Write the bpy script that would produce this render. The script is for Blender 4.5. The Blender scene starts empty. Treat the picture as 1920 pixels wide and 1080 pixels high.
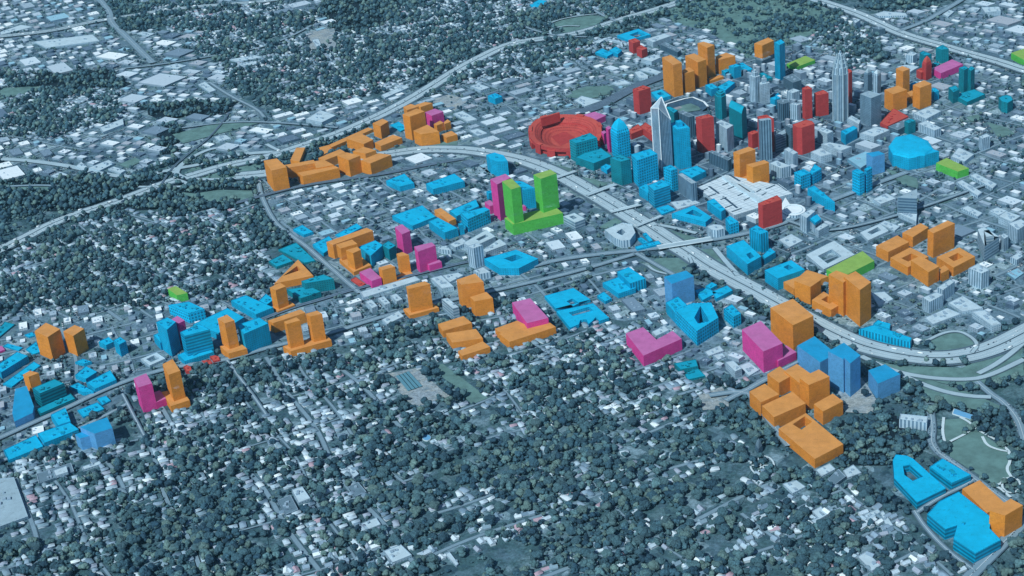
import bpy, math, random
import numpy as np
from mathutils import Vector, Matrix
from mathutils.geometry import tessellate_polygon
R_ = math.radians
sc = bpy.context.scene
# ---------------------------------------------------------------- camera
cam_d = bpy.data.cameras.new('camera'); cam = bpy.data.objects.new('camera', cam_d); sc.collection.objects.link(cam); sc.camera = cam
CAM={'x': 647.8, 'y': -4424.8, 'z': 1914.0, 'az': -0.28917785, 'pit': 0.43999488, 'roll': -0.09836827, 'f': 2953.28, 'px': 1005.0, 'py': 537.5}
_az, _pt, _rl = CAM['az'], CAM['pit'], CAM['roll']
_d = np.array([math.sin(_az)*math.cos(_pt), math.cos(_az)*math.cos(_pt), -math.sin(_pt)])
_r = np.array([math.cos(_az), -math.sin(_az), 0.]); _u = np.cross(_r, _d)
_r, _u = math.cos(_rl)*_r + math.sin(_rl)*_u, -math.sin(_rl)*_r + math.cos(_rl)*_u
_o = np.array([CAM['x'], CAM['y'], CAM['z']])
cam.matrix_world = Matrix(((_r[0], _u[0], -_d[0], _o[0]), (_r[1], _u[1], -_d[1], _o[1]), (_r[2], _u[2], -_d[2], _o[2]), (0, 0, 0, 1)))
cam_d.sensor_width = 36; cam_d.lens = 36*CAM['f']/1920
cam_d.shift_x = (960-CAM['px'])/1920; cam_d.shift_y = (CAM['py']-540)/1920
cam_d.clip_start = 10; cam_d.clip_end = 80000
# ---------------------------------------------------------------- world, sun, exposure
SUN_AZ, SUN_EL = 200.0, 46.0
w = bpy.data.worlds.new('World'); sc.world = w; w.use_nodes = True
nt = w.node_tree; nt.nodes.clear()
sky = nt.nodes.new('ShaderNodeTexSky'); sky.sky_type = 'NISHITA'; sky.sun_disc = False
sky.sun_elevation = R_(SUN_EL); sky.sun_rotation = R_(SUN_AZ); sky.air_density = 1.0; sky.dust_density = 0.3; sky.ozone_density = 1.5
bg = nt.nodes.new('ShaderNodeBackground'); bg.inputs[1].default_value = 0.075
wo = nt.nodes.new('ShaderNodeOutputWorld'); nt.links.new(sky.outputs[0], bg.inputs[0]); nt.links.new(bg.outputs[0], wo.inputs[0])
sl = bpy.data.lights.new('sun', 'SUN'); sun = bpy.data.objects.new('sun', sl); sc.collection.objects.link(sun)
sl.energy = 3.7; sl.angle = R_(0.5); sl.color = (1.0, 0.98, 0.94)
_s = Vector((math.sin(R_(SUN_AZ))*math.cos(R_(SUN_EL)), math.cos(R_(SUN_AZ))*math.cos(R_(SUN_EL)), math.sin(R_(SUN_EL))))
sun.rotation_euler = _s.to_track_quat('Z', 'Y').to_euler(); sun.location = _s*6000
sc.view_settings.view_transform = 'Standard'; sc.view_settings.look = 'None'; sc.view_settings.gamma = 1; sc.view_settings.exposure = 0.1
sc.cycles.max_bounces = 5; sc.cycles.diffuse_bounces = 2; sc.cycles.glossy_bounces = 2; sc.cycles.transparent_max_bounces = 6; sc.cycles.transmission_bounces = 3
# ---------------------------------------------------------------- data: outlines in metres on the ground plane
BLD=[
('O', 'tower_block', 'leftmost and nearest of the tall orange towers standing beside the rail line', [('tower_block', 0, 127.7, [(-444.3, 1194.7), (-387.3, 1102.0), (-359.0, 1127.5), (-416.4, 1223.1)], {})]),
('O', 'tower_block', 'narrow lower orange tower tucked right of the leftmost rail side tower', [('tower_block', 0, 79.3, [(-368.8, 1188.6), (-353.4, 1144.0), (-321.5, 1178.8), (-349.5, 1223.1)], {})]),
('O', 'tower_block', 'wide orange tower in the middle of the rail side group', [('tower_block', 0, 102.3, [(-374.0, 1293.6), (-312.3, 1207.8), (-285.8, 1243.5), (-343.4, 1320.1)], {})]),
('O', 'tower_block', 'tallest orange tower at the back of the rail side group', [('tower_block', 0, 124.3, [(-339.0, 1379.1), (-292.6, 1317.5), (-270.1, 1353.5), (-318.4, 1397.6)], {})]),
('O', 'tower_block', 'broad orange tower at the right end of the rail side group', [('tower_block', 0, 59.9, [(-277.4, 1412.0), (-256.9, 1370.2), (-200.7, 1414.9), (-241.9, 1459.1)], {})]),
('O', 'low_block', 'low orange block at the foot of the tallest rail side tower', [('low_block', 0, 12.4, [(-287.6, 1290.9), (-278.1, 1256.9), (-233.3, 1310.8), (-250.0, 1332.6)], {})]),
('O', 'tower_block', 'orange cube raised on a dark base beside the slim cyan tower', [('podium', 0, 21.0, [(-133.4, 1493.1), (-104.5, 1467.9), (-75.8, 1517.3), (-92.5, 1536.7)], {'col': 'D'}), ('block', 21.0, 74.7, [(-141.1, 1526.1), (-106.4, 1495.9), (-69.1, 1561.5), (-95.7, 1601.8)], {})]),
('O', 'tower_block', 'slender orange tower rearmost of the four near the teal twin towers', [('tower_block', 0, 95.0, [(416.0, 1137.3), (442.3, 1101.2), (464.3, 1132.8), (437.3, 1165.2)], {})]),
('O', 'tower_block', 'broad orange tower left front of the four, beside the dark glass tower', [('tower_block', 0, 67.1, [(383.3, 984.2), (415.5, 936.1), (461.1, 982.9), (427.1, 1029.8)], {})]),
('O', 'tower_block', 'tall orange tower right front of the four near the teal twin towers', [('tower_block', 0, 80.7, [(480.2, 995.4), (505.5, 963.3), (543.5, 1006.7), (516.6, 1046.1)], {})]),
('O', 'low_block', 'small low orange block hidden between the four orange towers', [('low_block', 0, 29.1, [(458.4, 1064.9), (471.3, 1024.3), (491.4, 1045.1), (474.5, 1088.9)], {})]),
('O', 'stepped_block', 'stepped pair of orange slabs behind the white convention hall', [('podium', 0, 6.4, [(-59.6, 317.9), (12.8, 227.5), (60.4, 263.6), (-10.1, 354.0)], {}), ('tower', 6.4, 86.8, [(-59.0, 318.8), (-36.1, 295.4), (8.7, 343.6), (-15.8, 367.4)], {}), ('tower', 6.4, 70.1, [(-9.0, 251.2), (13.9, 228.6), (60.3, 272.7), (42.1, 292.8)], {})]),
('O', 'tower_block', 'westernmost orange tower at the left end of the long rail side row', [('tower_block', 0, 82.1, [(-1663.7, 228.5), (-1596.7, 136.8), (-1554.6, 169.4), (-1623.6, 249.6)], {})]),
('O', 'low_block', 'tapering orange bar standing behind the westernmost orange tower', [('low_block', 0, 16.0, [(-1647.5, 403.6), (-1606.7, 387.9), (-1641.1, 528.5), (-1675.0, 526.2)], {})]),
('O', 'courtyard_block', 'orange C shaped block around a forecourt at the left of the row', [('wing', 0, 40.8, [(-1628.2, 288.4), (-1601.7, 264.2), (-1510.8, 315.4), (-1531.8, 343.6)], {}), ('wing', 0, 36.6, [(-1548.2, 232.4), (-1515.6, 200.4), (-1412.8, 280.5), (-1438.6, 302.8)], {}), ('wing', 0, 40.3, [(-1526.1, 330.8), (-1490.8, 266.0), (-1436.8, 296.9), (-1492.9, 345.7)], {})]),
('O', 'slab_block', 'orange bar joined behind the C shaped block facing the freeway', [('slab_block', 0, 35.1, [(-1526.8, 376.4), (-1497.1, 349.9), (-1445.5, 432.3), (-1478.8, 464.2)], {})]),
('O', 'tower_block', 'squat orange cube in the middle of the front of the row', [('tower_block', 0, 62.2, [(-1434.7, 330.4), (-1376.9, 286.9), (-1350.3, 331.6), (-1411.9, 362.3)], {})]),
('O', 'slab_block', 'wide orange block at the right end of the front of the row', [('slab_block', 0, 45.0, [(-1350.9, 330.9), (-1305.2, 303.0), (-1257.6, 385.3), (-1309.1, 400.6)], {})]),
('O', 'courtyard_block', 'long bent orange block along the freeway at the back of the row', [('wing', 0, 5.4, [(-1599.5, 556.7), (-1557.0, 484.8), (-1534.2, 536.6), (-1570.4, 583.8)], {}), ('wing', 0, 13.4, [(-1561.1, 564.8), (-1543.0, 536.4), (-1449.4, 727.5), (-1475.8, 744.4)], {}), ('wing', 0, 34.1, [(-1494.7, 570.6), (-1408.2, 517.2), (-1388.4, 561.8), (-1463.5, 631.8)], {})]),
('O', 'low_block', 'stepped orange block behind the wide block at the front of the row', [('low_block', 0, 26.5, [(-1432.7, 465.9), (-1376.1, 441.8), (-1347.8, 476.2), (-1405.7, 509.0)], {})]),
('O', 'tower_block', 'square orange tower standing beside the cyan low roof by the freeway', [('tower_block', 0, 51.5, [(-1432.1, 685.4), (-1390.2, 652.3), (-1377.4, 703.8), (-1410.4, 734.5)], {})]),
('O', 'low_block', 'low orange bar in front of the square orange tower', [('low_block', 0, 24.1, [(-1382.5, 557.8), (-1348.0, 524.7), (-1296.0, 609.3), (-1340.8, 639.9)], {})]),
('O', 'tower_block', 'tallest orange slab beside the magenta tower near the freeway bend', [('tower_block', 0, 92.6, [(-1303.9, 665.8), (-1267.9, 639.6), (-1229.6, 697.5), (-1270.2, 728.0)], {})]),
('O', 'stepped_block', 'orange blocks peeping up behind the tallest slab and magenta tower', [('wing', 0, 84.8, [(-1336.5, 769.3), (-1310.1, 732.7), (-1278.4, 773.9), (-1318.6, 801.4)], {}), ('wing', 0, 31.2, [(-1353.2, 941.5), (-1324.2, 917.9), (-1291.5, 963.6), (-1327.3, 976.9)], {})]),
('O', 'tower_block', 'wedge shaped orange block in front of the tallest slab', [('tower_block', 0, 49.4, [(-1250.9, 613.4), (-1211.0, 576.1), (-1151.5, 605.6), (-1217.9, 675.8)], {})]),
('O', 'stepped_block', 'small twin orange blocks right of the magenta tower', [('wing', 0, 30.4, [(-1214.7, 734.7), (-1197.7, 719.2), (-1180.9, 747.4), (-1201.3, 771.6)], {}), ('wing', 0, 29.7, [(-1182.7, 754.4), (-1172.6, 736.7), (-1157.7, 761.5), (-1178.1, 788.0)], {})]),
('O', 'low_block', 'small orange cube on the grass at the right end of the row', [('low_block', 0, 24.6, [(-1157.5, 639.4), (-1128.0, 609.0), (-1097.5, 643.2), (-1130.7, 679.4)], {})]),
('O', 'courtyard_block', 'triangular orange block around a pointed courtyard', [('courtyard_block', 0, 22.0, [(-1286.6, -600.4), (-1187.3, -539.8), (-1279.5, -432.1)], {'hole': [(-1280.8, -548.3), (-1241.3, -503.3), (-1264.2, -477.0)]})]),
('O', 'slab_block', 'long orange slab running behind the stepped orange towers', [('slab_block', 0, 49.0, [(-1211.1, -358.9), (-1182.2, -379.2), (-1092.4, -268.4), (-1120.4, -247.1)], {})]),
('O', 'stepped_block', 'stepped orange towers on a podium beside the magenta cube', [('podium', 0, 14.6, [(-1157.0, -406.2), (-1077.7, -493.0), (-1041.1, -442.4), (-1095.0, -383.7)], {}), ('tower', 14.6, 54.3, [(-1168.3, -387.0), (-1143.3, -415.1), (-1102.5, -378.6), (-1130.6, -349.1)], {}), ('tower', 14.6, 68.8, [(-1107.4, -458.1), (-1077.7, -477.6), (-1062.6, -452.7), (-1081.7, -431.2)], {})]),
('O', 'podium_tower', 'orange tower on a thin podium just below the triangular block', [('podium', 0, 9.9, [(-1240.9, -725.2), (-1213.4, -753.4), (-1179.1, -708.4), (-1203.9, -685.3)], {}), ('tower', 9.9, 69.9, [(-1240.3, -723.5), (-1215.3, -740.5), (-1195.5, -712.0), (-1222.6, -690.3)], {})]),
('O', 'podium_tower', 'pair of orange towers on one long podium by the treed blocks', [('podium', 0, 18.9, [(-1105.1, -973.8), (-1071.6, -1000.5), (-982.0, -928.1), (-1011.9, -895.4)], {}), ('tower', 18.9, 92.9, [(-1090.0, -972.2), (-1076.7, -985.1), (-1047.4, -961.0), (-1065.4, -944.2)], {}), ('tower', 18.9, 96.4, [(-1043.9, -928.3), (-1025.8, -943.6), (-997.9, -925.1), (-1018.9, -908.3)], {})]),
('O', 'slab_block', 'orange bar behind the pair of towers on one podium', [('slab_block', 0, 31.9, [(-1197.3, -853.4), (-1176.1, -867.1), (-1107.8, -797.5), (-1131.0, -778.4)], {})]),
('O', 'podium_tower', 'lone orange tower on a podium in front of the bright blue wall block', [('podium', 0, 22.0, [(-1281.1, -993.3), (-1238.1, -1032.1), (-1198.2, -1000.4), (-1235.0, -967.9)], {}), ('tower', 22.0, 100.5, [(-1278.8, -981.8), (-1245.6, -1008.1), (-1225.9, -988.7), (-1262.1, -957.3)], {})]),
('O', 'podium_tower', 'leftmost lone orange tower on a podium next to the magenta one', [('podium', 0, 19.1, [(-1332.4, -1244.7), (-1272.5, -1312.9), (-1236.0, -1279.1), (-1287.9, -1222.5)], {}), ('tower', 19.1, 96.8, [(-1317.3, -1236.7), (-1274.3, -1289.7), (-1253.0, -1266.1), (-1303.2, -1207.1)], {})]),
('O', 'tower_block', 'broader left one of the two bare orange towers at far left', [('tower_block', 0, 74.6, [(-1808.0, -1044.7), (-1748.5, -1076.0), (-1738.4, -1027.1), (-1802.3, -993.3)], {})]),
('O', 'tower_block', 'narrower right one of the two bare orange towers at far left', [('tower_block', 0, 64.9, [(-1733.7, -1022.3), (-1689.3, -1046.4), (-1680.2, -1002.1), (-1720.9, -982.1)], {})]),
('O', 'tower_block', 'small orange tower between the violet blade and the cyan slabs', [('tower_block', 0, 47.4, [(-1736.0, -1238.2), (-1713.1, -1248.1), (-1696.3, -1225.2), (-1727.9, -1215.9)], {})]),
('O', 'podium_tower', 'broad orange tower on a flared podium beside the slim glass slab', [('podium', 0, 12.9, [(-847.2, -717.9), (-815.0, -756.9), (-746.7, -704.1), (-777.4, -673.9)], {}), ('tower', 12.9, 85.6, [(-827.7, -723.0), (-816.0, -739.9), (-763.5, -704.9), (-784.8, -686.6)], {})]),
('O', 'stepped_block', 'two step orange block right of the slim glass slab', [('tower', 0, 74.7, [(-704.0, -650.0), (-680.6, -680.7), (-622.8, -658.5), (-661.9, -606.8)], {}), ('wing', 0, 47.3, [(-652.5, -700.7), (-632.0, -727.0), (-586.5, -702.5), (-615.6, -666.0)], {})]),
('O', 'stepped_block', 'zigzag orange block of three bars at the edge of the woods', [('wing', 0, 21.0, [(-712.9, -817.7), (-686.9, -856.8), (-620.3, -804.4), (-655.6, -765.3)], {}), ('wing', 0, 22.0, [(-673.4, -872.3), (-639.3, -923.1), (-563.9, -892.0), (-598.1, -840.0)], {}), ('wing', 0, 17.2, [(-613.6, -959.0), (-594.6, -984.4), (-533.9, -929.4), (-562.0, -900.2)], {})]),
('O', 'low_block', 'low orange bar under the magenta slab by the woods', [('wing', 0, 22.3, [(-526.1, -864.6), (-486.5, -907.4), (-382.9, -813.6), (-427.0, -766.3)], {}), ('wing', 0, 22.4, [(-546.1, -835.3), (-512.8, -870.0), (-456.0, -816.2), (-497.1, -784.4)], {})]),
('O', 'courtyard_block', 'small U shaped orange block with two towers beside the tracks', [('tower', 0, 49.9, [(-981.5, -532.1), (-964.3, -548.2), (-933.0, -523.7), (-952.7, -507.6)], {}), ('wing', 0, 4.9, [(-947.0, -506.9), (-932.5, -530.4), (-896.6, -477.4), (-925.4, -442.5)], {}), ('tower', 0, 57.6, [(-952.6, -450.5), (-937.6, -469.3), (-911.8, -456.3), (-937.4, -438.0)], {})]),
('O', 'low_block', 'orange box set on top of a cyan office roof', [('low_block', 14, 32.6, [(-960.9, -61.2), (-884.3, -151.6), (-868.5, -128.7), (-943.3, -46.2)], {})]),
('O', 'slab_block', 'orange block at the left corner of the big orange cluster', [('slab_block', 0, 32.8, [(424.0, -273.1), (459.8, -312.2), (513.7, -241.9), (479.3, -196.0)], {})]),
('O', 'courtyard_block', 'orange ring at the front left of the big orange cluster', [('courtyard_block', 0, 26.6, [(466.4, -336.5), (516.4, -397.0), (569.6, -323.3), (517.8, -263.8)], {'hole': [(496.2, -338.6), (516.0, -359.8), (542.2, -324.8), (522.5, -304.9)]})]),
('O', 'tower_block', 'orange box in front of the two rings of the big orange cluster', [('tower_block', 0, 45.1, [(524.3, -391.6), (573.1, -465.2), (600.4, -425.4), (551.6, -363.5)], {})]),
('O', 'low_block', 'small orange piece wedged between the front box and the right ring', [('low_block', 0, 28.6, [(600.7, -402.7), (605.5, -436.4), (626.5, -408.8), (614.7, -381.8)], {})]),
('O', 'courtyard_block', 'square orange ring at the right of the big orange cluster', [('courtyard_block', 0, 29.0, [(591.8, -330.0), (637.7, -397.4), (694.4, -322.0), (651.7, -263.1)], {'hole': [(623.2, -332.0), (638.2, -355.8), (664.2, -326.2), (647.9, -300.1)]})]),
('O', 'tower_block', 'tallest orange slab at the back of the big orange cluster', [('tower_block', 0, 77.4, [(564.8, -256.0), (581.3, -278.0), (637.8, -206.4), (617.7, -186.8)], {})]),
('O', 'slab_block', 'orange block at the back left of the big orange cluster', [('slab_block', 0, 33.7, [(492.8, -179.2), (523.2, -209.1), (564.5, -137.1), (541.7, -108.2)], {})]),
('O', 'stepped_block', 'low orange slab with a raised block beside the freeway', [('wing', 0, 20.2, [(186.9, -495.9), (220.3, -538.7), (305.6, -453.8), (244.7, -415.9)], {}), ('tower', 0, 53.5, [(223.5, -556.8), (269.6, -592.7), (293.8, -546.2), (248.9, -489.5)], {})]),
('O', 'courtyard_block', 'small square orange ring beside the tallest freeway tower', [('courtyard_block', 0, 24.5, [(274.9, -612.3), (330.1, -667.8), (357.6, -624.7), (301.7, -559.0)], {'hole': [(299.1, -608.0), (323.3, -631.4), (337.7, -608.2), (313.7, -585.5)]})]),
('O', 'tower_block', 'tallest orange tower beside the freeway in front of the green block', [('tower', 0, 107.9, [(361.0, -638.0), (407.8, -715.2), (432.9, -666.1), (389.0, -601.8)], {}), ('tower', 0, 100.6, [(319.6, -610.4), (361.3, -658.7), (381.4, -618.7), (337.7, -584.6)], {})]),
('O', 'tower_block', 'large single orange cube at the edge of the freeway', [('tower_block', 0, 76.3, [(183.7, -768.9), (251.3, -863.6), (297.4, -806.4), (236.0, -712.7)], {})]),
('O', 'low_block', 'orange cube at the upper left of the lower right orange cluster', [('low_block', 0, 39.3, [(207.9, -1055.4), (241.0, -1095.9), (267.3, -1058.2), (233.8, -1013.0)], {})]),
('O', 'low_block', 'leftmost orange block of the lower right orange cluster', [('low_block', 0, 39.2, [(175.6, -1144.0), (209.0, -1193.3), (246.9, -1150.6), (207.6, -1102.5)], {})]),
('O', 'low_block', 'long orange block second from the left in the lower right cluster', [('low_block', 0, 33.2, [(212.0, -1198.3), (245.8, -1248.1), (311.9, -1177.9), (275.8, -1124.5)], {})]),
('O', 'tower_block', 'tallest orange tower of the lower right orange cluster', [('tower_block', 0, 69.1, [(293.0, -1121.7), (317.5, -1153.4), (362.2, -1108.0), (334.2, -1075.2)], {})]),
('O', 'low_block', 'orange block sunk between the cubes of the lower right cluster', [('low_block', 0, 42.6, [(247.4, -1042.1), (290.3, -1099.1), (314.2, -1052.4), (274.1, -1003.6)], {})]),
('O', 'low_block', 'rightmost orange cube of the lower right orange cluster', [('low_block', 0, 36.6, [(331.7, -1185.6), (355.6, -1218.0), (397.6, -1165.4), (371.2, -1131.8)], {})]),
('O', 'courtyard_block', 'long orange slab with a square well at the foot of the cluster', [('courtyard_block', 0, 25.1, [(260.1, -1285.1), (353.6, -1407.6), (410.7, -1338.7), (315.4, -1208.8)], {'hole': [(289.9, -1262.2), (312.4, -1284.7), (333.2, -1246.6), (314.1, -1224.0)]})]),
('O', 'stepped_block', 'orange L shaped block beside the park in the lower right corner', [('tower', 0, 56.9, [(724.5, -1619.6), (754.7, -1633.4), (790.0, -1591.6), (766.4, -1570.1)], {}), ('wing', 0, 20.2, [(670.5, -1486.9), (720.7, -1573.0), (756.6, -1531.9), (706.0, -1448.1)], {})]),
('G', 'podium_tower', 'bright green twin towers joined by a long podium', [('podium', 0, 37.2, [(-710.7, -126.2), (-670.2, -176.1), (-534.9, -81.2), (-574.0, -29.7)], {}), ('tower', 37.2, 151.3, [(-711.8, -107.8), (-665.5, -172.5), (-642.2, -149.1), (-687.8, -83.8)], {}), ('tower', 37.2, 150.8, [(-626.9, -49.7), (-595.2, -83.4), (-555.6, -37.0), (-583.8, -4.9)], {})]),
('G', 'low_block', 'flat green block behind the uptown towers', [('low_block', 0, 15.4, [(-9.2, 1451.1), (30.3, 1404.8), (96.2, 1494.9), (53.4, 1548.4)], {})]),
('G', 'low_block', 'green block cut off by the right edge near the far freeway', [('low_block', 0, 25.0, [(821.9, 1526.5), (883.7, 1402.1), (971.1, 1488.4), (898.9, 1609.6)], {})]),
('G', 'slab_block', 'long green block beside the orange freeway towers', [('slab_block', 0, 25.1, [(297.4, -421.4), (342.1, -468.6), (424.0, -356.0), (387.6, -292.1)], {})]),
('G', 'low_block', 'green block beside the blue arena', [('low_block', 0, 25.9, [(573.6, 389.0), (641.2, 317.0), (674.5, 346.5), (605.6, 434.8)], {})]),
('G', 'low_block', 'small green block among the trees behind the cyan offices', [('low_block', 0, 23.0, [(-1603.4, -657.4), (-1554.3, -698.0), (-1528.4, -680.7), (-1587.8, -635.7)], {})]),
('R', 'tower_block', 'red tower between the rail line and the cyan ring block', [('tower_block', 0, 89.3, [(-509.5, 939.3), (-482.3, 912.2), (-446.3, 953.1), (-479.0, 981.7)], {})]),
('R', 'tower_block', 'plain red tower beside the tall pointed glass tower', [('tower_block', 0, 122.3, [(-215.8, 548.3), (-193.3, 527.3), (-155.3, 551.4), (-177.0, 575.9)], {})]),
('R', 'tower_block', 'slender dark red tower rising behind the wide red tower', [('tower_block', 0, 110.5, [(106.8, 877.3), (118.8, 859.2), (141.6, 874.5), (124.0, 902.2)], {})]),
('R', 'tower_block', 'red tower directly left of the tallest stone tower', [('tower_block', 0, 80.2, [(144.7, 911.7), (158.5, 886.6), (195.2, 910.9), (174.3, 945.0)], {})]),
('R', 'tower_block', 'wide dark red tower with a rounded roof in mid uptown', [('tower_block', 0, 95.2, [(107.2, 551.1), (123.2, 522.5), (141.1, 518.1), (178.5, 556.3), (167.8, 583.3), (144.7, 595.0)], {})]),
('R', 'tower_block', 'red tower wrapped behind the slim grey glass tower', [('tower', 0, 116.3, [(-11.5, 569.7), (4.5, 528.7), (46.2, 546.1), (17.6, 587.3)], {}), ('wing', 0, 51.2, [(-48.0, 592.0), (-31.4, 570.9), (-9.5, 596.7), (-29.9, 612.7)], {})]),
('R', 'tower_block', 'fluted red tower directly right of the tallest stone tower', [('tower_block', 0, 123.5, [(236.6, 1028.3), (246.1, 1004.8), (259.5, 997.8), (269.5, 1017.4), (261.6, 1041.0), (245.6, 1048.2)], {})]),
('R', 'pointed_tower', 'red tower with a bullet shaped top beside the magenta bar', [('tower', 0, 57.2, [(502.5, 1302.1), (518.1, 1278.7), (537.0, 1306.3), (521.5, 1327.8)], {'crown': ('point', 87.8)}), ('wing', 0, 28.4, [(482.3, 1317.8), (500.0, 1284.2), (519.3, 1308.5), (499.1, 1343.5)], {})]),
('R', 'low_block', 'flat wide red block below the orange towers', [('low_block', 0, 11.6, [(378.2, 795.7), (405.2, 763.1), (470.9, 860.8), (416.1, 945.2)], {})]),
('R', 'low_block', 'jagged low red building behind the tall pointed glass tower', [('wing', 0, 22.3, [(-482.1, 689.3), (-463.2, 653.3), (-429.9, 703.0), (-458.8, 754.5)], {}), ('wing', 0, 25.5, [(-445.0, 721.1), (-380.4, 627.8), (-374.9, 680.8), (-433.6, 762.0)], {})]),
('R', 'slab_block', 'red slab tower in front of the round white museum', [('slab_block', 0, 79.3, [(69.3, -87.3), (84.7, -103.5), (136.7, -56.8), (118.4, -22.1)], {})]),
('R', 'low_block', 'small curved red orange roof beside the magenta cube', [('low_block', 0, 4, [(-1077.5, -524.7), (-1028.9, -569.9), (-1021.8, -549.7), (-1068.5, -507.1)], {})]),
('R', 'low_block', 'small red roof left of the orange podium tower below the banded cyan tower', [('low_block', 0, 6.6, [(-1347.6, -1088.8), (-1327.4, -1114.6), (-1313.3, -1109.0), (-1325.6, -1088.1), (-1342.4, -1078.4)], {})]),
('R', 'stepped_block', 'two joined small red roofs by the street corner under the banded cyan tower', [('wing', 0, 5.4, [(-1312.8, -1050.4), (-1289.0, -1071.8), (-1273.0, -1062.7), (-1288.9, -1044.0)], {}), ('wing', 0, 8.1, [(-1297.7, -1028.9), (-1274.3, -1056.7), (-1259.8, -1046.6), (-1270.7, -1028.4), (-1286.9, -1021.8)], {})]),
('P', 'low_block', 'magenta block behind the red stadium', [('low_block', 0, 23.3, [(-679.7, 852.7), (-622.1, 793.2), (-593.3, 845.2), (-644.2, 884.0)], {})]),
('P', 'tower_block', 'two thin magenta slabs between the stadium and the pyramid topped tower', [('wing', 0, 42.9, [(-563.3, 622.7), (-549.0, 600.2), (-543.2, 617.4), (-554.7, 636.0)], {}), ('tower', 0, 85.5, [(-528.5, 550.9), (-515.0, 528.6), (-506.2, 544.4), (-521.1, 566.8)], {})]),
('P', 'slab_block', 'long magenta bar beside the teal twin towers', [('slab_block', 0, 25.9, [(538.5, 1344.7), (570.6, 1287.7), (648.4, 1394.1), (607.7, 1451.0)], {})]),
('P', 'podium_tower', 'magenta tower standing against the green twin towers', [('tower', 0, 125.2, [(-775.3, -26.5), (-740.8, -70.6), (-712.4, -12.4), (-738.2, 18.5)], {}), ('wing', 0, 29.1, [(-816.1, 16.0), (-789.4, -18.0), (-775.9, -3.0), (-803.6, 32.6)], {}), ('wing', 0, 15.9, [(-696.8, 23.6), (-689.7, 12.3), (-680.9, 16.9), (-691.6, 31.1)], {})]),
('P', 'tower_block', 'slim leaning magenta tower beside the cyan office pair', [('tower_block', 0, 69.9, [(-1012.1, -285.4), (-971.1, -339.0), (-954.6, -311.8), (-996.0, -262.4)], {})]),
('P', 'stepped_block', 'magenta slab with a low front block near the tracks', [('tower', 0, 73.9, [(-901.1, -432.6), (-877.7, -468.7), (-838.4, -421.6), (-856.7, -400.6)], {}), ('wing', 0, 24.8, [(-865.6, -443.1), (-852.9, -455.9), (-822.7, -429.2), (-837.4, -412.4)], {})]),
('P', 'low_block', 'magenta cube beside the small red orange roof', [('low_block', 0, 25.2, [(-1051.1, -514.1), (-991.9, -572.4), (-970.0, -548.9), (-1027.6, -483.8)], {})]),
('P', 'tower_block', 'narrow magenta block between two cyan towers', [('tower_block', 0, 69.8, [(-1444.3, -938.3), (-1412.2, -962.4), (-1402.0, -941.4), (-1436.2, -916.0)], {})]),
('P', 'low_block', 'sliver of a magenta block cut off by the left edge', [('low_block', 0, 6.8, [(-1957.0, -1022.5), (-1934.4, -1047.2), (-1925.3, -1034.1), (-1949.0, -1013.4)], {})]),
('P', 'courtyard_block', 'magenta L shaped block at the edge of the wooded blocks', [('courtyard_block', 0, 33.1, [(-183.0, -856.2), (-114.2, -974.5), (-32.4, -875.9), (-63.8, -833.2), (-96.4, -885.4), (-144.3, -817.8)], {})]),
('P', 'tower_block', 'large magenta cube beside the single orange cube', [('tower_block', 0, 61.5, [(122.4, -866.9), (190.1, -981.4), (232.5, -934.4), (164.5, -815.9)], {})]),
('P', 'low_block', 'small magenta cube at the corner of the large one', [('low_block', 0, 21.5, [(198.3, -908.2), (223.1, -954.0), (262.9, -903.1), (233.7, -868.7)], {})]),
('P', 'podium_tower', 'magenta tower with a low wing next to the leftmost lone orange tower', [('tower', 0, 75.3, [(-1382.6, -1279.2), (-1346.6, -1323.1), (-1320.4, -1298.7), (-1361.7, -1249.7)], {}), ('wing', 0, 20.0, [(-1357.0, -1255.6), (-1320.9, -1300.6), (-1302.8, -1278.6), (-1339.5, -1239.0)], {})]),
('P', 'slab_block', 'magenta slab resting over the low orange bar by the woods', [('slab_block', 0, 38.5, [(-530.7, -708.5), (-457.2, -828.9), (-406.9, -793.8), (-486.7, -679.0)], {})]),
('P', 'tower_block', 'magenta tower between the tallest orange slab and the small twin orange blocks', [('tower_block', 0, 47.5, [(-1272.5, 813.1), (-1233.1, 775.3), (-1202.6, 822.2), (-1246.1, 854.8)], {})]),
('V', 'tower_block', 'left pale blue translucent block beside the freeway', [('tower_block', 0, 52.8, [(267.9, -927.9), (331.4, -1009.5), (365.6, -961.8), (305.9, -873.8)], {})]),
('V', 'tower_block', 'tall pale blue translucent tower beside the freeway', [('tower_block', 0, 93.8, [(352.2, -1027.6), (391.8, -1066.2), (391.8, -1056.6), (408.6, -1084.5), (429.8, -1041.6), (386.2, -979.9)], {})]),
('V', 'low_block', 'separate blue translucent cube right of the tall blue tower', [('low_block', 0, 46.1, [(447.5, -1027.5), (473.4, -1092.3), (523.0, -1040.8), (485.6, -994.0)], {})]),
('V', 'tower_block', 'blue violet cube standing among cyan blocks at the freeway ramp', [('tower_block', 0, 74.4, [(-125.3, -596.2), (-96.8, -639.9), (-44.8, -587.1), (-71.3, -553.2)], {})]),
('V', 'low_block', 'violet blue translucent block in front of the blue arena', [('low_block', 0, 63.6, [(357.8, 375.6), (379.2, 340.8), (415.4, 369.9), (394.8, 393.2)], {})]),
('V', 'tower_block', 'violet blade shaped block at the left edge by the tracks', [('tower_block', 0, 23.0, [(-1744.2, -1273.0), (-1681.2, -1392.3), (-1650.3, -1433.1), (-1625.1, -1387.0), (-1640.1, -1355.1), (-1721.1, -1254.5)], {})]),
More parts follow.
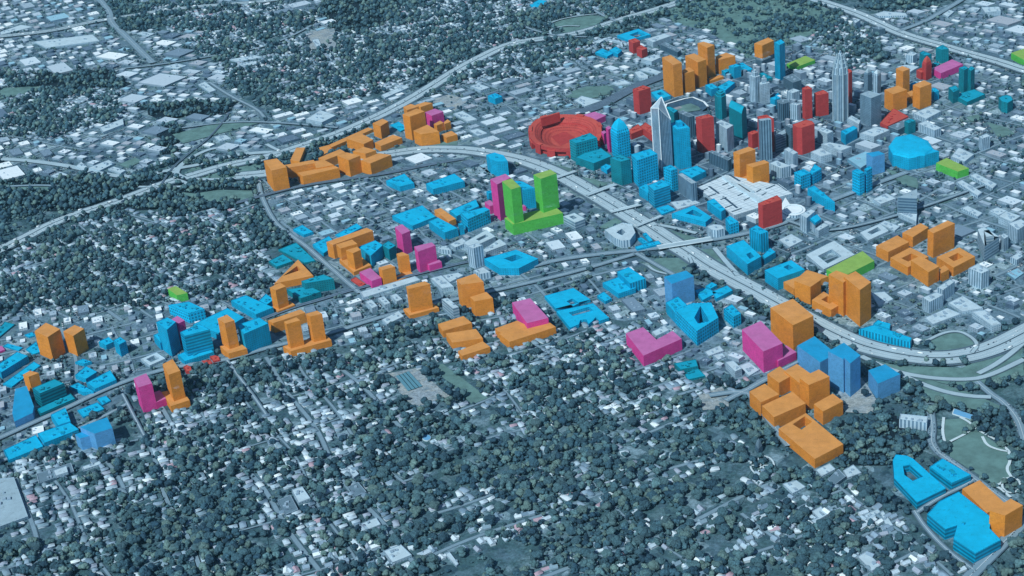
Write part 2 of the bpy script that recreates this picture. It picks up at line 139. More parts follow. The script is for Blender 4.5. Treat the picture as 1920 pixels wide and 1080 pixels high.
('V', 'low_block', 'pale see through blue block above the cyan podium by the street', [('block', 0, 48.4, [(-1431.0, -1481.4), (-1376.5, -1508.3), (-1343.1, -1478.1), (-1384.1, -1429.3)], {}), ('wing', 0, 33.6, [(-1441.5, -1493.2), (-1418.6, -1510.1), (-1392.7, -1492.0), (-1414.1, -1466.5)], {})]),
('C', 'courtyard_block', 'cyan ring block farthest back beside the white hospital slab', [('courtyard_block', 0, 12.6, [(-761.4, 1863.0), (-697.7, 1791.2), (-618.1, 1868.6), (-687.6, 1955.0)], {'hole': [(-708.7, 1866.7), (-670.8, 1827.2), (-642.2, 1876.1), (-679.7, 1913.5)]})]),
('C', 'low_block', 'low cyan block with a split roof left of the far red block', [('wing', 0, 10.5, [(-806.9, 1638.8), (-743.9, 1577.5), (-727.2, 1621.5), (-788.8, 1688.4)], {}), ('wing', 0, 15.0, [(-750.5, 1646.3), (-703.0, 1594.7), (-695.2, 1644.1), (-731.7, 1699.5)], {})]),
('R', 'stepped_block', 'far red building with a stepped front beside the small cyan block', [('tower', 0, 45.7, [(-674.3, 1683.2), (-647.4, 1639.7), (-622.8, 1668.7), (-651.8, 1710.2)], {}), ('wing', 0, 33.4, [(-629.4, 1618.4), (-600.6, 1581.9), (-583.4, 1610.6), (-617.5, 1656.1)], {})]),
('C', 'courtyard_block', 'cyan ring block between the red tower and the nearest orange tower', [('courtyard_block', 0, 13.2, [(-480.2, 1125.9), (-439.9, 1042.9), (-398.7, 1084.3), (-446.9, 1158.2)], {'hole': [(-455.9, 1113.4), (-441.6, 1089.9), (-427.4, 1104.8), (-443.5, 1129.4)]})]),
('C', 'stepped_block', 'low cyan block of crossed bars behind the dark cyan tower', [('wing', 0, 27.0, [(-281.3, 1165.9), (-250.7, 1110.3), (-228.1, 1137.3), (-258.3, 1184.0)], {}), ('wing', 0, 20.1, [(-238.0, 1157.8), (-199.4, 1119.6), (-176.1, 1211.1), (-202.8, 1239.8)], {})]),
('C', 'stepped_block', 'cyan block of three parts beside the low orange block', [('wing', 0, 15.3, [(-255.4, 1383.4), (-230.8, 1342.7), (-209.6, 1387.6), (-230.6, 1415.5)], {}), ('tower', 0, 44.2, [(-216.0, 1337.5), (-193.6, 1315.2), (-169.7, 1339.4), (-191.7, 1364.0)], {}), ('wing', 0, 11.4, [(-202.6, 1463.1), (-156.9, 1376.3), (-132.2, 1397.3), (-182.5, 1481.4)], {})]),
('T', 'office_tower', 'dark cyan tower with a collared top beside the ballpark', [('office_tower', 0, 84.8, [(-203.8, 892.5), (-190.1, 867.1), (-174.3, 859.7), (-161.7, 884.6), (-171.6, 904.3), (-189.4, 911.8)], {'crown': ('step', 0.8, 10)})]),
('T', 'barrel_top_tower', 'teal tower with a rounded barrel top in mid uptown', [('barrel_top_tower', 0, 97.8, [(-129.1, 724.0), (-75.3, 652.5), (-66.8, 709.9), (-120.5, 775.9)], {'crown': ('barrel', 14)})]),
('C', 'pyramid_tower', 'cyan ribbed tower with a pyramid roof beside the stadium', [('pyramid_tower', 0, 90.3, [(-502.3, 505.2), (-469.9, 464.0), (-434.7, 498.9), (-471.4, 544.4)], {'grid': 1, 'crown': ('point', 137.4)})]),
('T', 'office_tower', 'teal gridded tower with a broad dark podium beside the stadium', [('podium', 0, 27.2, [(-609.7, 416.7), (-533.8, 359.0), (-485.4, 428.5), (-551.2, 520.8)], {}), ('tower', 0, 69.5, [(-638.9, 467.3), (-609.0, 434.4), (-546.1, 489.8), (-582.1, 537.6)], {'grid': 1})]),
('C', 'low_block', 'small cyan roof at the foot of the dark teal box', [('low_block', 0, 14.3, [(-511.5, 363.3), (-483.2, 330.2), (-473.1, 368.8), (-499.0, 390.2)], {})]),
('T', 'office_tower', 'dark teal box tower with a bright roof beside the freeway', [('office_tower', 0, 83.6, [(-454.9, 267.7), (-412.4, 232.8), (-384.2, 256.9), (-427.8, 298.1)], {})]),
('C', 'office_tower', 'bright cyan tower with a dense window grid by the freeway', [('tower', 0, 93.1, [(-385.2, 274.2), (-355.6, 220.1), (-299.9, 281.3), (-332.7, 326.1)], {'grid': 1}), ('podium', 0, 30.1, [(-340.5, 148.7), (-301.6, 102.1), (-289.3, 140.1), (-324.4, 178.4)], {})]),
('C', 'office_tower', 'cyan banded tower on a low cyan base beside the freeway', [('podium', 0, 4.9, [(-266.3, 40.5), (-238.8, -7.6), (-203.8, 32.1), (-233.2, 68.4)], {}), ('tower', 0, 59.3, [(-298.3, 93.5), (-271.1, 49.3), (-228.6, 95.4), (-262.4, 142.9)], {'band': 1})]),
('C', 'office_tower', 'slim cyan ribbed tower directly in front of the tall pointed glass tower', [('office_tower', 0, 74.6, [(-268.8, 210.5), (-238.3, 181.2), (-222.1, 199.9), (-250.3, 232.3)], {'grid': 1})]),
('C', 'office_tower', 'tallest cyan tower directly right of the pointed glass tower', [('tower', 0, 139.9, [(-283.9, 435.1), (-249.6, 376.9), (-211.2, 398.4), (-253.5, 473.7)], {}), ('crown', 139.9, 153.9, [(-262.5, 425.4), (-251.2, 404.3), (-235.7, 410.7), (-247.5, 435.0)], {'up': 1})]),
('C', 'office_tower', 'low cyan block with a louvered roof right of the tallest cyan tower', [('office_tower', 0, 20.4, [(-238.5, 314.0), (-186.4, 256.0), (-149.6, 315.9), (-188.1, 363.5)], {})]),
('T', 'office_tower', 'narrow dark teal slab half hidden behind the pointed glass tower', [('office_tower', 0, 87.9, [(-354.6, 747.1), (-314.2, 683.4), (-305.5, 712.1), (-341.6, 753.9)], {})]),
('C', 'office_tower', 'slim cyan tower standing alone behind uptown next to the raised orange cube', [('office_tower', 0, 140.0, [(-38.9, 1321.0), (-15.2, 1286.7), (1.1, 1319.2), (-18.9, 1361.1)], {'ribs': 1})]),
('C', 'low_block', 'small stepped cyan block beside the dark rounded tower', [('wing', 0, 37.3, [(-19.0, 986.2), (0.2, 964.2), (19.2, 985.7), (2.3, 1009.2)], {}), ('wing', 0, 15.3, [(-20.2, 1098.8), (-8.8, 1072.7), (17.8, 1061.3), (-3.8, 1103.7)], {})]),
('T', 'low_block', 'low dark teal block behind the pale grey slab tower', [('low_block', 0, 12.1, [(-101.1, 1344.2), (-60.2, 1279.7), (-44.4, 1290.4), (-87.0, 1353.5)], {})]),
('T', 'office_tower', 'teal tower behind the red bullet topped tower', [('office_tower', 0, 62.1, [(489.8, 1421.0), (508.7, 1382.4), (534.8, 1400.8), (502.1, 1442.3)], {})]),
('T', 'office_tower', 'teal tower standing behind the magenta bar near the far freeway', [('tower', 0, 53.3, [(547.0, 1507.0), (568.4, 1481.8), (595.1, 1491.8), (572.4, 1545.0)], {}), ('wing', 0, 4.5, [(536.4, 1468.9), (553.4, 1439.4), (564.2, 1462.6), (547.5, 1482.6)], {})]),
('T', 'twin_tower', 'teal twin slab tower on a wide podium', [('podium', 0, 15.1, [(617.9, 1072.6), (665.5, 996.4), (727.0, 1080.6), (689.1, 1136.2)], {}), ('wing', 0, 42.7, [(600.4, 1076.1), (617.9, 1022.9), (638.7, 1051.3), (624.5, 1098.0)], {}), ('tower', 0, 87.2, [(634.3, 1159.8), (652.9, 1132.1), (667.1, 1155.9), (654.7, 1182.6)], {}), ('tower', 0, 82.9, [(664.2, 1157.0), (676.5, 1136.6), (689.5, 1164.4), (676.3, 1193.2)], {})]),
('T', 'octagon_tower', 'isolated eight sided teal building at the right beyond the park', [('octagon_tower', 0, 37.9, [(770.3, 976.2), (780.2, 936.3), (799.0, 920.5), (818.0, 954.3), (811.9, 991.5), (798.8, 1005.7), (782.4, 998.4)], {})]),
('C', 'low_block', 'cyan block glimpsed between the right hand orange towers', [('wing', 0, 31.5, [(542.1, 1095.5), (552.8, 1056.6), (568.7, 1070.9), (554.1, 1107.0)], {}), ('wing', 0, 16.2, [(466.0, 1199.2), (477.7, 1179.0), (493.0, 1190.7), (481.0, 1219.0)], {})]),
('C', 'arena', 'bright cyan arena with an arched ribbed roof', [('hall', 0, 41.2, [(421.1, 491.9), (437.6, 574.1), (488.7, 604.9), (546.5, 539.2), (564.1, 469.5), (539.3, 413.9), (489.7, 387.1), (437.5, 421.6)], {'crown': ('dome', 10)}), ('annex', 0, 42.0, [(489.4, 433.4), (514.6, 398.4), (582.1, 447.8), (542.0, 483.1)], {})]),
('T', 'office_tower', 'boxy teal tower standing behind the cyan arena', [('office_tower', 0, 41.9, [(461.7, 729.9), (476.2, 709.8), (498.6, 734.2), (483.4, 753.5)], {})]),
('C', 'office_tower', 'cyan block with a ridged roof beside the white stepped offices', [('office_tower', 0, 36.9, [(257.3, 646.6), (275.8, 608.3), (310.3, 675.4), (295.0, 698.5)], {})]),
('C', 'office_tower', 'cyan tower with square windows beside the convention hall', [('tower', 0, 45.7, [(141.5, 247.8), (167.0, 214.6), (193.6, 245.2), (168.8, 277.5)], {'grid': 1}), ('tower', 0, 39.3, [(187.9, 271.0), (199.9, 256.2), (222.8, 297.1), (197.3, 337.7)], {'grid': 1})]),
('C', 'low_block', 'low cyan bar leading off the tower with square windows', [('low_block', 0, 31.8, [(192.0, 151.2), (251.3, 66.2), (284.2, 44.0), (210.2, 175.9)], {})]),
('C', 'office_tower', 'split cyan tower in front of the violet blue block', [('tower', 0, 71.5, [(325.3, 199.4), (349.6, 171.7), (363.3, 187.9), (338.9, 218.3)], {'grid': 1}), ('tower', 0, 74.1, [(362.0, 209.8), (370.6, 193.8), (385.3, 218.9), (375.2, 237.4)], {'grid': 1})]),
('L', 'curved_roof_hall', 'pale blue curved roof station hall beside the violet blue block', [('curved_roof_hall', 0, 11.2, [(292.3, 457.1), (340.1, 375.6), (396.9, 489.3), (345.0, 524.8)], {})]),
('C', 'courtyard_block', 'cyan ring block with a slab tower beside the freeway bridge', [('wing', 0, 33.5, [(2.1, -297.8), (78.5, -418.5), (110.7, -363.8), (46.1, -251.8)], {'hole': [(66.9, -352.0), (80.5, -381.3), (90.1, -364.9), (76.9, -337.2)]}), ('tower', 0, 60.8, [(61.5, -233.4), (97.4, -272.4), (118.0, -251.8), (78.1, -205.7)], {'ribs': 1}), ('wing', 0, 18.7, [(108.7, -326.9), (117.8, -347.1), (143.7, -298.5), (124.7, -270.6)], {})]),
('C', 'courtyard_block', 'cyan block with two square light wells in a garden ring', [('courtyard_block', 0, 35.2, [(131.5, -457.2), (173.3, -509.3), (240.5, -446.2), (197.1, -388.0)], {'hole': [(180.7, -435.0), (196.5, -453.5), (208.2, -436.4), (192.8, -417.8)]})]),
('C', 'courtyard_block', 'cyan H shaped apartment block with courtyards near the woods', [('wing', 0, 9.8, [(-466.5, -606.5), (-416.2, -682.9), (-331.5, -620.5), (-395.5, -551.4)], {'hole': [(-395.6, -636.8), (-369.4, -665.2), (-357.6, -644.7), (-383.2, -618.6)]}), ('wing', 0, 9.6, [(-410.8, -697.4), (-349.3, -794.0), (-329.9, -770.7), (-331.6, -746.2), (-317.4, -741.0), (-303.6, -768.8), (-296.8, -747.8), (-293.6, -726.9), (-277.6, -748.1), (-256.2, -726.8), (-318.7, -643.4)], {'hole': [(-373.9, -705.0), (-358.0, -723.1), (-309.4, -686.2), (-325.4, -666.1)]})]),
('C', 'stepped_block', 'cyan block with a rounded end and a low wing', [('tower', 0, 30.0, [(-283.2, -479.9), (-230.5, -555.5), (-193.2, -520.2), (-255.6, -447.8)], {'ribs': 1}), ('wing', 0, 15.0, [(-317.3, -523.2), (-257.8, -590.6), (-216.3, -552.7), (-276.3, -479.8)], {})]),
('C', 'low_block', 'small cyan house like block beside the H shaped apartments', [('low_block', 0, 8.5, [(-318.8, -592.7), (-287.5, -628.9), (-272.9, -608.9), (-304.8, -565.4)], {})]),
('C', 'stepped_block', 'cyan bars behind the blue violet cube', [('wing', 0, 9.7, [(-3.7, -550.5), (14.9, -594.2), (52.7, -538.2), (32.6, -508.7)], {}), ('wing', 0, 9.7, [(-51.4, -544.8), (-20.3, -605.0), (12.1, -553.9), (-30.5, -525.9)], {}), ('wing', 0, 9.4, [(-26.2, -516.1), (-9.7, -531.0), (5.3, -507.1), (-12.8, -488.6)], {})]),
('C', 'courtyard_block', 'tall cyan ring block with a pointed open court', [('block', 0, 43.2, [(-72.5, -735.6), (3.5, -852.4), (47.8, -771.9), (15.9, -684.2), (-35.0, -691.7)], {'hole': [(-15.0, -776.3), (-0.1, -808.7), (26.6, -793.3), (-9.6, -706.7)], 'grid': 1}), ('wing', 0, 32.2, [(-110.5, -670.5), (-71.2, -735.9), (-38.1, -699.0), (-83.2, -630.5)], {'ribs': 1})]),
('C', 'low_block', 'small cyan L shaped tower right of the pointed court block', [('low_block', 0, 31.9, [(50.5, -696.5), (82.9, -744.7), (99.8, -721.7), (68.8, -667.9)], {'grid': 1})]),
('C', 'low_block', 'row of three small cyan apartment bars beside the freeway', [('wing', 0, 10.3, [(-274.0, -264.9), (-264.6, -281.2), (-199.9, -238.5), (-212.1, -217.0)], {}), ('wing', 0, 7.2, [(-278.6, -198.1), (-252.9, -234.1), (-241.0, -226.6), (-270.1, -187.5)], {}), ('wing', 0, 6.8, [(-270.9, -160.9), (-238.8, -220.5), (-230.2, -210.0), (-261.9, -152.3)], {})]),
('C', 'courtyard_block', 'triangular cyan block around a court below the convention hall', [('courtyard_block', 0, 16.0, [(-204.8, -26.6), (-90.6, -88.0), (-77.3, -50.6), (-146.9, 40.9)], {'hole': [(-162.1, -25.0), (-113.7, -47.8), (-109.1, -30.5), (-143.7, 7.1)]})]),
('C', 'slab_block', 'cyan slab tower above the triangular cyan court', [('slab_block', 0, 29.8, [(-104.9, 40.3), (-49.6, -38.9), (-39.4, -18.8), (-87.2, 64.9)], {})]),
('C', 'office_tower', 'cyan stepped block with square piers beside the white octagonal tower', [('office_tower', 0, 34.2, [(-28.3, -99.4), (-9.5, -148.5), (14.9, -123.7), (-16.7, -78.7)], {'grid': 1})]),
('C', 'office_tower', 'cyan block with a slanted roof left of the two low cyan offices', [('office_tower', 0, 18.5, [(-1220.0, 211.0), (-1152.6, 159.9), (-1113.2, 192.3), (-1176.5, 276.4)], {})]),
('C', 'slab_block', 'long low cyan office behind the oval parking lot', [('slab_block', 0, 22.2, [(-1067.5, 178.4), (-1027.0, 131.4), (-940.6, 205.1), (-996.3, 271.3)], {})]),
('C', 'stepped_block', 'wide low cyan warehouse block with a notched roof', [('stepped_block', 0, 15.2, [(-1100.9, -74.6), (-1005.9, -153.5), (-953.4, -77.5), (-1027.2, 12.5)], {})]),
('C', 'low_block', 'cyan office carrying the orange box', [('wing', 0, 26.3, [(-955.9, -140.0), (-876.0, -225.9), (-844.1, -189.2), (-935.0, -108.2)], {}), ('wing', 0, 32.4, [(-849.0, -170.4), (-841.2, -183.8), (-828.9, -175.1), (-841.1, -158.4)], {})]),
('C', 'slab_block', 'cyan slab behind the white gridded office', [('slab_block', 0, 20.5, [(-917.9, -41.9), (-881.0, -85.5), (-830.7, -0.4), (-857.2, 55.3)], {})]),
('C', 'office_tower', 'cyan office with a fine window grid beside the street', [('office_tower', 0, 44.5, [(-856.6, -113.6), (-818.9, -162.5), (-769.3, -83.5), (-790.9, -63.7)], {'grid': 1})]),
('C', 'round_block', 'odd rounded cyan block laid over the freeway edge', [('round_block', 0, 54.4, [(-906.9, 362.8), (-882.8, 324.3), (-848.1, 300.3), (-816.4, 309.0), (-844.1, 359.6), (-884.3, 385.7)], {})]),
('C', 'low_block', 'cyan block glimpsed between the green twin towers', [('low_block', 0, 67.3, [(-737.1, 102.7), (-688.7, 25.3), (-651.9, 41.2), (-707.1, 95.9)], {})]),
('C', 'low_block', 'small cyan piece left of the magenta tower', [('low_block', 0, 24.9, [(-838.5, 112.5), (-824.3, 94.0), (-812.5, 105.7), (-825.7, 120.4)], {})]),
('C', 'low_block', 'small cyan flat roofed block by the cross street', [('low_block', 0, 8.6, [(-1401.2, -179.7), (-1345.3, -223.9), (-1323.6, -198.7), (-1383.1, -144.9)], {})]),
('C', 'low_block', 'thin cyan roof behind the long orange slab', [('low_block', 0, 5.2, [(-1245.8, -210.4), (-1213.9, -231.5), (-1177.2, -148.3), (-1207.9, -117.8)], {})]),
('C', 'low_block', 'cyan block with skewed roofs left of the stepped orange towers', [('low_block', 0, 11.1, [(-1287.4, -296.9), (-1224.7, -363.3), (-1207.6, -293.0), (-1256.6, -234.4)], {})]),
('T', 'low_block', 'dark cyan depot sheds behind the triangular orange block', [('wing', 0, 6.5, [(-1388.6, -332.0), (-1262.9, -423.3), (-1235.0, -405.8), (-1351.6, -276.4)], {}), ('wing', 0, 8.0, [(-1383.8, -420.2), (-1340.4, -459.4), (-1303.5, -415.9), (-1359.0, -366.8)], {})]),
('C', 'office_tower', 'cyan office right of the stepped orange towers', [('office_tower', 0, 37.5, [(-1105.1, -366.4), (-1043.5, -428.9), (-1032.2, -349.7), (-1070.1, -315.3)], {})]),
('T', 'office_tower', 'smaller dark cyan block behind the U shaped orange block', [('office_tower', 0, 37.7, [(-1036.2, -350.3), (-1002.3, -382.4), (-990.2, -351.3), (-1026.3, -317.0)], {})]),
('T', 'slab_block', 'dark teal curved slab office below the triangular orange block', [('slab_block', 0, 35.1, [(-1196.5, -607.1), (-1178.8, -622.2), (-1103.0, -585.3), (-1145.2, -558.7)], {})]),
('T', 'low_block', 'low dark teal office with a terrace roof by the tracks', [('low_block', 0, 17.1, [(-1235.4, -628.8), (-1169.7, -683.3), (-1126.1, -636.7), (-1176.1, -601.3)], {})]),
('C', 'office_tower', 'shadowed cyan tower with a crane like frame at the left of the cyan cluster', [('tower', 0, 83.9, [(-1463.1, -986.5), (-1410.1, -1028.5), (-1407.0, -979.5), (-1445.7, -955.3)], {}), ('wing', 0, 24.6, [(-1502.3, -951.4), (-1459.3, -995.2), (-1450.0, -959.3), (-1487.5, -926.4)], {})]),
('C', 'office_tower', 'cyan block with a lattice facade behind the magenta block', [('office_tower', 0, 30.8, [(-1540.2, -778.4), (-1453.4, -827.4), (-1417.6, -795.5), (-1487.7, -752.5)], {'grid': 1})]),
('C', 'office_tower', 'broad cyan tower with dark bands in the cyan cluster', [('podium', 0, 13.6, [(-1388.5, -1037.9), (-1351.1, -1072.6), (-1291.4, -1013.1), (-1341.6, -965.2)], {}), ('tower', 0, 73.3, [(-1377.8, -1018.4), (-1354.3, -1040.9), (-1299.3, -996.3), (-1347.2, -966.3)], {'band': 1})]),
('C', 'low_block', 'flat cyan hall roof behind the lone orange tower', [('low_block', 0, 21.0, [(-1419.6, -873.3), (-1319.4, -920.0), (-1286.3, -819.7), (-1362.3, -765.7)], {})]),
('C', 'slab_block', 'bright cyan blank walled block behind the lone orange tower', [('slab_block', 0, 63.3, [(-1243.1, -946.8), (-1201.2, -998.6), (-1157.8, -931.2), (-1200.1, -897.3)], {})]),
('C', 'stepped_block', 'cyan apartment block with a broken roofline left of the podium tower', [('wing', 0, 19.7, [(-1374.1, -716.1), (-1259.6, -798.1), (-1226.6, -750.8), (-1344.0, -678.5)], {}), ('wing', 0, 13.6, [(-1294.5, -698.5), (-1259.3, -723.1), (-1251.5, -689.2), (-1292.3, -652.9)], {})]),
('C', 'stepped_block', 'large cyan block with terraced roofs at the left edge', [('stepped_block', 0, 20.3, [(-1878.0, -1159.2), (-1839.4, -1188.8), (-1814.6, -1090.3), (-1861.4, -1071.0)], {})]),
('C', 'slab_block', 'long flat cyan bar beside the small orange tower', [('slab_block', 0, 5.2, [(-1817.9, -1221.2), (-1781.9, -1233.5), (-1766.0, -1114.1), (-1798.6, -1094.2)], {})]),
('C', 'low_block', 'flat cyan strip roof near the left edge', [('low_block', 0, 4, [(-1945.5, -1010.6), (-1882.1, -1033.7), (-1878.8, -1016.7), (-1940.8, -996.0)], {})]),
('C', 'low_block', 'cyan L shaped roof against the broader orange tower', [('low_block', 0, 4.1, [(-1865.3, -1024.3), (-1825.3, -1053.4), (-1812.0, -1036.8), (-1859.5, -978.6)], {})]),
('C', 'low_block', 'tiny cyan roof at the shoulder of the broader orange tower', [('low_block', 0, 4, [(-1918.6, -941.4), (-1896.8, -953.6), (-1883.0, -941.0), (-1905.8, -923.0)], {})]),
('T', 'low_block', 'dark teal roof cut by the left edge above the cyan strip', [('low_block', 0, 4, [(-2015.8, -938.2), (-1988.7, -962.4), (-1986.7, -879.8), (-2028.8, -866.7)], {})]),
('T', 'slab_block', 'dark teal double slab office by the tracks', [('tower', 0, 47.5, [(-1666.7, -1306.8), (-1629.6, -1333.8), (-1591.1, -1275.3), (-1631.8, -1255.5)], {'band': 1}), ('wing', 0, 11.6, [(-1637.6, -1351.8), (-1613.6, -1372.9), (-1560.1, -1289.4), (-1590.9, -1261.2)], {'band': 1})]),
('C', 'low_block', 'cyan gabled roof office behind the rounded cyan block', [('low_block', 0, 13.2, [(-1626.5, -1171.0), (-1583.6, -1189.5), (-1572.1, -1148.3), (-1622.5, -1118.9)], {})]),
('C', 'slab_block', 'cyan rounded end slab beside the tracks', [('slab_block', 0, 14.1, [(-1570.8, -1209.4), (-1528.9, -1240.9), (-1494.0, -1186.8), (-1539.0, -1136.7)], {})]),
('C', 'low_block', 'cyan angular block left of the rounded end slab', [('low_block', 0, 10.8, [(-1613.0, -1227.9), (-1558.0, -1253.3), (-1529.7, -1246.7), (-1597.8, -1205.9)], {})]),
('C', 'low_block', 'small cyan block below the narrower bare orange tower', [('low_block', 0, 8.4, [(-1671.5, -1092.4), (-1639.9, -1100.4), (-1623.9, -1085.4), (-1659.2, -1072.6)], {})]),
('C', 'slab_block', 'long low cyan building with dotted roof lights at lower left', [('slab_block', 0, 8.7, [(-1616.7, -1545.5), (-1576.6, -1589.5), (-1521.2, -1517.8), (-1571.6, -1468.2)], {})]),
('C', 'stepped_block', 'cyan L shaped building joined to the dotted roof one', [('wing', 0, 16.0, [(-1562.6, -1472.6), (-1519.4, -1515.2), (-1463.0, -1443.2), (-1506.1, -1412.7)], {}), ('wing', 0, 18.4, [(-1575.4, -1385.4), (-1526.3, -1435.9), (-1502.8, -1412.2), (-1554.2, -1347.5)], {})]),
('C', 'low_block', 'flat cyan roof in a parking lot right of the tracks', [('wing', 0, 4.2, [(-1530.3, -1334.6), (-1496.5, -1365.6), (-1460.8, -1319.7), (-1497.5, -1289.4)], {}), ('wing', 0, 4.2, [(-1509.3, -1270.7), (-1476.2, -1302.7), (-1464.3, -1277.9), (-1491.0, -1254.7)], {})]),
('C', 'stepped_block', 'two part cyan office right of the narrower bare orange tower', [('wing', 0, 16.2, [(-1655.7, -985.8), (-1621.7, -1005.6), (-1609.5, -982.3), (-1639.4, -956.3)], {}), ('tower', 0, 37.8, [(-1589.4, -1013.7), (-1558.8, -1038.9), (-1549.3, -1016.1), (-1579.9, -993.4)], {})]),
('C', 'slab_block', 'long cyan building with a dark glazed front along the freeway', [('wing', 0, 19.3, [(408.0, -764.0), (538.7, -828.0), (541.7, -802.9), (444.2, -737.3)], {'ribs': 1}), ('wing', 0, 12.8, [(441.2, -718.5), (484.4, -745.7), (485.0, -715.4), (452.0, -697.0)], {})]),
('C', 'courtyard_block', 'cyan pointed ring block around a planted court near the park', [('courtyard_block', 0, 16.7, [(521.2, -1382.9), (527.6, -1454.9), (579.0, -1544.9), (637.0, -1484.1), (564.4, -1372.2), (550.6, -1361.2), (526.5, -1359.3)], {'hole': [(544.4, -1405.0), (549.0, -1440.7), (567.0, -1462.5), (588.1, -1442.4), (558.3, -1397.4)], 'band': 1})]),
('C', 'low_block', 'cyan block with a zigzag roof slot beside the park road', [('low_block', 0, 19.1, [(601.1, -1405.8), (648.9, -1467.3), (688.5, -1429.5), (627.6, -1368.2)], {'band': 1})]),
('C', 'stepped_block', 'large cyan apartment block in the lower right corner', [('stepped_block', 0, 25.3, [(623.5, -1549.1), (601.0, -1599.9), (638.2, -1650.7), (661.4, -1633.6), (654.7, -1683.0), (698.0, -1729.2), (747.2, -1676.2), (725.5, -1636.8), (728.6, -1596.2), (663.0, -1507.2)], {'band': 1})]),
('T', 'low_block', 'small dark teal roofs among trees right of the magenta L shaped block', [('wing', 0, 11.9, [(-37.1, -971.6), (-16.7, -1002.6), (25.3, -981.0), (14.5, -945.3)], {}), ('wing', 0, 4, [(-3.3, -1012.3), (6.5, -1040.0), (49.4, -1015.0), (22.1, -974.1)], {})]),
('C', 'low_block', 'small cyan cube alone among warehouses west of the stadium', [('low_block', 0, 23.4, [(-1102.4, 1064.2), (-1062.9, 1028.8), (-1042.5, 1057.2), (-1081.2, 1094.9)], {})]),
('C', 'low_block', 'cyan roof cut by the top edge of the view', [('low_block', 0, 5.0, [(-1277.6, 2389.2), (-1253.4, 2344.0), (-1211.8, 2358.5), (-1208.1, 2446.0), (-1254.1, 2467.1)], {})]),
('C', 'low_block', 'bright cyan low roof behind the square orange tower', [('low_block', 0, 6.0, [(-1405.5, 790.8), (-1342.0, 722.0), (-1325.2, 758.8), (-1384.1, 824.8)], {})]),
('W', 'office_tower', 'grey ribbed tower with a rounded crown left of the pale slab', [('office_tower', 0, 99.7, [(-100.3, 1058.0), (-76.7, 1033.2), (-60.6, 1053.2), (-81.3, 1080.4)], {'ribs': 1, 'crown': ('step', 0.6, 14)})]),
('W', 'office_tower', 'pale grey slab tower with a wedge shaped top', [('office_tower', 0, 77.3, [(-61.8, 1037.3), (-55.2, 1018.5), (-25.3, 1040.3), (-45.9, 1082.2)], {'crown': ('step', 0.5, 16)})]),
('D', 'office_tower', 'dark slab tower behind the tallest cyan tower', [('office_tower', 0, 77.8, [(-307.3, 719.8), (-260.9, 670.6), (-243.5, 686.8), (-293.3, 740.4)], {'ribs': 1})]),
('W', 'office_tower', 'grey glass tower with white corner lines beside the plain red tower', [('office_tower', 0, 83.0, [(-159.0, 604.1), (-110.7, 537.8), (-93.6, 576.6), (-144.1, 630.5)], {'ribs': 1})]),
('S', 'office_tower', 'slim steel grey glass tower in front of the red wrapped tower', [('office_tower', 0, 141.0, [(4.0, 475.2), (13.6, 458.7), (46.9, 471.3), (37.4, 488.0)], {'ribs': 1, 'band': 1})]),
('S', 'office_tower', 'grey office with banded floors right of the slim grey glass tower', [('office_tower', 0, 57.6, [(45.2, 556.0), (52.4, 530.7), (83.0, 568.9), (74.3, 605.4)], {'band': 1})]),
('D', 'office_tower', 'dark glass tower with white edges left of the wide dark red tower', [('office_tower', 0, 75.5, [(77.6, 598.7), (99.2, 571.6), (106.8, 578.1), (96.8, 606.5)], {})]),
('W', 'office_tower', 'pale office right of the wide dark red tower', [('office_tower', 0, 44.6, [(180.0, 636.3), (216.4, 598.0), (234.2, 623.6), (193.8, 662.2)], {})]),
('W', 'slab_block', 'long white roofed office stepping down to the street', [('slab_block', 0, 25.3, [(200.1, 555.0), (270.5, 494.2), (301.9, 531.3), (225.5, 570.3)], {})]),
('W', 'low_block', 'white building with a slotted roof beside the plaza trees', [('low_block', 0, 25.1, [(171.7, 481.1), (208.3, 439.3), (242.7, 463.9), (201.4, 519.4)], {})]),
('W', 'office_tower', 'ribbed pale tower beside the plaza trees', [('office_tower', 0, 46.4, [(88.5, 448.9), (124.1, 401.1), (136.5, 419.2), (100.5, 468.6)], {'ribs': 1})]),
('W', 'low_block', 'grey block with striped end wall behind the stepped orange slabs', [('low_block', 0, 36.7, [(51.9, 347.7), (95.0, 301.9), (123.6, 326.8), (70.6, 372.8)], {'ribs': 1})]),
('D', 'office_tower', 'dark tower with a rounded front left of the slender red tower', [('office_tower', 0, 63.0, [(18.1, 883.2), (24.1, 859.8), (41.9, 845.6), (63.0, 866.5), (58.1, 891.2), (36.1, 900.0)], {'ribs': 1})]),
('W', 'office_tower', 'pale fluted tower directly left of the slender red tower', [('office_tower', 0, 55.5, [(64.9, 868.8), (92.0, 852.4), (103.2, 868.4), (73.8, 884.1)], {'ribs': 1})]),
('D', 'office_tower', 'dark broad office with a white crown north of uptown', [('office_tower', 0, 36.8, [(3.7, 1219.8), (45.0, 1157.4), (73.7, 1187.3), (34.1, 1259.7)], {})]),
('W', 'office_tower', 'white framed dark tower behind the pale fluted tower', [('office_tower', 0, 33.8, [(31.8, 1068.9), (55.7, 1046.4), (79.2, 1075.6), (52.7, 1099.8)], {'ribs': 1})]),
('S', 'pointed_tower', 'grey left half of the twin pointed tower', [('pointed_tower', 0, 65.6, [(301.3, 1168.6), (315.7, 1149.9), (330.2, 1173.0), (315.4, 1196.9)], {'crown': ('point', 86.2)})]),
('W', 'pointed_tower', 'white ribbed right half of the twin pointed tower', [('pointed_tower', 0, 71.9, [(334.8, 1136.5), (352.0, 1119.9), (363.2, 1145.9), (347.3, 1166.6)], {'ribs': 1, 'crown': ('point', 90.6)})]),
('S', 'office_tower', 'dark faceted glass tower with a white roof deck', [('office_tower', 0, 101.9, [(308.3, 836.8), (348.4, 791.9), (380.9, 833.9), (334.9, 869.2)], {})]),
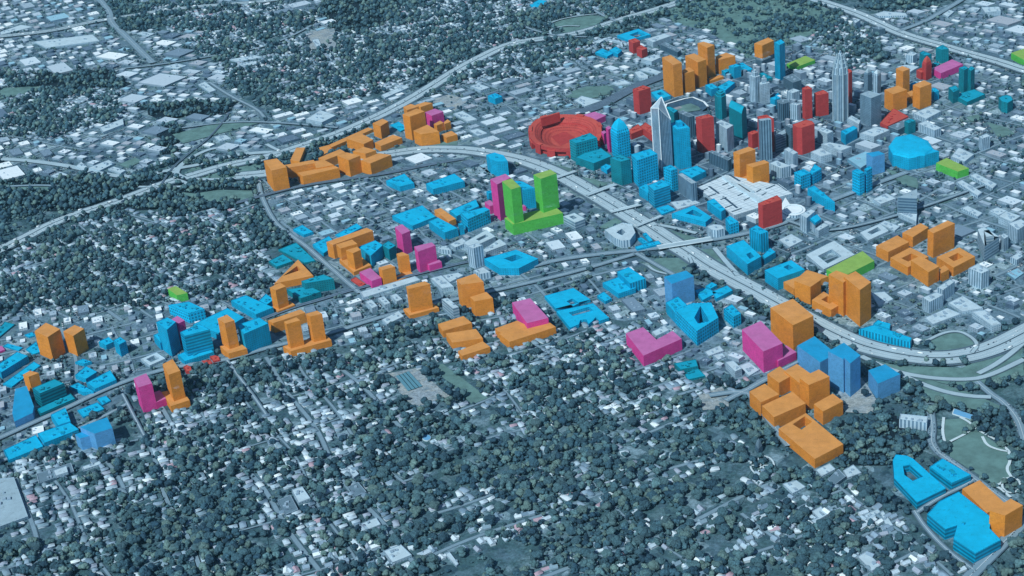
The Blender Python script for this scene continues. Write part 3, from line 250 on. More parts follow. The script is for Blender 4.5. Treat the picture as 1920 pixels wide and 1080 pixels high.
('W', 'office_tower', 'small striped office tower beyond the magenta bar', [('office_tower', 0, 30.9, [(437.1, 1491.7), (464.4, 1479.7), (479.2, 1508.8), (451.8, 1537.6)], {'ribs': 1})]),
('W', 'low_block', 'white flat building behind the slender orange tower', [('low_block', 0, 11.7, [(408.4, 1413.0), (459.1, 1346.0), (489.9, 1408.4), (436.3, 1433.6)], {})]),
('W', 'low_block', 'pale building with a dark left end below the right orange tower', [('low_block', 0, 15.5, [(485.0, 881.5), (531.5, 823.0), (580.6, 903.8), (534.7, 944.4)], {'ribs': 1})]),
('W', 'low_block', 'pale school like building beside the boxy teal tower', [('low_block', 0, 27.1, [(507.2, 746.9), (561.9, 678.1), (584.3, 703.8), (529.7, 774.9)], {'ribs': 1})]),
('W', 'low_block', 'white offices with a dark roof slot left of the cyan arena', [('low_block', 0, 19.9, [(317.4, 670.8), (366.8, 637.1), (416.0, 703.0), (369.5, 737.6)], {})]),
('D', 'low_block', 'dark sided long building under the flat red block', [('low_block', 0, 23.2, [(409.8, 727.1), (442.7, 692.6), (495.7, 784.0), (472.6, 812.4)], {})]),
('W', 'low_block', 'narrow white office left of the dark faceted tower', [('low_block', 0, 26.7, [(266.9, 801.4), (310.6, 739.2), (314.2, 776.3), (279.9, 830.2)], {})]),
('S', 'wedge_tower', 'grey wedge shaped tower with a sloping glass side by the convention hall', [('wedge_tower', 0, 62.7, [(-217.8, 180.6), (-160.9, 101.4), (-147.1, 113.9), (-206.2, 191.1)], {'ribs': 1})]),
('D', 'slab_block', 'long dark slab with white roof hatches right of the tallest cyan tower', [('slab_block', 0, 40.4, [(-158.6, 437.2), (-83.6, 359.7), (-74.7, 377.8), (-149.5, 450.8)], {'ribs': 1})]),
('W', 'low_block', 'flat white triangular podium below the grey wedge tower', [('low_block', 0, 4, [(-229.9, 92.2), (-198.0, 34.5), (-134.5, 90.0), (-165.4, 118.8)], {})]),
('W', 'octagon_tower', 'white octagonal apartment tower beside the triangular cyan court', [('octagon_tower', 0, 27.0, [(-77.4, -144.9), (-61.4, -168.8), (-42.1, -174.1), (-21.9, -156.9), (-35.6, -132.9), (-61.3, -127.7)], {'ribs': 1})]),
('W', 'courtyard_block', 'white curved courtyard building beside the freeway loop', [('courtyard_block', 0, 24.3, [(-383.6, -176.7), (-339.5, -236.1), (-314.7, -255.1), (-291.2, -247.0), (-285.7, -193.0), (-308.6, -131.9), (-341.6, -120.6)], {'hole': [(-343.6, -195.6), (-322.7, -215.1), (-317.1, -190.3), (-332.3, -167.3)], 'ribs': 1})]),
('W', 'courtyard_block', 'white square office with a roof well right of the green towers', [('courtyard_block', 0, 25.0, [(-535.3, -80.5), (-486.0, -128.8), (-461.5, -98.4), (-506.0, -53.6)], {'hole': [(-515.9, -84.6), (-498.0, -103.3), (-489.1, -90.5), (-504.4, -73.1)], 'band': 1})]),
('W', 'office_tower', 'white apartment tower pair with a small cyan roof at centre right', [('tower', 0, 50.0, [(193.0, -98.5), (215.9, -125.2), (236.8, -69.0), (220.6, -58.3)], {'ribs': 1}), ('tower', 0, 33.4, [(215.1, -86.7), (240.2, -124.2), (257.1, -90.6), (241.6, -52.2)], {'ribs': 1}), ('wing', 0, 23.7, [(241.5, -140.1), (252.7, -155.8), (279.5, -111.3), (262.6, -95.6)], {}), ('roof_deck', 33.4, 39.4, [(219.6, -97.1), (241.3, -135.7), (256.6, -104.5), (241.5, -69.6)], {'up': 1, 'col': 'C'})]),
('S', 'wedge_tower', 'striped triangular tower rising from a white pointed podium', [('podium', 0, 13.3, [(469.6, 12.2), (527.8, -55.4), (528.1, 27.8), (500.7, 43.8)], {'col': 'W'}), ('tower', 13.3, 61.6, [(470.5, 13.3), (527.2, 7.1), (524.7, 84.3)], {'band': 1})]),
('W', 'courtyard_block', 'pale courthouse with a triangular roof well at the right', [('block', 0, 47.6, [(700.6, -179.6), (719.4, -295.0), (759.5, -228.5), (717.7, -160.7)], {'hole': [(717.2, -188.2), (723.8, -232.8), (744.8, -223.8), (730.8, -181.0)], 'band': 1}), ('wing', 0, 40.8, [(762.5, -203.3), (772.3, -228.7), (785.6, -207.7), (771.1, -188.3)], {'ribs': 1})]),
('W', 'office_tower', 'white tower with tall dark recesses below the right orange ring', [('office_tower', 0, 47.5, [(677.5, -441.1), (710.8, -473.6), (731.3, -450.4), (700.7, -409.9)], {'ribs': 1})]),
('W', 'office_tower', 'taller of two white towers below the big orange cluster', [('office_tower', 0, 36.3, [(598.0, -541.2), (612.8, -558.2), (642.4, -502.1), (628.8, -490.0)], {'ribs': 1})]),
('W', 'office_tower', 'lower of two white towers below the big orange cluster', [('office_tower', 0, 34.6, [(560.9, -601.0), (580.5, -627.8), (614.4, -581.6), (596.7, -565.8)], {'ribs': 1})]),
('W', 'low_block', 'flat pale hall beside the two white towers', [('block', 0, 7.4, [(627.0, -572.5), (663.6, -623.0), (716.0, -599.2), (663.6, -527.4)], {}), ('wing', 0, 6.0, [(569.6, -661.5), (590.4, -697.9), (660.6, -632.3), (624.2, -600.7)], {}), ('wing', 0, 18.1, [(687.2, -640.9), (737.8, -719.8), (759.1, -705.9), (718.8, -629.6)], {})]),
('W', 'office_tower', 'white roofed office with dark vertical windows beside the park', [('office_tower', 0, 23.0, [(528.1, -1214.6), (590.1, -1226.4), (591.8, -1196.3), (529.9, -1189.9)], {'ribs': 1})]),
('W', 'low_block', 'small white block at the corner below the large magenta cube', [('block', 0, 20.5, [(92.9, -969.5), (124.0, -1017.9), (138.5, -1000.3), (111.4, -959.6)], {}), ('wing', 0, 4, [(124.0, -954.7), (156.5, -1007.7), (177.8, -973.3), (147.3, -934.4)], {})]),
('W', 'low_block', 'small white roof in the notch of the magenta L shaped block', [('low_block', 0, 6.6, [(-127.3, -794.5), (-111.4, -817.0), (-82.8, -780.0), (-100.9, -754.9)], {})]),
('W', 'low_block', 'white roofed shed below the pointed court block', [('block', 0, 4.4, [(28.6, -889.1), (40.9, -912.2), (76.0, -879.3), (60.7, -852.4)], {}), ('wing', 0, 4, [(52.3, -905.3), (68.3, -930.0), (84.9, -910.1), (73.5, -892.3)], {})]),
('W', 'office_tower', 'slender brick grey apartment tower beside the cyan ring block', [('office_tower', 0, 64.9, [(-747.0, -405.1), (-722.5, -420.6), (-701.0, -395.0), (-725.4, -384.3)], {'ribs': 1})]),
('W', 'low_block', 'white block at the foot of the slender apartment tower', [('low_block', 0, 19.1, [(-713.1, -473.1), (-685.2, -496.9), (-657.5, -481.3), (-690.8, -448.1)], {'ribs': 1})]),
('W', 'slab_block', 'slim glass slab between the broad orange podium towers', [('slab_block', 0, 33.3, [(-739.7, -692.6), (-688.7, -749.7), (-675.3, -738.5), (-725.2, -682.9)], {'band': 1})]),
('C', 'courtyard_block', 'cyan ring block beside the slender apartment tower', [('courtyard_block', 0, 22.2, [(-701.4, -397.7), (-636.3, -461.3), (-578.8, -458.1), (-538.1, -389.0), (-621.1, -329.6)], {'hole': [(-642.0, -394.5), (-611.8, -412.2), (-586.1, -381.9), (-612.1, -363.7)]})]),
('W', 'courtyard_block', 'pale apartment ring behind the slender apartment tower', [('block', 0, 18.3, [(-800.4, -279.3), (-764.2, -313.1), (-713.8, -229.0), (-756.6, -178.5)], {'hole': [(-768.7, -252.1), (-757.1, -261.9), (-736.9, -224.8), (-748.5, -214.9)]}), ('wing', 0, 15.9, [(-727.4, -321.0), (-713.3, -340.3), (-663.6, -277.6), (-698.2, -238.4)], {})]),
('W', 'comb_block', 'white apartment building with three fingers along the tracks', [('wing', 0, 13.9, [(-972.6, -684.5), (-937.7, -726.1), (-926.2, -709.6), (-958.9, -670.2)], {}), ('wing', 0, 11.8, [(-945.3, -656.1), (-909.8, -698.0), (-897.2, -684.0), (-931.4, -641.7)], {}), ('wing', 0, 12.2, [(-914.1, -637.1), (-881.1, -675.0), (-869.3, -658.3), (-901.4, -622.7)], {})]),
('W', 'slab_block', 'long pale station sheds along the tracks', [('slab_block', 0, 5.7, [(-1018.5, -607.7), (-994.6, -644.3), (-862.2, -516.7), (-887.1, -492.8)], {})]),
('W', 'low_block', 'white gabled warehouse left of the broad orange podium tower', [('low_block', 0, 6.4, [(-891.3, -776.7), (-867.4, -804.5), (-834.7, -751.5), (-862.0, -719.0)], {})]),
('W', 'low_block', 'pair of white roofs right of the white finger block', [('wing', 0, 11.9, [(-830.9, -516.5), (-775.3, -582.4), (-744.7, -566.8), (-804.2, -496.2)], {}), ('wing', 0, 6.7, [(-804.1, -485.1), (-769.1, -529.8), (-741.6, -481.5), (-763.8, -463.9)], {})]),
('S', 'warehouse', 'very large pale flat roof at the lower left edge', [('warehouse', 0, 8.1, [(-1572.1, -1674.0), (-1449.4, -1871.7), (-1390.3, -1811.1), (-1519.0, -1658.4)], {})]),
('W', 'low_block', 'white motel like roof at the top of the large pale roof', [('low_block', 0, 4.2, [(-1553.7, -1606.0), (-1529.0, -1633.5), (-1511.7, -1618.3), (-1528.8, -1600.0)], {})]),
('D', 'parking_deck', 'dark parking deck with two white roofs at lower left', [('deck', 0, 7.5, [(-1471.5, -1637.2), (-1441.3, -1677.1), (-1381.4, -1616.3), (-1409.1, -1581.2)], {}), ('roof_house', 7.5, 13.5, [(-1430.2, -1627.7), (-1411.4, -1650.7), (-1388.3, -1629.9), (-1407.6, -1604.0)], {'up': 1, 'col': 'W'})]),
('W', 'low_block', 'row of white carports below the pale see through blue block', [('low_block', 0, 4.2, [(-1376.5, -1590.6), (-1365.8, -1602.8), (-1332.4, -1572.6), (-1344.2, -1560.3)], {})]),
('W', 'courtyard_block', 'white square courtyard building left of the cyan cluster', [('courtyard_block', 0, 7.3, [(-1491.1, -1056.7), (-1445.9, -1091.6), (-1419.9, -1049.1), (-1463.0, -1017.9)], {'hole': [(-1473.8, -1058.0), (-1452.7, -1071.6), (-1439.5, -1050.6), (-1461.0, -1036.0)]})]),
('W', 'low_block', 'white square roof among houses left of centre', [('low_block', 0, 5.3, [(-813.5, -1631.7), (-776.0, -1682.3), (-754.8, -1660.5), (-793.2, -1615.3)], {})]),
('W', 'low_block', 'grey flat roof beside the white square roof', [('low_block', 0, 6.8, [(-827.1, -1680.7), (-785.9, -1733.5), (-764.6, -1709.8), (-806.6, -1653.9)], {'col': 'D'})]),
('W', 'low_block', 'small white roof upper right of the white square roof', [('low_block', 0, 5.4, [(-718.8, -1524.2), (-684.6, -1567.6), (-677.4, -1549.8), (-709.7, -1512.8)], {})]),
('D', 'low_block', 'dark hipped church hall below the small white roof', [('low_block', 0, 6.4, [(-682.2, -1606.5), (-651.6, -1644.1), (-633.4, -1621.7), (-667.7, -1584.1)], {})]),
('W', 'low_block', 'white flat roof with a ridge at lower middle left', [('low_block', 0, 5.7, [(-601.2, -1744.0), (-577.8, -1764.1), (-556.4, -1742.6), (-575.7, -1717.9)], {})]),
('W', 'courtyard_block', 'grey square roof with white rims near the bottom edge', [('courtyard_block', 0, 7.6, [(-516.3, -1841.1), (-482.9, -1880.0), (-449.7, -1847.5), (-485.6, -1813.4)], {})]),
('W', 'warehouse', 'long white angled roof near the bottom edge of the woods', [('warehouse', 0, 4, [(-384.1, -1829.4), (-344.7, -1870.0), (-342.1, -1861.3), (-374.8, -1821.1)], {})]),
('W', 'low_block', 'white roof lower right among trees near the bottom edge', [('low_block', 0, 4, [(468.1, -1736.0), (499.3, -1782.9), (515.5, -1760.8), (483.7, -1716.1)], {})]),
('W', 'low_block', 'white square house roof in the wooded right part', [('low_block', 0, 5.6, [(363.1, -1586.4), (381.7, -1615.0), (397.9, -1593.6), (379.9, -1564.6)], {})]),
('W', 'low_block', 'bright white roof below the round plaza', [('low_block', 0, 4, [(290.5, -1484.5), (315.7, -1520.2), (341.0, -1490.9), (318.3, -1466.5)], {})]),
('W', 'low_block', 'white roofs at the foot of the long orange slab', [('wing', 0, 4, [(356.1, -1419.8), (371.3, -1445.7), (399.2, -1412.2), (384.4, -1389.1)], {}), ('wing', 0, 7.6, [(385.5, -1461.9), (401.6, -1484.0), (424.2, -1445.7), (406.1, -1417.2)], {'col': 'D'}), ('wing', 0, 4, [(415.7, -1416.6), (427.4, -1445.7), (456.2, -1421.4), (436.4, -1389.8)], {})]),
('W', 'courtyard_block', 'white U shaped building left of the pointed cyan ring', [('wing', 0, 4, [(471.2, -1585.6), (479.7, -1601.3), (505.5, -1570.5), (498.7, -1558.9)], {}), ('wing', 0, 4, [(504.0, -1570.7), (520.5, -1626.7), (533.6, -1617.0), (509.8, -1564.4)], {})]),
('D', 'church', 'grey church with a steep spire near the round plaza', [('church', 0, 5.9, [(212.2, -1343.3), (223.6, -1367.9), (231.3, -1347.8), (222.3, -1329.3)], {'crown': ('point', 34.4)})]),
('W', 'warehouse', 'long gleaming white shed in the far top left corner', [('warehouse', 0, 4, [(-3865.1, 2100.3), (-3831.9, 2046.2), (-3729.1, 2175.7), (-3822.4, 2216.7)], {})]),
('W', 'warehouse', 'huge grey terminal roof below the far top left highway', [('warehouse', 0, 5.1, [(-3576.6, 1925.5), (-3451.5, 1823.7), (-3229.6, 1923.8), (-3322.6, 2026.2)], {})]),
('W', 'warehouse', 'white roof beyond the far crossroads', [('warehouse', 0, 4, [(-3098.1, 2038.5), (-3009.9, 1986.5), (-2998.7, 2027.9), (-3082.6, 2066.1)], {})]),
('W', 'warehouse', 'white gabled factory hall among the left side industry', [('warehouse', 0, 9.5, [(-2593.7, 750.6), (-2549.5, 697.2), (-2507.0, 786.7), (-2546.5, 851.7)], {})]),
('W', 'warehouse', 'long white roof by the left side treeline', [('warehouse', 0, 4.1, [(-2527.6, 260.9), (-2483.8, 241.3), (-2458.9, 271.1), (-2515.2, 302.7)], {})]),
('W', 'office_tower', 'pale office trio beside the left car park', [('wing', 0, 5.5, [(-2478.4, 354.3), (-2425.5, 311.5), (-2416.9, 337.9), (-2481.1, 398.8)], {}), ('wing', 0, 6.9, [(-2416.1, 334.5), (-2353.8, 306.2), (-2332.1, 380.1), (-2376.1, 415.0)], {}), ('wing', 0, 6.8, [(-2330.8, 327.6), (-2257.3, 285.9), (-2251.7, 311.9), (-2319.1, 348.8)], {})]),
('W', 'warehouse', 'white shed on the lawn by the railway left of the orange row', [('warehouse', 0, 4, [(-2066.6, 666.1), (-2023.2, 619.3), (-1988.9, 647.7), (-2027.8, 685.4)], {})]),
('W', 'warehouse', 'large pale stepped works beside the freeway left of the orange row', [('warehouse', 0, 15.6, [(-1758.4, 829.1), (-1677.8, 789.8), (-1650.3, 868.4), (-1739.3, 929.1)], {})]),
('W', 'warehouse', 'white flat roofed store high in the left industrial belt', [('warehouse', 0, 4, [(-2701.1, 1529.0), (-2620.6, 1494.8), (-2599.3, 1538.3), (-2665.8, 1570.0)], {})]),
('W', 'warehouse', 'twin white roofs in the middle of the left industrial belt', [('wing', 0, 4, [(-2434.2, 1619.9), (-2385.4, 1585.9), (-2286.5, 1647.3), (-2340.2, 1674.4)], {}), ('wing', 0, 4, [(-2391.8, 1544.3), (-2354.3, 1516.3), (-2273.0, 1557.7), (-2312.3, 1590.9)], {})]),
('W', 'warehouse', 'tall white roof standing in the bare earth yard', [('warehouse', 0, 4.0, [(-2154.7, 1892.0), (-2072.6, 1758.2), (-2056.5, 1770.3), (-2131.8, 1909.5)], {})]),
('W', 'warehouse', 'white roof by the narrow street in the left belt', [('warehouse', 0, 6.1, [(-2421.2, 1278.2), (-2320.7, 1175.0), (-2305.0, 1201.5), (-2408.8, 1312.4)], {})]),
('W', 'slab_block', 'long white apartment row left of the freeway', [('slab_block', 0, 5.9, [(-1560.4, 1131.9), (-1532.9, 1095.5), (-1473.6, 1223.0), (-1501.2, 1254.2)], {'ribs': 1})]),
('W', 'low_block', 'white office trio west of the stadium', [('low_block', 0, 8.7, [(-1220.9, 1225.1), (-1161.5, 1170.6), (-1136.0, 1208.5), (-1196.0, 1252.8)], {'ribs': 1})]),
('W', 'warehouse', 'white roofs with dark shadow slots west of the magenta block', [('wing', 0, 7.0, [(-1195.3, 910.4), (-1113.5, 822.9), (-1083.0, 847.8), (-1169.1, 939.9)], {}), ('wing', 0, 4.8, [(-1081.0, 734.7), (-1031.3, 679.7), (-1004.4, 707.3), (-1052.6, 753.4)], {})]),
('W', 'low_block', 'white peaked canopy beside the practice field', [('low_block', 0, 4.2, [(-763.8, 1064.3), (-706.8, 993.9), (-659.3, 1057.1), (-747.6, 1115.0)], {})]),
('W', 'slab_block', 'white hospital slab beside the farthest cyan ring', [('slab_block', 0, 23.4, [(-617.5, 1771.1), (-581.5, 1723.0), (-520.0, 1809.8), (-556.8, 1845.2)], {})]),
('D', 'slab_block', 'dark ribbed school block below the white hospital slab', [('slab_block', 0, 22.2, [(-545.4, 1696.3), (-457.7, 1588.5), (-448.1, 1617.4), (-532.7, 1728.4)], {'ribs': 1})]),
('W', 'low_block', 'white office box right of the stepped red building', [('low_block', 0, 16.5, [(-593.7, 1524.4), (-544.6, 1488.5), (-515.2, 1544.7), (-551.2, 1584.2)], {})]),
('W', 'low_block', 'white C shaped apartment roof above the rail line', [('wing', 0, 9.0, [(-594.9, 1384.5), (-560.8, 1307.4), (-525.7, 1306.6), (-531.7, 1339.2), (-573.9, 1395.0)], {}), ('wing', 0, 4.4, [(-581.8, 1425.9), (-562.6, 1408.7), (-498.7, 1368.6), (-486.8, 1390.1), (-557.7, 1458.7)], {})]),
('W', 'low_block', 'white arched roof behind the small far cyan block', [('low_block', 0, 6.9, [(-846.8, 1804.1), (-819.5, 1757.1), (-817.2, 1790.3), (-802.1, 1827.0), (-729.8, 1780.3), (-724.9, 1737.2), (-707.3, 1724.3), (-723.5, 1786.2), (-811.8, 1846.2)], {})]),
('W', 'low_block', 'white depot roof by the practice field', [('low_block', 0, 5.4, [(-660.6, 1261.5), (-630.5, 1234.4), (-582.3, 1254.6), (-628.0, 1309.0)], {})]),
('W', 'low_block', 'white office beside the far freeway at the top right', [('low_block', 0, 7.6, [(285.4, 2132.6), (300.1, 2096.5), (420.8, 2098.1), (412.2, 2135.0), (319.9, 2169.8)], {'ribs': 1})]),
('W', 'warehouse', 'white warehouse row along the top right edge', [('wing', 0, 6.7, [(561.4, 2115.6), (583.4, 2073.1), (607.1, 2148.9), (587.1, 2176.4)], {}), ('wing', 0, 7.5, [(656.7, 2178.3), (694.0, 2130.3), (711.7, 2187.7), (679.7, 2212.3)], {}), ('wing', 0, 18.7, [(714.9, 2161.9), (728.8, 2089.8), (791.7, 2105.0), (785.4, 2166.3)], {})]),
('D', 'low_block', 'small brown office cube left of the far freeway', [('low_block', 0, 24.0, [(291.9, 1877.7), (318.6, 1851.7), (342.3, 1866.4), (319.8, 1894.6)], {})]),
('W', 'office_tower', 'pale striped tower at the left of the far freeway', [('office_tower', 0, 31.0, [(210.0, 1952.2), (220.8, 1923.9), (237.4, 1969.6), (221.8, 1989.6)], {'ribs': 1})]),
('W', 'warehouse', 'white roof pair right of the far freeway junction', [('wing', 0, 4, [(669.4, 1768.6), (696.4, 1740.6), (718.1, 1778.0), (691.2, 1802.8)], {}), ('wing', 0, 4, [(684.7, 1715.7), (708.0, 1674.7), (722.9, 1696.8), (701.4, 1726.5)], {})]),
('W', 'low_block', 'slender white condominium tower above dark roofs at right', [('low_block', 0, 42.0, [(704.5, 583.2), (714.6, 562.8), (740.2, 587.6), (728.7, 610.9)], {'ribs': 1})]),
('W', 'low_block', 'grey apartment row right of the cyan arena', [('low_block', 0, 12.6, [(619.0, 478.3), (660.8, 433.3), (690.2, 499.1), (641.1, 561.2)], {'ribs': 1})]),
('W', 'low_block', 'pale apartment row above the striped triangular tower', [('low_block', 0, 8.3, [(637.7, 271.9), (701.9, 160.3), (715.0, 190.1), (653.1, 290.7)], {'ribs': 1})]),
('W', 'low_block', 'second pale apartment row nearer the right edge', [('low_block', 0, 9.8, [(677.3, 324.5), (745.5, 216.9), (758.9, 253.2), (695.1, 343.6)], {'ribs': 1})]),
('W', 'low_block', 'grey school block among trees at the right', [('low_block', 0, 8.1, [(655.1, 67.3), (702.0, 2.0), (715.5, 30.2), (672.1, 84.9)], {'ribs': 1})]),
('W', 'low_block', 'county office block stepping up to the right edge', [('wing', 0, 9.5, [(733.7, 44.3), (760.7, 12.0), (786.3, 46.2), (757.1, 73.2)], {}), ('wing', 0, 23.3, [(759.8, -25.7), (796.3, -67.6), (821.8, -23.4), (781.1, 13.5)], {}), ('wing', 0, 43.5, [(784.4, -125.2), (809.8, -171.2), (839.0, -122.9), (819.5, -91.9)], {'ribs': 1})]),
('W', 'low_block', 'white slotted roofs left of the striped triangular tower', [('wing', 0, 8.8, [(391.6, 125.8), (418.2, 85.9), (462.1, 134.0), (429.1, 174.4)], {}), ('wing', 0, 5.0, [(409.9, 243.5), (399.9, 218.8), (416.3, 249.7), (406.5, 264.2)], {})]),
('W', 'low_block', 'open white frame school with a planted court', [('low_block', 0, 8.0, [(369.9, -125.7), (396.7, -182.8), (451.9, -111.4), (423.6, -58.3)], {'hole': [(391.1, -124.7), (402.6, -140.2), (428.3, -107.0), (418.7, -85.8)]})]),
('W', 'low_block', 'pale gabled hall behind the open white frame school', [('low_block', 0, 5.7, [(421.2, -53.2), (468.5, -105.4), (481.9, -72.5), (435.1, -30.6)], {})]),
('W', 'courtyard_block', 'grey walled courtyard compound left of the green block', [('courtyard_block', 0, 9.2, [(228.8, -291.7), (287.1, -388.1), (365.6, -284.6), (300.1, -189.9)], {'hole': [(263.0, -300.0), (294.1, -348.4), (329.2, -296.6), (298.8, -252.4)]})]),
('W', 'low_block', 'white low offices with lawn below the big orange cluster', [('low_block', 0, 6.6, [(425.0, -525.4), (448.8, -604.6), (485.0, -557.7), (459.6, -514.1)], {})]),
('W', 'low_block', 'pale flat roofs left of the ring of cyan apartments', [('low_block', 0, 4.7, [(138.8, -182.3), (176.4, -233.1), (210.0, -184.2), (170.9, -137.9)], {})]),
('W', 'office_tower', 'white pier fronted block at the right edge', [('office_tower', 0, 17.3, [(788.7, -296.8), (804.8, -317.5), (821.9, -289.9), (812.1, -264.5)], {'ribs': 1})]),
('L', 'low_block', 'pale blue flat roof at the right edge', [('low_block', 0, 4, [(777.8, -372.8), (799.4, -411.0), (823.4, -370.2), (807.0, -338.6)], {})]),
('W', 'courtyard_block', 'pale notched apartment row in front of the gridded cyan office', [('block', 0, 11.8, [(-845.4, -277.2), (-820.8, -302.2), (-793.3, -261.6), (-819.9, -229.6)], {'ribs': 1}), ('wing', 0, 14.7, [(-878.0, -308.2), (-859.1, -323.5), (-823.8, -328.2), (-851.3, -293.8)], {'ribs': 1})])]
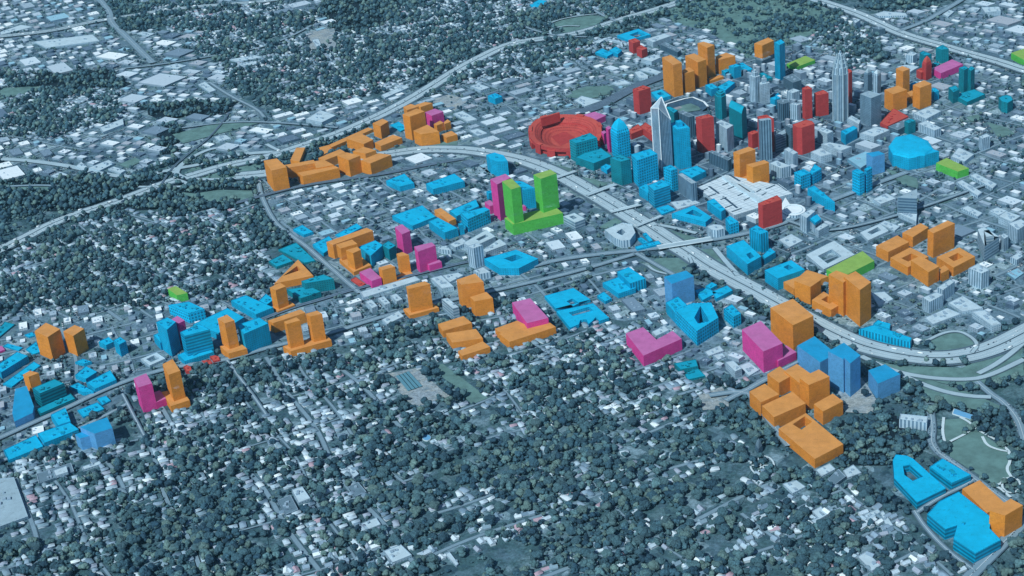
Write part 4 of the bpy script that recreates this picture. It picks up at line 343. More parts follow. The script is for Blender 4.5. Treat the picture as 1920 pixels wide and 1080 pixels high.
ROADS=[
('freeway',54,[(-2375.0,-456.2),(-2351.2,-368.5),(-2317.7,-286.5),(-2286.4,-162.8),(-2235.2,-75.0),(-2161.2,20.3),(-2130.7,59.1),(-2067.5,172.0),(-2019.7,242.6)]),
('freeway',62,[(-1984.6,268.6),(-1880.1,388.4),(-1764.8,458.5),(-1682.1,561.4),(-1574.2,717.5),(-1514.1,844.3),(-1472.0,945.1),(-1430.6,1073.5),(-1389.3,1232.2),(-1347.6,1431.8),(-1301.0,1584.4),(-1229.6,1779.3),(-1145.3,1843.6),(-1030.7,1884.0),(-915.1,1963.3),(-793.9,2139.3),(-649.1,2295.2),(-453.9,2584.4)]),
('ramp',26,[(-2838.2,425.1),(-2719.2,416.1),(-2502.4,360.8),(-2346.3,290.8),(-2198.7,253.3),(-2113.8,306.2),(-2065.0,348.5),(-1990.3,386.4),(-1913.9,477.5),(-1802.0,511.3),(-1739.4,512.1)]),
('ramp',19,[(-2027.0,257.5),(-2065.0,348.5),(-2065.6,437.8),(-2036.2,529.9),(-2003.4,552.2)]),
('ramp',19,[(-2069.2,322.6),(-2008.8,262.9),(-1944.2,244.5),(-1842.9,247.0),(-1721.1,274.8)]),
('ramp',14,[(-2128.7,170.3),(-2047.2,172.6),(-1956.1,175.1),(-1958.3,209.4),(-2019.7,242.6)]),
('ramp',14,[(-1821.9,592.7),(-1754.6,533.5),(-1704.0,512.6),(-1648.3,529.4)]),
('freeway',68,[(-1809.8,277.7),(-1699.7,305.3),(-1597.8,352.9),(-1432.6,448.2),(-1306.8,502.2),(-1249.6,529.2),(-1204.9,545.6),(-1132.9,551.8),(-1025.1,542.6),(-872.0,482.8),(-798.4,443.5),(-719.6,385.5),(-660.4,333.4),(-601.5,277.8),(-512.6,178.7),(-418.7,75.3),(-338.1,-19.8),(-266.2,-99.1),(-174.2,-213.5),(-108.2,-286.2),(-47.9,-363.8),(21.8,-434.6),(110.5,-521.8),(178.4,-593.4),(288.3,-705.9),(371.1,-784.2),(434.4,-831.8),(513.4,-862.6),(590.1,-878.8),(665.3,-864.3),(741.9,-810.4),(821.8,-714.8),(909.9,-606.6)]),
('ramp',15,[(421.3,-879.5),(462.1,-917.6),(517.3,-957.6),(592.9,-978.9),(666.9,-980.4),(722.0,-963.8),(811.8,-864.3)]),
('ramp',15,[(517.5,-961.6),(575.3,-1011.8),(631.1,-1045.4),(685.6,-1059.4),(732.3,-1058.9)]),
('ramp',14,[(703.6,-945.7),(740.8,-902.6),(778.7,-842.3),(814.0,-772.6)]),
('ramp',9,[(576.4,-786.7),(618.0,-735.7),(656.9,-724.0),(688.2,-756.5),(703.6,-798.1),(688.5,-841.3)]),
('road',16,[(700.0,-985.3),(732.4,-1043.9),(760.7,-1078.7),(791.1,-1148.8),(802.8,-1238.6),(805.4,-1272.3)]),
('ramp',8,[(-103.2,-316.5),(-89.2,-353.8),(-89.7,-400.6),(-127.1,-439.6),(-187.2,-415.4),(-214.0,-379.5)]),
('ramp',14,[(-41.0,-245.5),(9.9,-348.4),(52.4,-429.1)]),
('ramp',14,[(-247.5,-82.1),(-193.0,-100.7),(-110.1,-143.6)]),
('road',16,[(596.1,-1139.2),(603.1,-1219.3),(599.6,-1271.9),(616.9,-1321.0),(652.5,-1360.7),(693.6,-1416.7),(742.4,-1475.5),(774.8,-1517.1)]),
('road',24,[(669.6,-1810.1),(697.4,-1757.7),(743.3,-1671.2),(794.9,-1569.9),(822.1,-1522.9)]),
('road',9,[(579.8,-1561.6),(623.8,-1500.1),(669.2,-1454.6),(693.6,-1422.6)]),
('road',9,[(694.6,-1753.1),(642.4,-1693.7),(596.5,-1614.6),(573.6,-1556.8)]),
('road',22,[(-552.2,-399.1),(-480.8,-346.9),(-364.5,-303.2),(-270.4,-275.6),(-164.9,-239.9),(-73.0,-197.1),(42.6,-137.4),(156.0,-45.2),(239.2,93.6),(329.0,194.8),(484.2,363.4)]),
('road',18,[(-1699.9,-1528.6),(-1666.5,-1484.2),(-1615.6,-1397.6),(-1566.1,-1322.4),(-1524.1,-1237.5),(-1461.3,-1154.0),(-1379.1,-1084.9),(-1250.1,-1041.1),(-1151.4,-950.6),(-1011.3,-864.3),(-935.2,-784.6),(-844.8,-712.2),(-713.7,-625.6),(-579.3,-540.9),(-416.2,-431.6),(-266.0,-298.1)]),
('rail',16,[(-1304.5,-924.8),(-1267.8,-825.0),(-1184.3,-711.7),(-1121.4,-662.7),(-1063.2,-602.9),(-944.4,-513.2),(-863.3,-457.3),(-755.2,-376.7),(-639.0,-317.3)]),
('road',14,[(-1691.9,216.4),(-1631.3,98.6),(-1504.7,-100.0),(-1431.2,-182.6),(-1323.9,-280.8),(-1209.6,-405.1),(-1113.5,-508.6),(-1017.5,-610.6)]),
('freeway',58,[(-222.0,2673.6),(-56.9,2465.5),(194.2,2182.9),(295.5,2028.9),(390.3,1874.9),(498.1,1755.4),(568.7,1689.8),(669.5,1584.5),(766.6,1496.0),(883.6,1360.0)]),
('road',24,[(389.7,1889.5),(490.5,2017.8),(545.1,2137.1),(607.6,2267.4),(671.8,2426.5)]),
('freeway',46,[(-3838.5,2007.8),(-3819.4,2024.1),(-3573.6,2098.6),(-3459.8,2239.7),(-3310.1,2321.2),(-3091.0,2460.8),(-2669.4,2540.9),(-2579.8,2597.4)]),
('road',30,[(-3687.2,2729.0),(-3441.0,2421.5),(-3340.4,2232.9),(-3152.7,2020.5),(-2962.1,1793.5),(-2783.8,1581.1)]),
('road',14,[(-2885.2,1509.6),(-2736.1,1554.7),(-2536.1,1673.7),(-2365.2,1769.8),(-2284.2,1924.3),(-2247.6,2114.4)]),
('road',12,[(-2383.1,1307.0),(-2204.2,1125.1),(-2022.3,974.8),(-1948.4,872.6)]),
('road',12,[(-2261.1,753.3),(-2105.8,822.8),(-1924.0,832.7),(-1606.3,764.9)]),
('rail',8,[(-2043.9,166.1),(-2084.6,332.6),(-2090.4,491.1),(-2081.8,657.7),(-2101.3,812.9),(-2126.0,934.1)]),
('rail',22,[(-1699.7,31.4),(-1619.8,108.4),(-1546.4,176.9),(-1431.1,237.8),(-1262.4,305.3),(-1151.8,382.0),(-1018.8,455.0)]),
('rail',55,[(-786.1,860.7),(-742.4,932.5),(-662.7,961.3),(-568.9,1201.9),(-475.2,1343.2),(-402.2,1439.7),(-322.3,1538.1)]),
('road',12,[(-1272.4,2115.4),(-1178.3,2003.0),(-1031.7,1891.7),(-895.0,1872.6)]),
('road',14,[(-1000.8,2350.0),(-859.6,2145.9),(-721.2,2005.2)]),
('ramp',9,[(-1132.9,2013.8),(-1089.4,2132.2),(-998.8,2195.3),(-923.0,2218.2)]),
('ramp',8,[(-1061.8,1918.9),(-1085.9,1985.0),(-1029.3,2048.1),(-961.8,2031.2)]),
('road',10,[(180.4,-1036.6),(249.5,-948.7),(273.0,-918.8)]),
('road',18,[(73.0,-1112.6),(159.6,-1078.4),(200.9,-1152.5),(258.2,-1270.5),(288.6,-1326.5)]),
('road',16,[(115.2,-1134.8),(159.6,-1078.4),(203.8,-1013.0),(275.7,-946.5)]),
('road',11,[(-1599.6,-1593.2),(-1550.6,-1526.1),(-1493.2,-1443.7),(-1448.8,-1373.6),(-1410.1,-1288.6)]),
('road',7,[(-1242.5,-1040.5),(-1164.7,-1131.3),(-1073.9,-1235.7),(-1012.4,-1310.7)]),
('road',6,[(-1449.9,-1242.1),(-1328.4,-1388.4),(-1272.3,-1455.0)]),
('road',12,[(156.0,-45.2),(258.2,-127.7),(407.3,-42.9),(572.8,105.1),(744.5,280.4)]),
('road',14,[(-266.0,-298.1),(-61.9,-508.8),(7.1,-571.8)]),
('road',12,[(-2668.5,148.6),(-2536.5,169.0),(-2440.3,163.3)])]
LAWN=[
[(-1885.7,119.7),(-1812.9,155.2),(-1689.5,152.1),(-1645.0,74.9),(-1804.6,41.2)],
[(-1947.4,131.2),(-1879.0,117.3),(-1846.3,65.7),(-1894.1,69.4)],
[(-810.0,1112.5),(-750.6,1220.8),(-671.1,1243.1),(-635.1,1195.2),(-683.2,1103.3),(-753.5,1093.5)],
[(-665.7,-1026.3),(-644.8,-1003.0),(-473.1,-1168.5),(-504.1,-1203.9)],
[(645.0,-1273.7),(676.9,-1231.8),(696.3,-1203.6),(772.4,-1305.0),(773.8,-1402.1),(742.7,-1440.7),(642.6,-1330.8)],
[(626.9,-1170.3),(683.0,-1158.2),(693.0,-1197.3),(651.2,-1253.8),(628.9,-1281.7)],
[(568.2,-774.3),(664.6,-714.7),(703.6,-798.1),(665.8,-851.4),(600.7,-831.6)],
[(417.4,-879.9),(515.8,-921.3),(666.4,-916.8),(810.4,-764.3),(809.9,-944.5),(667.3,-1019.2),(547.8,-967.0)],
[(-269.2,-104.0),(-208.1,-111.8),(-78.3,-187.7),(-139.6,-218.7)],
[(-92.2,-257.8),(-41.0,-245.5),(9.9,-348.4),(40.8,-429.8)],
[(-217.4,-360.8),(-196.0,-321.4),(-115.3,-317.1),(-94.2,-372.9),(-118.3,-420.7),(-179.3,-415.0)],
[(-418.9,-110.4),(-367.3,-0.9),(-350.0,-54.4),(-378.1,-119.2)],
[(-1132.0,2107.5),(-988.7,2222.3),(-857.2,2172.9),(-900.7,2041.1),(-1004.4,1941.8)],
[(-2255.1,694.9),(-2138.8,812.8),(-1938.8,832.7),(-2164.8,600.5)],
[(-711.7,426.8),(-619.6,379.4),(-606.0,347.4),(-652.6,362.5)],
[(-596.9,307.8),(-519.4,286.1),(-462.0,241.0),(-488.0,209.7)],
[(731.0,831.8),(797.7,773.9),(820.4,717.3),(768.0,675.1)],
[(-2315.7,380.3),(-2287.9,452.1),(-2240.9,417.1),(-2261.9,346.3)],
[(-1317.3,528.4),(-1289.7,588.6),(-1255.6,562.3),(-1297.5,522.0)],
[(-1166.9,664.2),(-1094.1,624.1),(-1074.1,557.8),(-1203.3,556.2)],
[(-2687.1,179.0),(-2473.8,163.8),(-2456.2,122.9),(-2661.8,137.7)],
[(-3346.8,1255.4),(-3152.0,1275.4),(-3114.2,1239.7),(-3262.1,1115.9)],
[(413.3,400.2),(517.9,314.0),(525.2,228.5),(474.5,263.5)],
[(-802.2,1169.2),(-752.9,1231.4),(-668.4,1229.8),(-637.1,1146.1),(-730.0,1065.9)],
[(662.7,876.2),(701.9,905.9),(721.4,861.2),(682.4,831.8)],
[(547.8,-967.0),(593.1,-986.8),(703.6,-1054.0),(756.8,-1101.2),(738.9,-1132.1),(595.7,-1086.4)]]
ZONES=[
('park',[(-2020.3,308.3),(-2013.5,449.3),(-1906.3,493.7),(-1784.1,604.1),(-1666.9,523.8),(-1736.2,391.1),(-1803.2,262.9),(-1901.7,210.9)]),
('comm',[(-4235.9,2702.7),(-2265.9,2558.7),(-2116.9,2024.4),(-2524.2,1647.9),(-2307.1,1282.6),(-2048.0,1016.7),(-1827.9,922.6),(-1484.3,1201.3),(-1353.8,1072.6),(-1390.5,920.8),(-1799.5,442.2),(-2114.4,437.0),(-2247.4,277.6),(-2740.7,266.3)]),
('res',[(-3514.6,1527.3),(-2816.8,1362.8),(-2540.1,925.6),(-2696.8,653.4),(-2977.0,651.4)]),
('res',[(-3649.5,2659.8),(-2456.7,2479.5),(-2601.5,2049.1),(-3279.6,2083.6)]),
('res',[(-2793.3,2231.0),(-2251.0,2374.8),(-2184.8,1562.4),(-2745.8,1732.7)]),
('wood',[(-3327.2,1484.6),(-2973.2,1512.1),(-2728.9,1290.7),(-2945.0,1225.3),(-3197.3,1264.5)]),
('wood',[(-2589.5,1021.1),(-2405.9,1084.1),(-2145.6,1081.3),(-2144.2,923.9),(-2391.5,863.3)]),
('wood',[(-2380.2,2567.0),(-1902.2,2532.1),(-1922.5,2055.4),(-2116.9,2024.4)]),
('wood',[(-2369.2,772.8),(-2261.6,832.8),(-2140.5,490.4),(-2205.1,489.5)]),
('comm',[(-1405.1,1232.5),(-989.4,1322.3),(-587.3,1946.6),(-234.1,2004.8),(888.0,2328.1),(831.8,-25.4),(499.8,-39.1),(210.8,-280.8),(-252.0,-304.9),(-631.8,-85.7),(-1316.8,348.6),(-1112.4,505.0),(-901.7,666.1)]),
('comm',[(-1755.1,339.5),(-1260.7,300.4),(-961.0,456.0),(-484.5,179.5),(-195.7,-264.3),(-386.5,-422.6),(-561.2,-608.8),(-767.5,-756.3),(-955.6,-929.0),(-1154.9,-975.6),(-1404.5,-1116.8),(-1454.7,-1320.2),(-1613.8,-1570.0),(-2056.9,-848.0),(-1891.9,-766.8),(-1589.2,-746.2),(-1422.5,-664.9),(-1310.0,-359.9),(-1554.6,-35.8)]),
('res',[(-1555.1,-292.1),(-1410.1,-202.6),(-1149.4,-503.4),(-1258.0,-654.2),(-1440.0,-701.3)]),
('comm',[(-579.3,-540.9),(-252.0,-304.9),(65.2,-568.1),(261.8,-804.4),(180.4,-1036.6),(10.9,-968.6),(-174.4,-714.1),(-466.9,-734.9)]),
('wood',[(46.2,-535.9),(137.4,-563.4),(302.2,-801.3),(166.5,-689.8)]),
('comm',[(289.1,-126.3),(833.7,53.5),(817.0,-643.5),(685.3,-771.8),(503.4,-814.8),(333.0,-678.0)]),
('dense',[(-744.3,832.3),(-511.6,1063.5),(-308.4,1307.2),(17.9,1698.5),(365.0,1418.1),(479.7,479.6),(259.5,245.4),(220.0,-50.6),(34.4,-98.3),(-171.5,-25.7),(-514.2,317.6)]),
('res',[(298.4,1901.5),(-33.9,2229.8),(-601.2,2024.8),(-414.4,1716.2),(-39.5,1844.6),(149.8,1624.0),(250.2,1357.5),(398.6,1547.6)]),
('comm',[(-615.3,2104.7),(-224.3,1928.1),(-93.9,1564.5),(-476.6,1441.8),(-668.0,1654.7)]),
('wood',[(-2721.8,235.5),(-2024.5,252.5),(-1687.2,182.6),(-1677.6,-17.9),(-2045.1,-31.3),(-2546.9,-49.6)]),
('wres',[(-558.0,-1236.3),(-384.2,-1271.4),(-176.6,-1251.5),(202.1,-1215.1),(224.9,-1401.9),(203.0,-1597.9),(340.7,-1830.1),(-460.8,-1930.9),(-518.0,-1763.2),(-513.6,-1548.2)]),
('wres',[(-1234.3,-1626.1),(-968.1,-1665.4),(-805.6,-1797.0),(-757.1,-1968.1),(-1085.2,-2009.4),(-1113.2,-1833.2)]),
('park',[(-690.9,2531.6),(-58.6,2482.9),(158.9,2059.7),(-28.3,1735.8),(-178.2,1567.4),(-381.6,1936.1),(-568.2,2101.9)]),
('wood',[(423.9,-1206.0),(493.9,-1150.2),(568.7,-1204.1),(584.1,-1319.3),(551.0,-1367.7),(389.2,-1384.6)]),
('wood',[(526.2,-1045.7),(662.8,-1122.0),(779.2,-1276.7),(769.6,-1160.7),(710.8,-1067.5),(613.0,-1050.8)]),
('wood',[(135.5,-1093.8),(262.1,-1305.8),(216.6,-1333.8),(139.9,-1221.1)]),
('comm',[(-1541.7,921.4),(-1311.9,1147.4),(-946.1,832.4),(-751.2,459.4),(-918.6,308.3),(-1318.7,299.1)]),
('bare',[(-780.5,-1070.2),(-706.3,-1031.8),(-555.3,-1174.0),(-641.1,-1231.3)]),
('bare',[(384.3,-1012.8),(428.0,-985.2),(445.4,-1023.2),(472.0,-1097.8),(468.0,-1157.7),(402.3,-1156.5)]),
('bare',[(45.9,-1105.9),(97.1,-1060.0),(128.7,-1165.5),(67.2,-1177.9)]),
('bare',[(-1336.4,1103.6),(-1288.4,1142.4),(-1185.6,1070.8),(-1207.3,964.6),(-1304.0,1018.3)]),
('bare',[(-2222.9,2029.8),(-2120.6,2079.7),(-1997.2,1755.2),(-2115.8,1759.9)])]
EX={'stadium': {'outer': [(-567.0, 650.6), (-558.8, 599.6), (-558.9, 564.0), (-565.3, 535.3), (-577.8, 512.8), (-596.2, 496.5), (-621.0, 486.4), (-658.5, 482.7), (-697.7, 485.6), (-727.4, 495.1), (-753.6, 511.1), (-776.9, 533.4), (-797.1, 562.2), (-814.2, 598.0), (-830.1, 649.6), (-840.8, 702.2), (-842.4, 739.8), (-836.8, 770.7), (-824.5, 795.3), (-805.5, 813.2), (-779.3, 824.0), (-739.3, 827.5), (-697.8, 823.6), (-666.7, 812.6), (-639.6, 794.8), (-616.2, 770.3), (-596.5, 739.7), (-580.7, 702.5)], 'z': 34, 'field': [(-761.9, 679.3), (-720.9, 733.8), (-662.3, 659.8), (-703.3, 586.8)], 'board': [(-805.9, 722.9), (-800.9, 714.5), (-745.5, 770.5), (-750.5, 779.0)]}, 'ballpark': {'field': [(-382.9, 988.5), (-325.6, 1061.5), (-276.3, 1031.4), (-249.9, 987.5), (-273.8, 951.7), (-328.5, 927.7)], 'infield': [(-382.9, 988.5), (-362.6, 1014.6), (-337.2, 980.9), (-357.8, 956.5)], 'stand': [(-238.8, 950.9), (-261.1, 1001.9), (-311.1, 1054.2), (-340.6, 1036.7), (-395.6, 981.3), (-394.9, 949.3)]}, 'crown_tower': {'c': (239.6, 864.5), 'h': 249.5, 'ang': 0.86602}, 'glass_tower': {'foot': [(-311.6, 461.7), (-340.0, 417.2), (-303.7, 360.3), (-273.6, 404.0)], 'top': [224.6, 201.2, 221.3, 165.2]}, 'hall': {'z': 16, 'poly': [(-158.9, 186.5), (-12.3, -30.0), (53.5, 28.4), (102.8, 114.8), (146.6, 148.5), (91.4, 218.4), (-84.8, 299.2), (-91.4, 284.6)], 'bars': [[(-84.9, 277.7), (-40.0, 207.9)], [(-37.5, 205.1), (58.6, 71.7)], [(-25.6, 211.0), (20.6, 145.9)]], 'slots': [[(-122.9, 198.6), (-82.3, 138.9)], [(-66.3, 114.9), (-9.6, 26.1)], [(-71.9, 299.5), (-30.0, 243.3)]], 'fins': [[(-80.6, 208.2), (-66.3, 228.2)], [(-59.0, 175.3), (-43.1, 198.0)], [(-139.3, 159.2), (-125.3, 179.0)], [(-111.2, 113.5), (-91.4, 135.9)], [(-69.8, 87.8), (-55.8, 107.1)], [(-20.2, 121.7), (-8.2, 141.1)], [(3.3, 84.8), (17.1, 106.7)], [(-46.4, 24.8), (-28.8, 46.5)], [(33.8, 156.0), (44.0, 175.5)], [(53.7, 129.4), (63.8, 148.7)], [(60.3, 178.7), (83.7, 212.6)], [(93.5, 218.4), (125.8, 169.6)], [(-21.7, -5.6), (3.3, 21.4)]]}, 'museum': {'c': (145.9, 52.6), 'z': 14, 'disc': [(198.3, 25.3), (196.5, 5.6), (187.7, -10.4), (173.8, -19.6), (157.5, -20.3), (141.8, -12.2), (129.9, 3.1), (124.1, 22.6), (125.6, 42.5), (134.3, 58.9), (148.4, 68.3), (165.0, 68.8), (180.9, 60.5), (192.7, 44.9)], 'wing': [(120.6, 82.2), (133.9, -41.5), (154.5, -28.0), (170.0, 16.0), (143.0, 83.0), (125.7, 130.5)]}, 'bridges': [((-508.0, 128.0), (-431.9, 221.7), 17, 'wide bridge nearest the stadium crossing the sunken freeway'), ((-400.8, -5.8), (-318.3, 56.9), 13, 'narrow bridge in the middle of three crossing the freeway'), ((-299.1, -112.3), (-234.7, -30.0), 10, 'thin footbridge over the freeway beside the triangular cyan court'), ((-641.7, 275.6), (-591.6, 334.6), 12, 'bridge behind the green twin towers at the freeway bend'), ((-205.4, -265.8), (-56.3, -194.0), 26, 'broad road bridge carrying the boulevard over the freeway')], 'paths': [(6.5, [(626.7, -1163.6), (624.7, -1230.4), (632.2, -1281.4), (635.8, -1306.4)]), (6.5, [(632.6, -1306.8), (638.5, -1274.4), (651.2, -1260.2), (676.9, -1231.8), (694.6, -1200.5)]), (6.5, [(663.2, -1160.1), (683.1, -1178.3), (694.6, -1200.5), (715.7, -1227.9), (747.7, -1257.0), (769.3, -1299.0)]), (6.5, [(712.5, -1241.2), (722.0, -1278.7), (747.3, -1295.0), (766.2, -1299.4)]), (6.5, [(769.3, -1299.0), (771.8, -1342.1), (762.0, -1373.4), (773.7, -1408.0)]), (6.5, [(758.4, -1409.7), (751.9, -1433.9), (733.5, -1441.7)]), (6.5, [(730.5, -1442.1), (745.7, -1446.2), (769.4, -1483.9)]), (5, [(790.6, -1434.3), (789.3, -1444.3), (786.2, -1453.3), (781.5, -1460.5), (775.8, -1465.1), (769.6, -1466.6), (763.7, -1464.9), (758.6, -1460.1), (754.9, -1452.7), (753.0, -1443.5), (753.1, -1433.5), (755.2, -1423.8), (759.2, -1415.4), (764.5, -1409.3), (770.6, -1406.1), (776.8, -1406.2), (782.5, -1409.7), (787.0, -1416.0), (789.7, -1424.5), (790.6, -1434.2)]), (4, [(263.4, -1410.9), (263.4, -1424.0), (260.6, -1435.9), (255.4, -1445.3), (248.2, -1451.4), (239.8, -1453.3), (231.1, -1451.1), (223.1, -1444.8), (216.6, -1435.1), (212.2, -1423.0), (210.6, -1409.9), (211.8, -1397.1), (215.8, -1386.0), (222.2, -1377.9), (230.2, -1373.7), (239.0, -1373.9), (247.6, -1378.4), (255.0, -1386.7), (260.5, -1397.9), (263.4, -1410.8)]), (4, [(211.0, -1416.4), (263.4, -1410.9)]), (4, [(221.6, -1380.8), (252.9, -1449.0)]), (4, [(244.7, -1378.4), (228.6, -1451.6)])], 'pools': [('bright blue kidney swimming pool in the woods at bottom centre', [(-560.3, -1368.8), (-560.0, -1377.2), (-564.3, -1382.4), (-571.5, -1382.1), (-578.3, -1376.5), (-581.9, -1367.9), (-580.6, -1360.2), (-575.0, -1356.6), (-567.5, -1358.9), (-561.5, -1365.9)]), ('long pale blue pool basin at the head of the park', [(650.3, -1118.5), (696.6, -1147.0), (689.6, -1165.6), (647.0, -1140.8)])], 'court': [(-746.2, -1083.1), (-720.6, -1054.4), (-659.0, -1127.6), (-689.6, -1155.9)], 'angs': [(300, 150, 1.23373), (100, 50, 0.77583), (600, 230, -0.77252), (640, 420, -0.77252), (900, 400, 0.86602), (1300, 250, 0.86602), (1600, 250, 0.86602), (1800, 300, 0.86602), (1500, 450, 0.86602), (1700, 500, 0.86602), (500, 600, 0.58095), (200, 700, 0.58095), (50, 640, 0.58095), (850, 560, 0.58095), (1100, 600, 0.58095), (1400, 60, 0.77583), (950, 220, -0.77252), (400, 280, 1.23373), (1400, 700, 1.04467)], 'grids': [(-0.8594, [(-1627.2, -1620.5), (-1437.1, -1206.9), (-1124.6, -973.2), (-876.6, -891.9), (-580.7, -869.1), (-404.4, -1195.7), (-561.4, -1313.9), (-410.2, -1942.9), (-1351.0, -2062.0)], 95, 190), (0.73095, [(-698.1, -878.2), (-203.3, -716.1), (257.9, -1029.8), (302.4, -1460.1), (394.4, -1450.2), (819.4, -1787.3), (-410.2, -1942.9), (-521.7, -1310.0)], 90, 200), (-0.60677, [(-2406.1, -375.4), (-2076.6, -9.4), (-1691.4, 192.1), (-1258.0, -654.2), (-1409.1, -768.1), (-2016.9, -913.2), (-2067.3, -916.9)], 85, 170), (1.23373, [(-3597.9, 1529.7), (-2867.7, 1509.1), (-2317.0, 714.0), (-2740.7, 266.3), (-2806.6, 264.7)], 110, 210), (0.77583, [(-3428.7, 2643.7), (-675.1, 2442.4), (-846.7, 2199.7), (-1214.3, 1748.8), (-1394.6, 1199.9), (-1840.3, 953.2), (-2454.7, 1497.5)], 100, 190), (-0.77252, [(-1394.6, 1199.9), (-1190.6, 1747.8), (-587.3, 1946.6), (-486.3, 1376.0), (-689.9, 946.8), (-1232.1, 890.6)], 95, 180), (0.86602, [(-744.3, 832.3), (-474.7, 1310.9), (17.9, 1698.5), (436.0, 1613.2), (879.9, 1221.1), (828.6, -702.5), (333.0, -678.0), (66.2, -96.9), (-228.2, 13.8), (-550.3, 316.8)], 118, 140), (1.17583, [(-690.9, 2531.6), (-33.9, 2229.8), (298.4, 1901.5), (338.2, 1549.6), (31.4, 1560.2), (-392.0, 1574.7)], 100, 180), (-0.77252, [(-1733.5, 289.5), (-1252.3, 276.2), (-946.6, 405.9), (-580.0, 131.7), (-571.9, -321.5), (-967.6, -635.3), (-1128.0, -645.8), (-1517.8, -122.2)], 100, 160), (0.58095, [(-2067.3, -916.9), (-1394.0, -800.8), (-992.1, -566.5), (-562.4, -358.8), (-245.0, -341.7), (-319.7, -724.4), (-898.4, -830.4), (-1418.7, -1088.2), (-1672.5, -1474.4), (-1715.9, -1478.7)], 90, 150)], 'nflat': 3600, 'uprot': -45, 'cov': [0.6, 0.25, 1.1, 0.09, 0.02, 0.76, 0.5], 'tint_haze': (1e-05, (0.26, 0.68, 0.92, 1)), 'lmk': [('the white square roof', 566, 930), ('the dark church hall', 588, 920), ('the white ridge roof', 695, 983), ('the rimmed square roof', 748, 1045), ('the angled white roof', 846, 1050), ('the kidney pool', 800, 822), ('the tennis courts', 765, 715), ('the narrow sports field', 865, 720), ('the round plaza', 1429, 877), ('the white plaza roof', 1488, 915), ('the small square roof', 1537, 965), ('the white U building', 1646, 975), ('the lower white roof', 1628, 1050), ('the pointed cyan ring', 1705, 900), ('the big cyan apartments', 1815, 985), ('the dark parking deck', 100, 887), ('the carport row', 170, 873), ('the huge pale roof', 20, 950), ('the lone orange tower', 330, 725), ('the white street houses', 482, 805), ('the magenta L block', 1225, 648), ('the lower orange cluster', 1480, 750), ('the park side office', 1715, 793), ('the stadium', 1060, 250), ('the green twin towers', 985, 380), ('the convention hall', 1395, 350), ('the cyan arena', 1715, 280), ('the big orange cluster', 1735, 480), ('the courthouse', 1865, 455), ('the striped tower', 1700, 380), ('the two white towers', 1765, 550), ('the orange freeway tower', 1605, 560), ('the tall glass skyscraper', 1245, 240), ('the crowned skyscraper', 1576, 170), ('the raised orange cube', 1432, 95), ('the teal twin towers', 1810, 160), ('the magenta bar', 1780, 130), ('the hospital slab', 1230, 80), ('the far crossroads', 205, 40), ('the left industrial lawn', 390, 250), ('the stepped pale works', 600, 215), ('the wedge orange block', 800, 260), ('the westernmost orange tower', 520, 330), ('the oval parking lot', 850, 365), ('the gridded cyan office', 890, 405), ('the stepped orange towers', 660, 470), ('the triangular orange block', 545, 510), ('the slim glass slab', 845, 575), ('the white finger block', 705, 570), ('the orange tower pair', 115, 640), ('the terraced cyan block', 20, 680), ('the cyan tower cluster', 360, 620), ('the white courtyard', 285, 675), ('the stepped orange block', 895, 555), ('the zigzag orange block', 870, 635), ('the cyan H block', 1080, 580), ('the blue violet cube', 1275, 545), ('the garden ring block', 1465, 515), ('the right freeway loop', 1780, 640), ('the arena side block', 1785, 315), ('the left car park', 240, 315), ('the far freeway junction', 1683, 60), ('the lone green block', 333, 550), ('the left freeway ramps', 330, 325), ('the white apartment row', 740, 170), ('the grassy top field', 1400, 50), ('the bare earth yard', 600, 75), ('the bare freeway yard', 850, 190), ('the footbridge', 1215, 412)], 'carlines': [(5, [(596.3, -1146.0), (603.1, -1219.3), (599.6, -1271.9), (616.9, -1321.0), (652.5, -1360.7), (693.6, -1416.7), (742.4, -1475.5)]), (6, [(669.4, -1790.7), (697.4, -1747.8), (743.4, -1663.4), (791.5, -1567.6)]), (9, [(760.6, -1086.2), (790.9, -1155.9), (802.8, -1238.6)])]}
# ---------------------------------------------------------------- materials
def lin(r, g, b):
    f = lambda c: (c/255/12.92) if c/255 <= .04045 else ((c/255+.055)/1.055)**2.4
    return (f(r)*(.86 if r <= g <= b else 1), f(g), f(b), 1)
def mul(c, k): return (c[0]*k, c[1]*k, c[2]*k, 1)
def base_mat(name, rough=.85):
    m = bpy.data.materials.new(name); m.use_nodes = True; t = m.node_tree
    p = t.nodes['Principled BSDF']; p.inputs['Roughness'].default_value = rough; p.inputs['Specular IOR Level'].default_value = .25
    return m, t, p
def N(t, k, **kw):
    n = t.nodes.new(k)
    for a, b in kw.items(): setattr(n, a, b)
    return n
def mixc(t, fac, a, b, mode='MIX'):
    n = N(t, 'ShaderNodeMix', data_type='RGBA', blend_type=mode)
    for s, v in ((n.inputs[0], fac), (n.inputs[6], a), (n.inputs[7], b)):
        if hasattr(v, 'links') or hasattr(v, 'is_linked'): t.links.new(v, s)
        else: s.default_value = v
    return n.outputs[2]
def noise(t, vec, scale, detail=4, rough=.6, dist=0):
    n = N(t, 'ShaderNodeTexNoise'); n.inputs['Scale'].default_value = scale; n.inputs['Detail'].default_value = detail
    n.inputs['Roughness'].default_value = rough; n.inputs['Distortion'].default_value = dist; t.links.new(vec, n.inputs['Vector']); return n.outputs[0]
def ramp(t, fac, stops, interp='LINEAR'):
    n = N(t, 'ShaderNodeValToRGB'); n.color_ramp.interpolation = interp
    e = n.color_ramp.elements
    e[0].position, e[0].color = stops[0]; e[1].position, e[1].color = stops[-1]
    for p, c in stops[1:-1]: x = e.new(p); x.color = c
    t.links.new(fac, n.inputs[0]); return n.outputs[0]
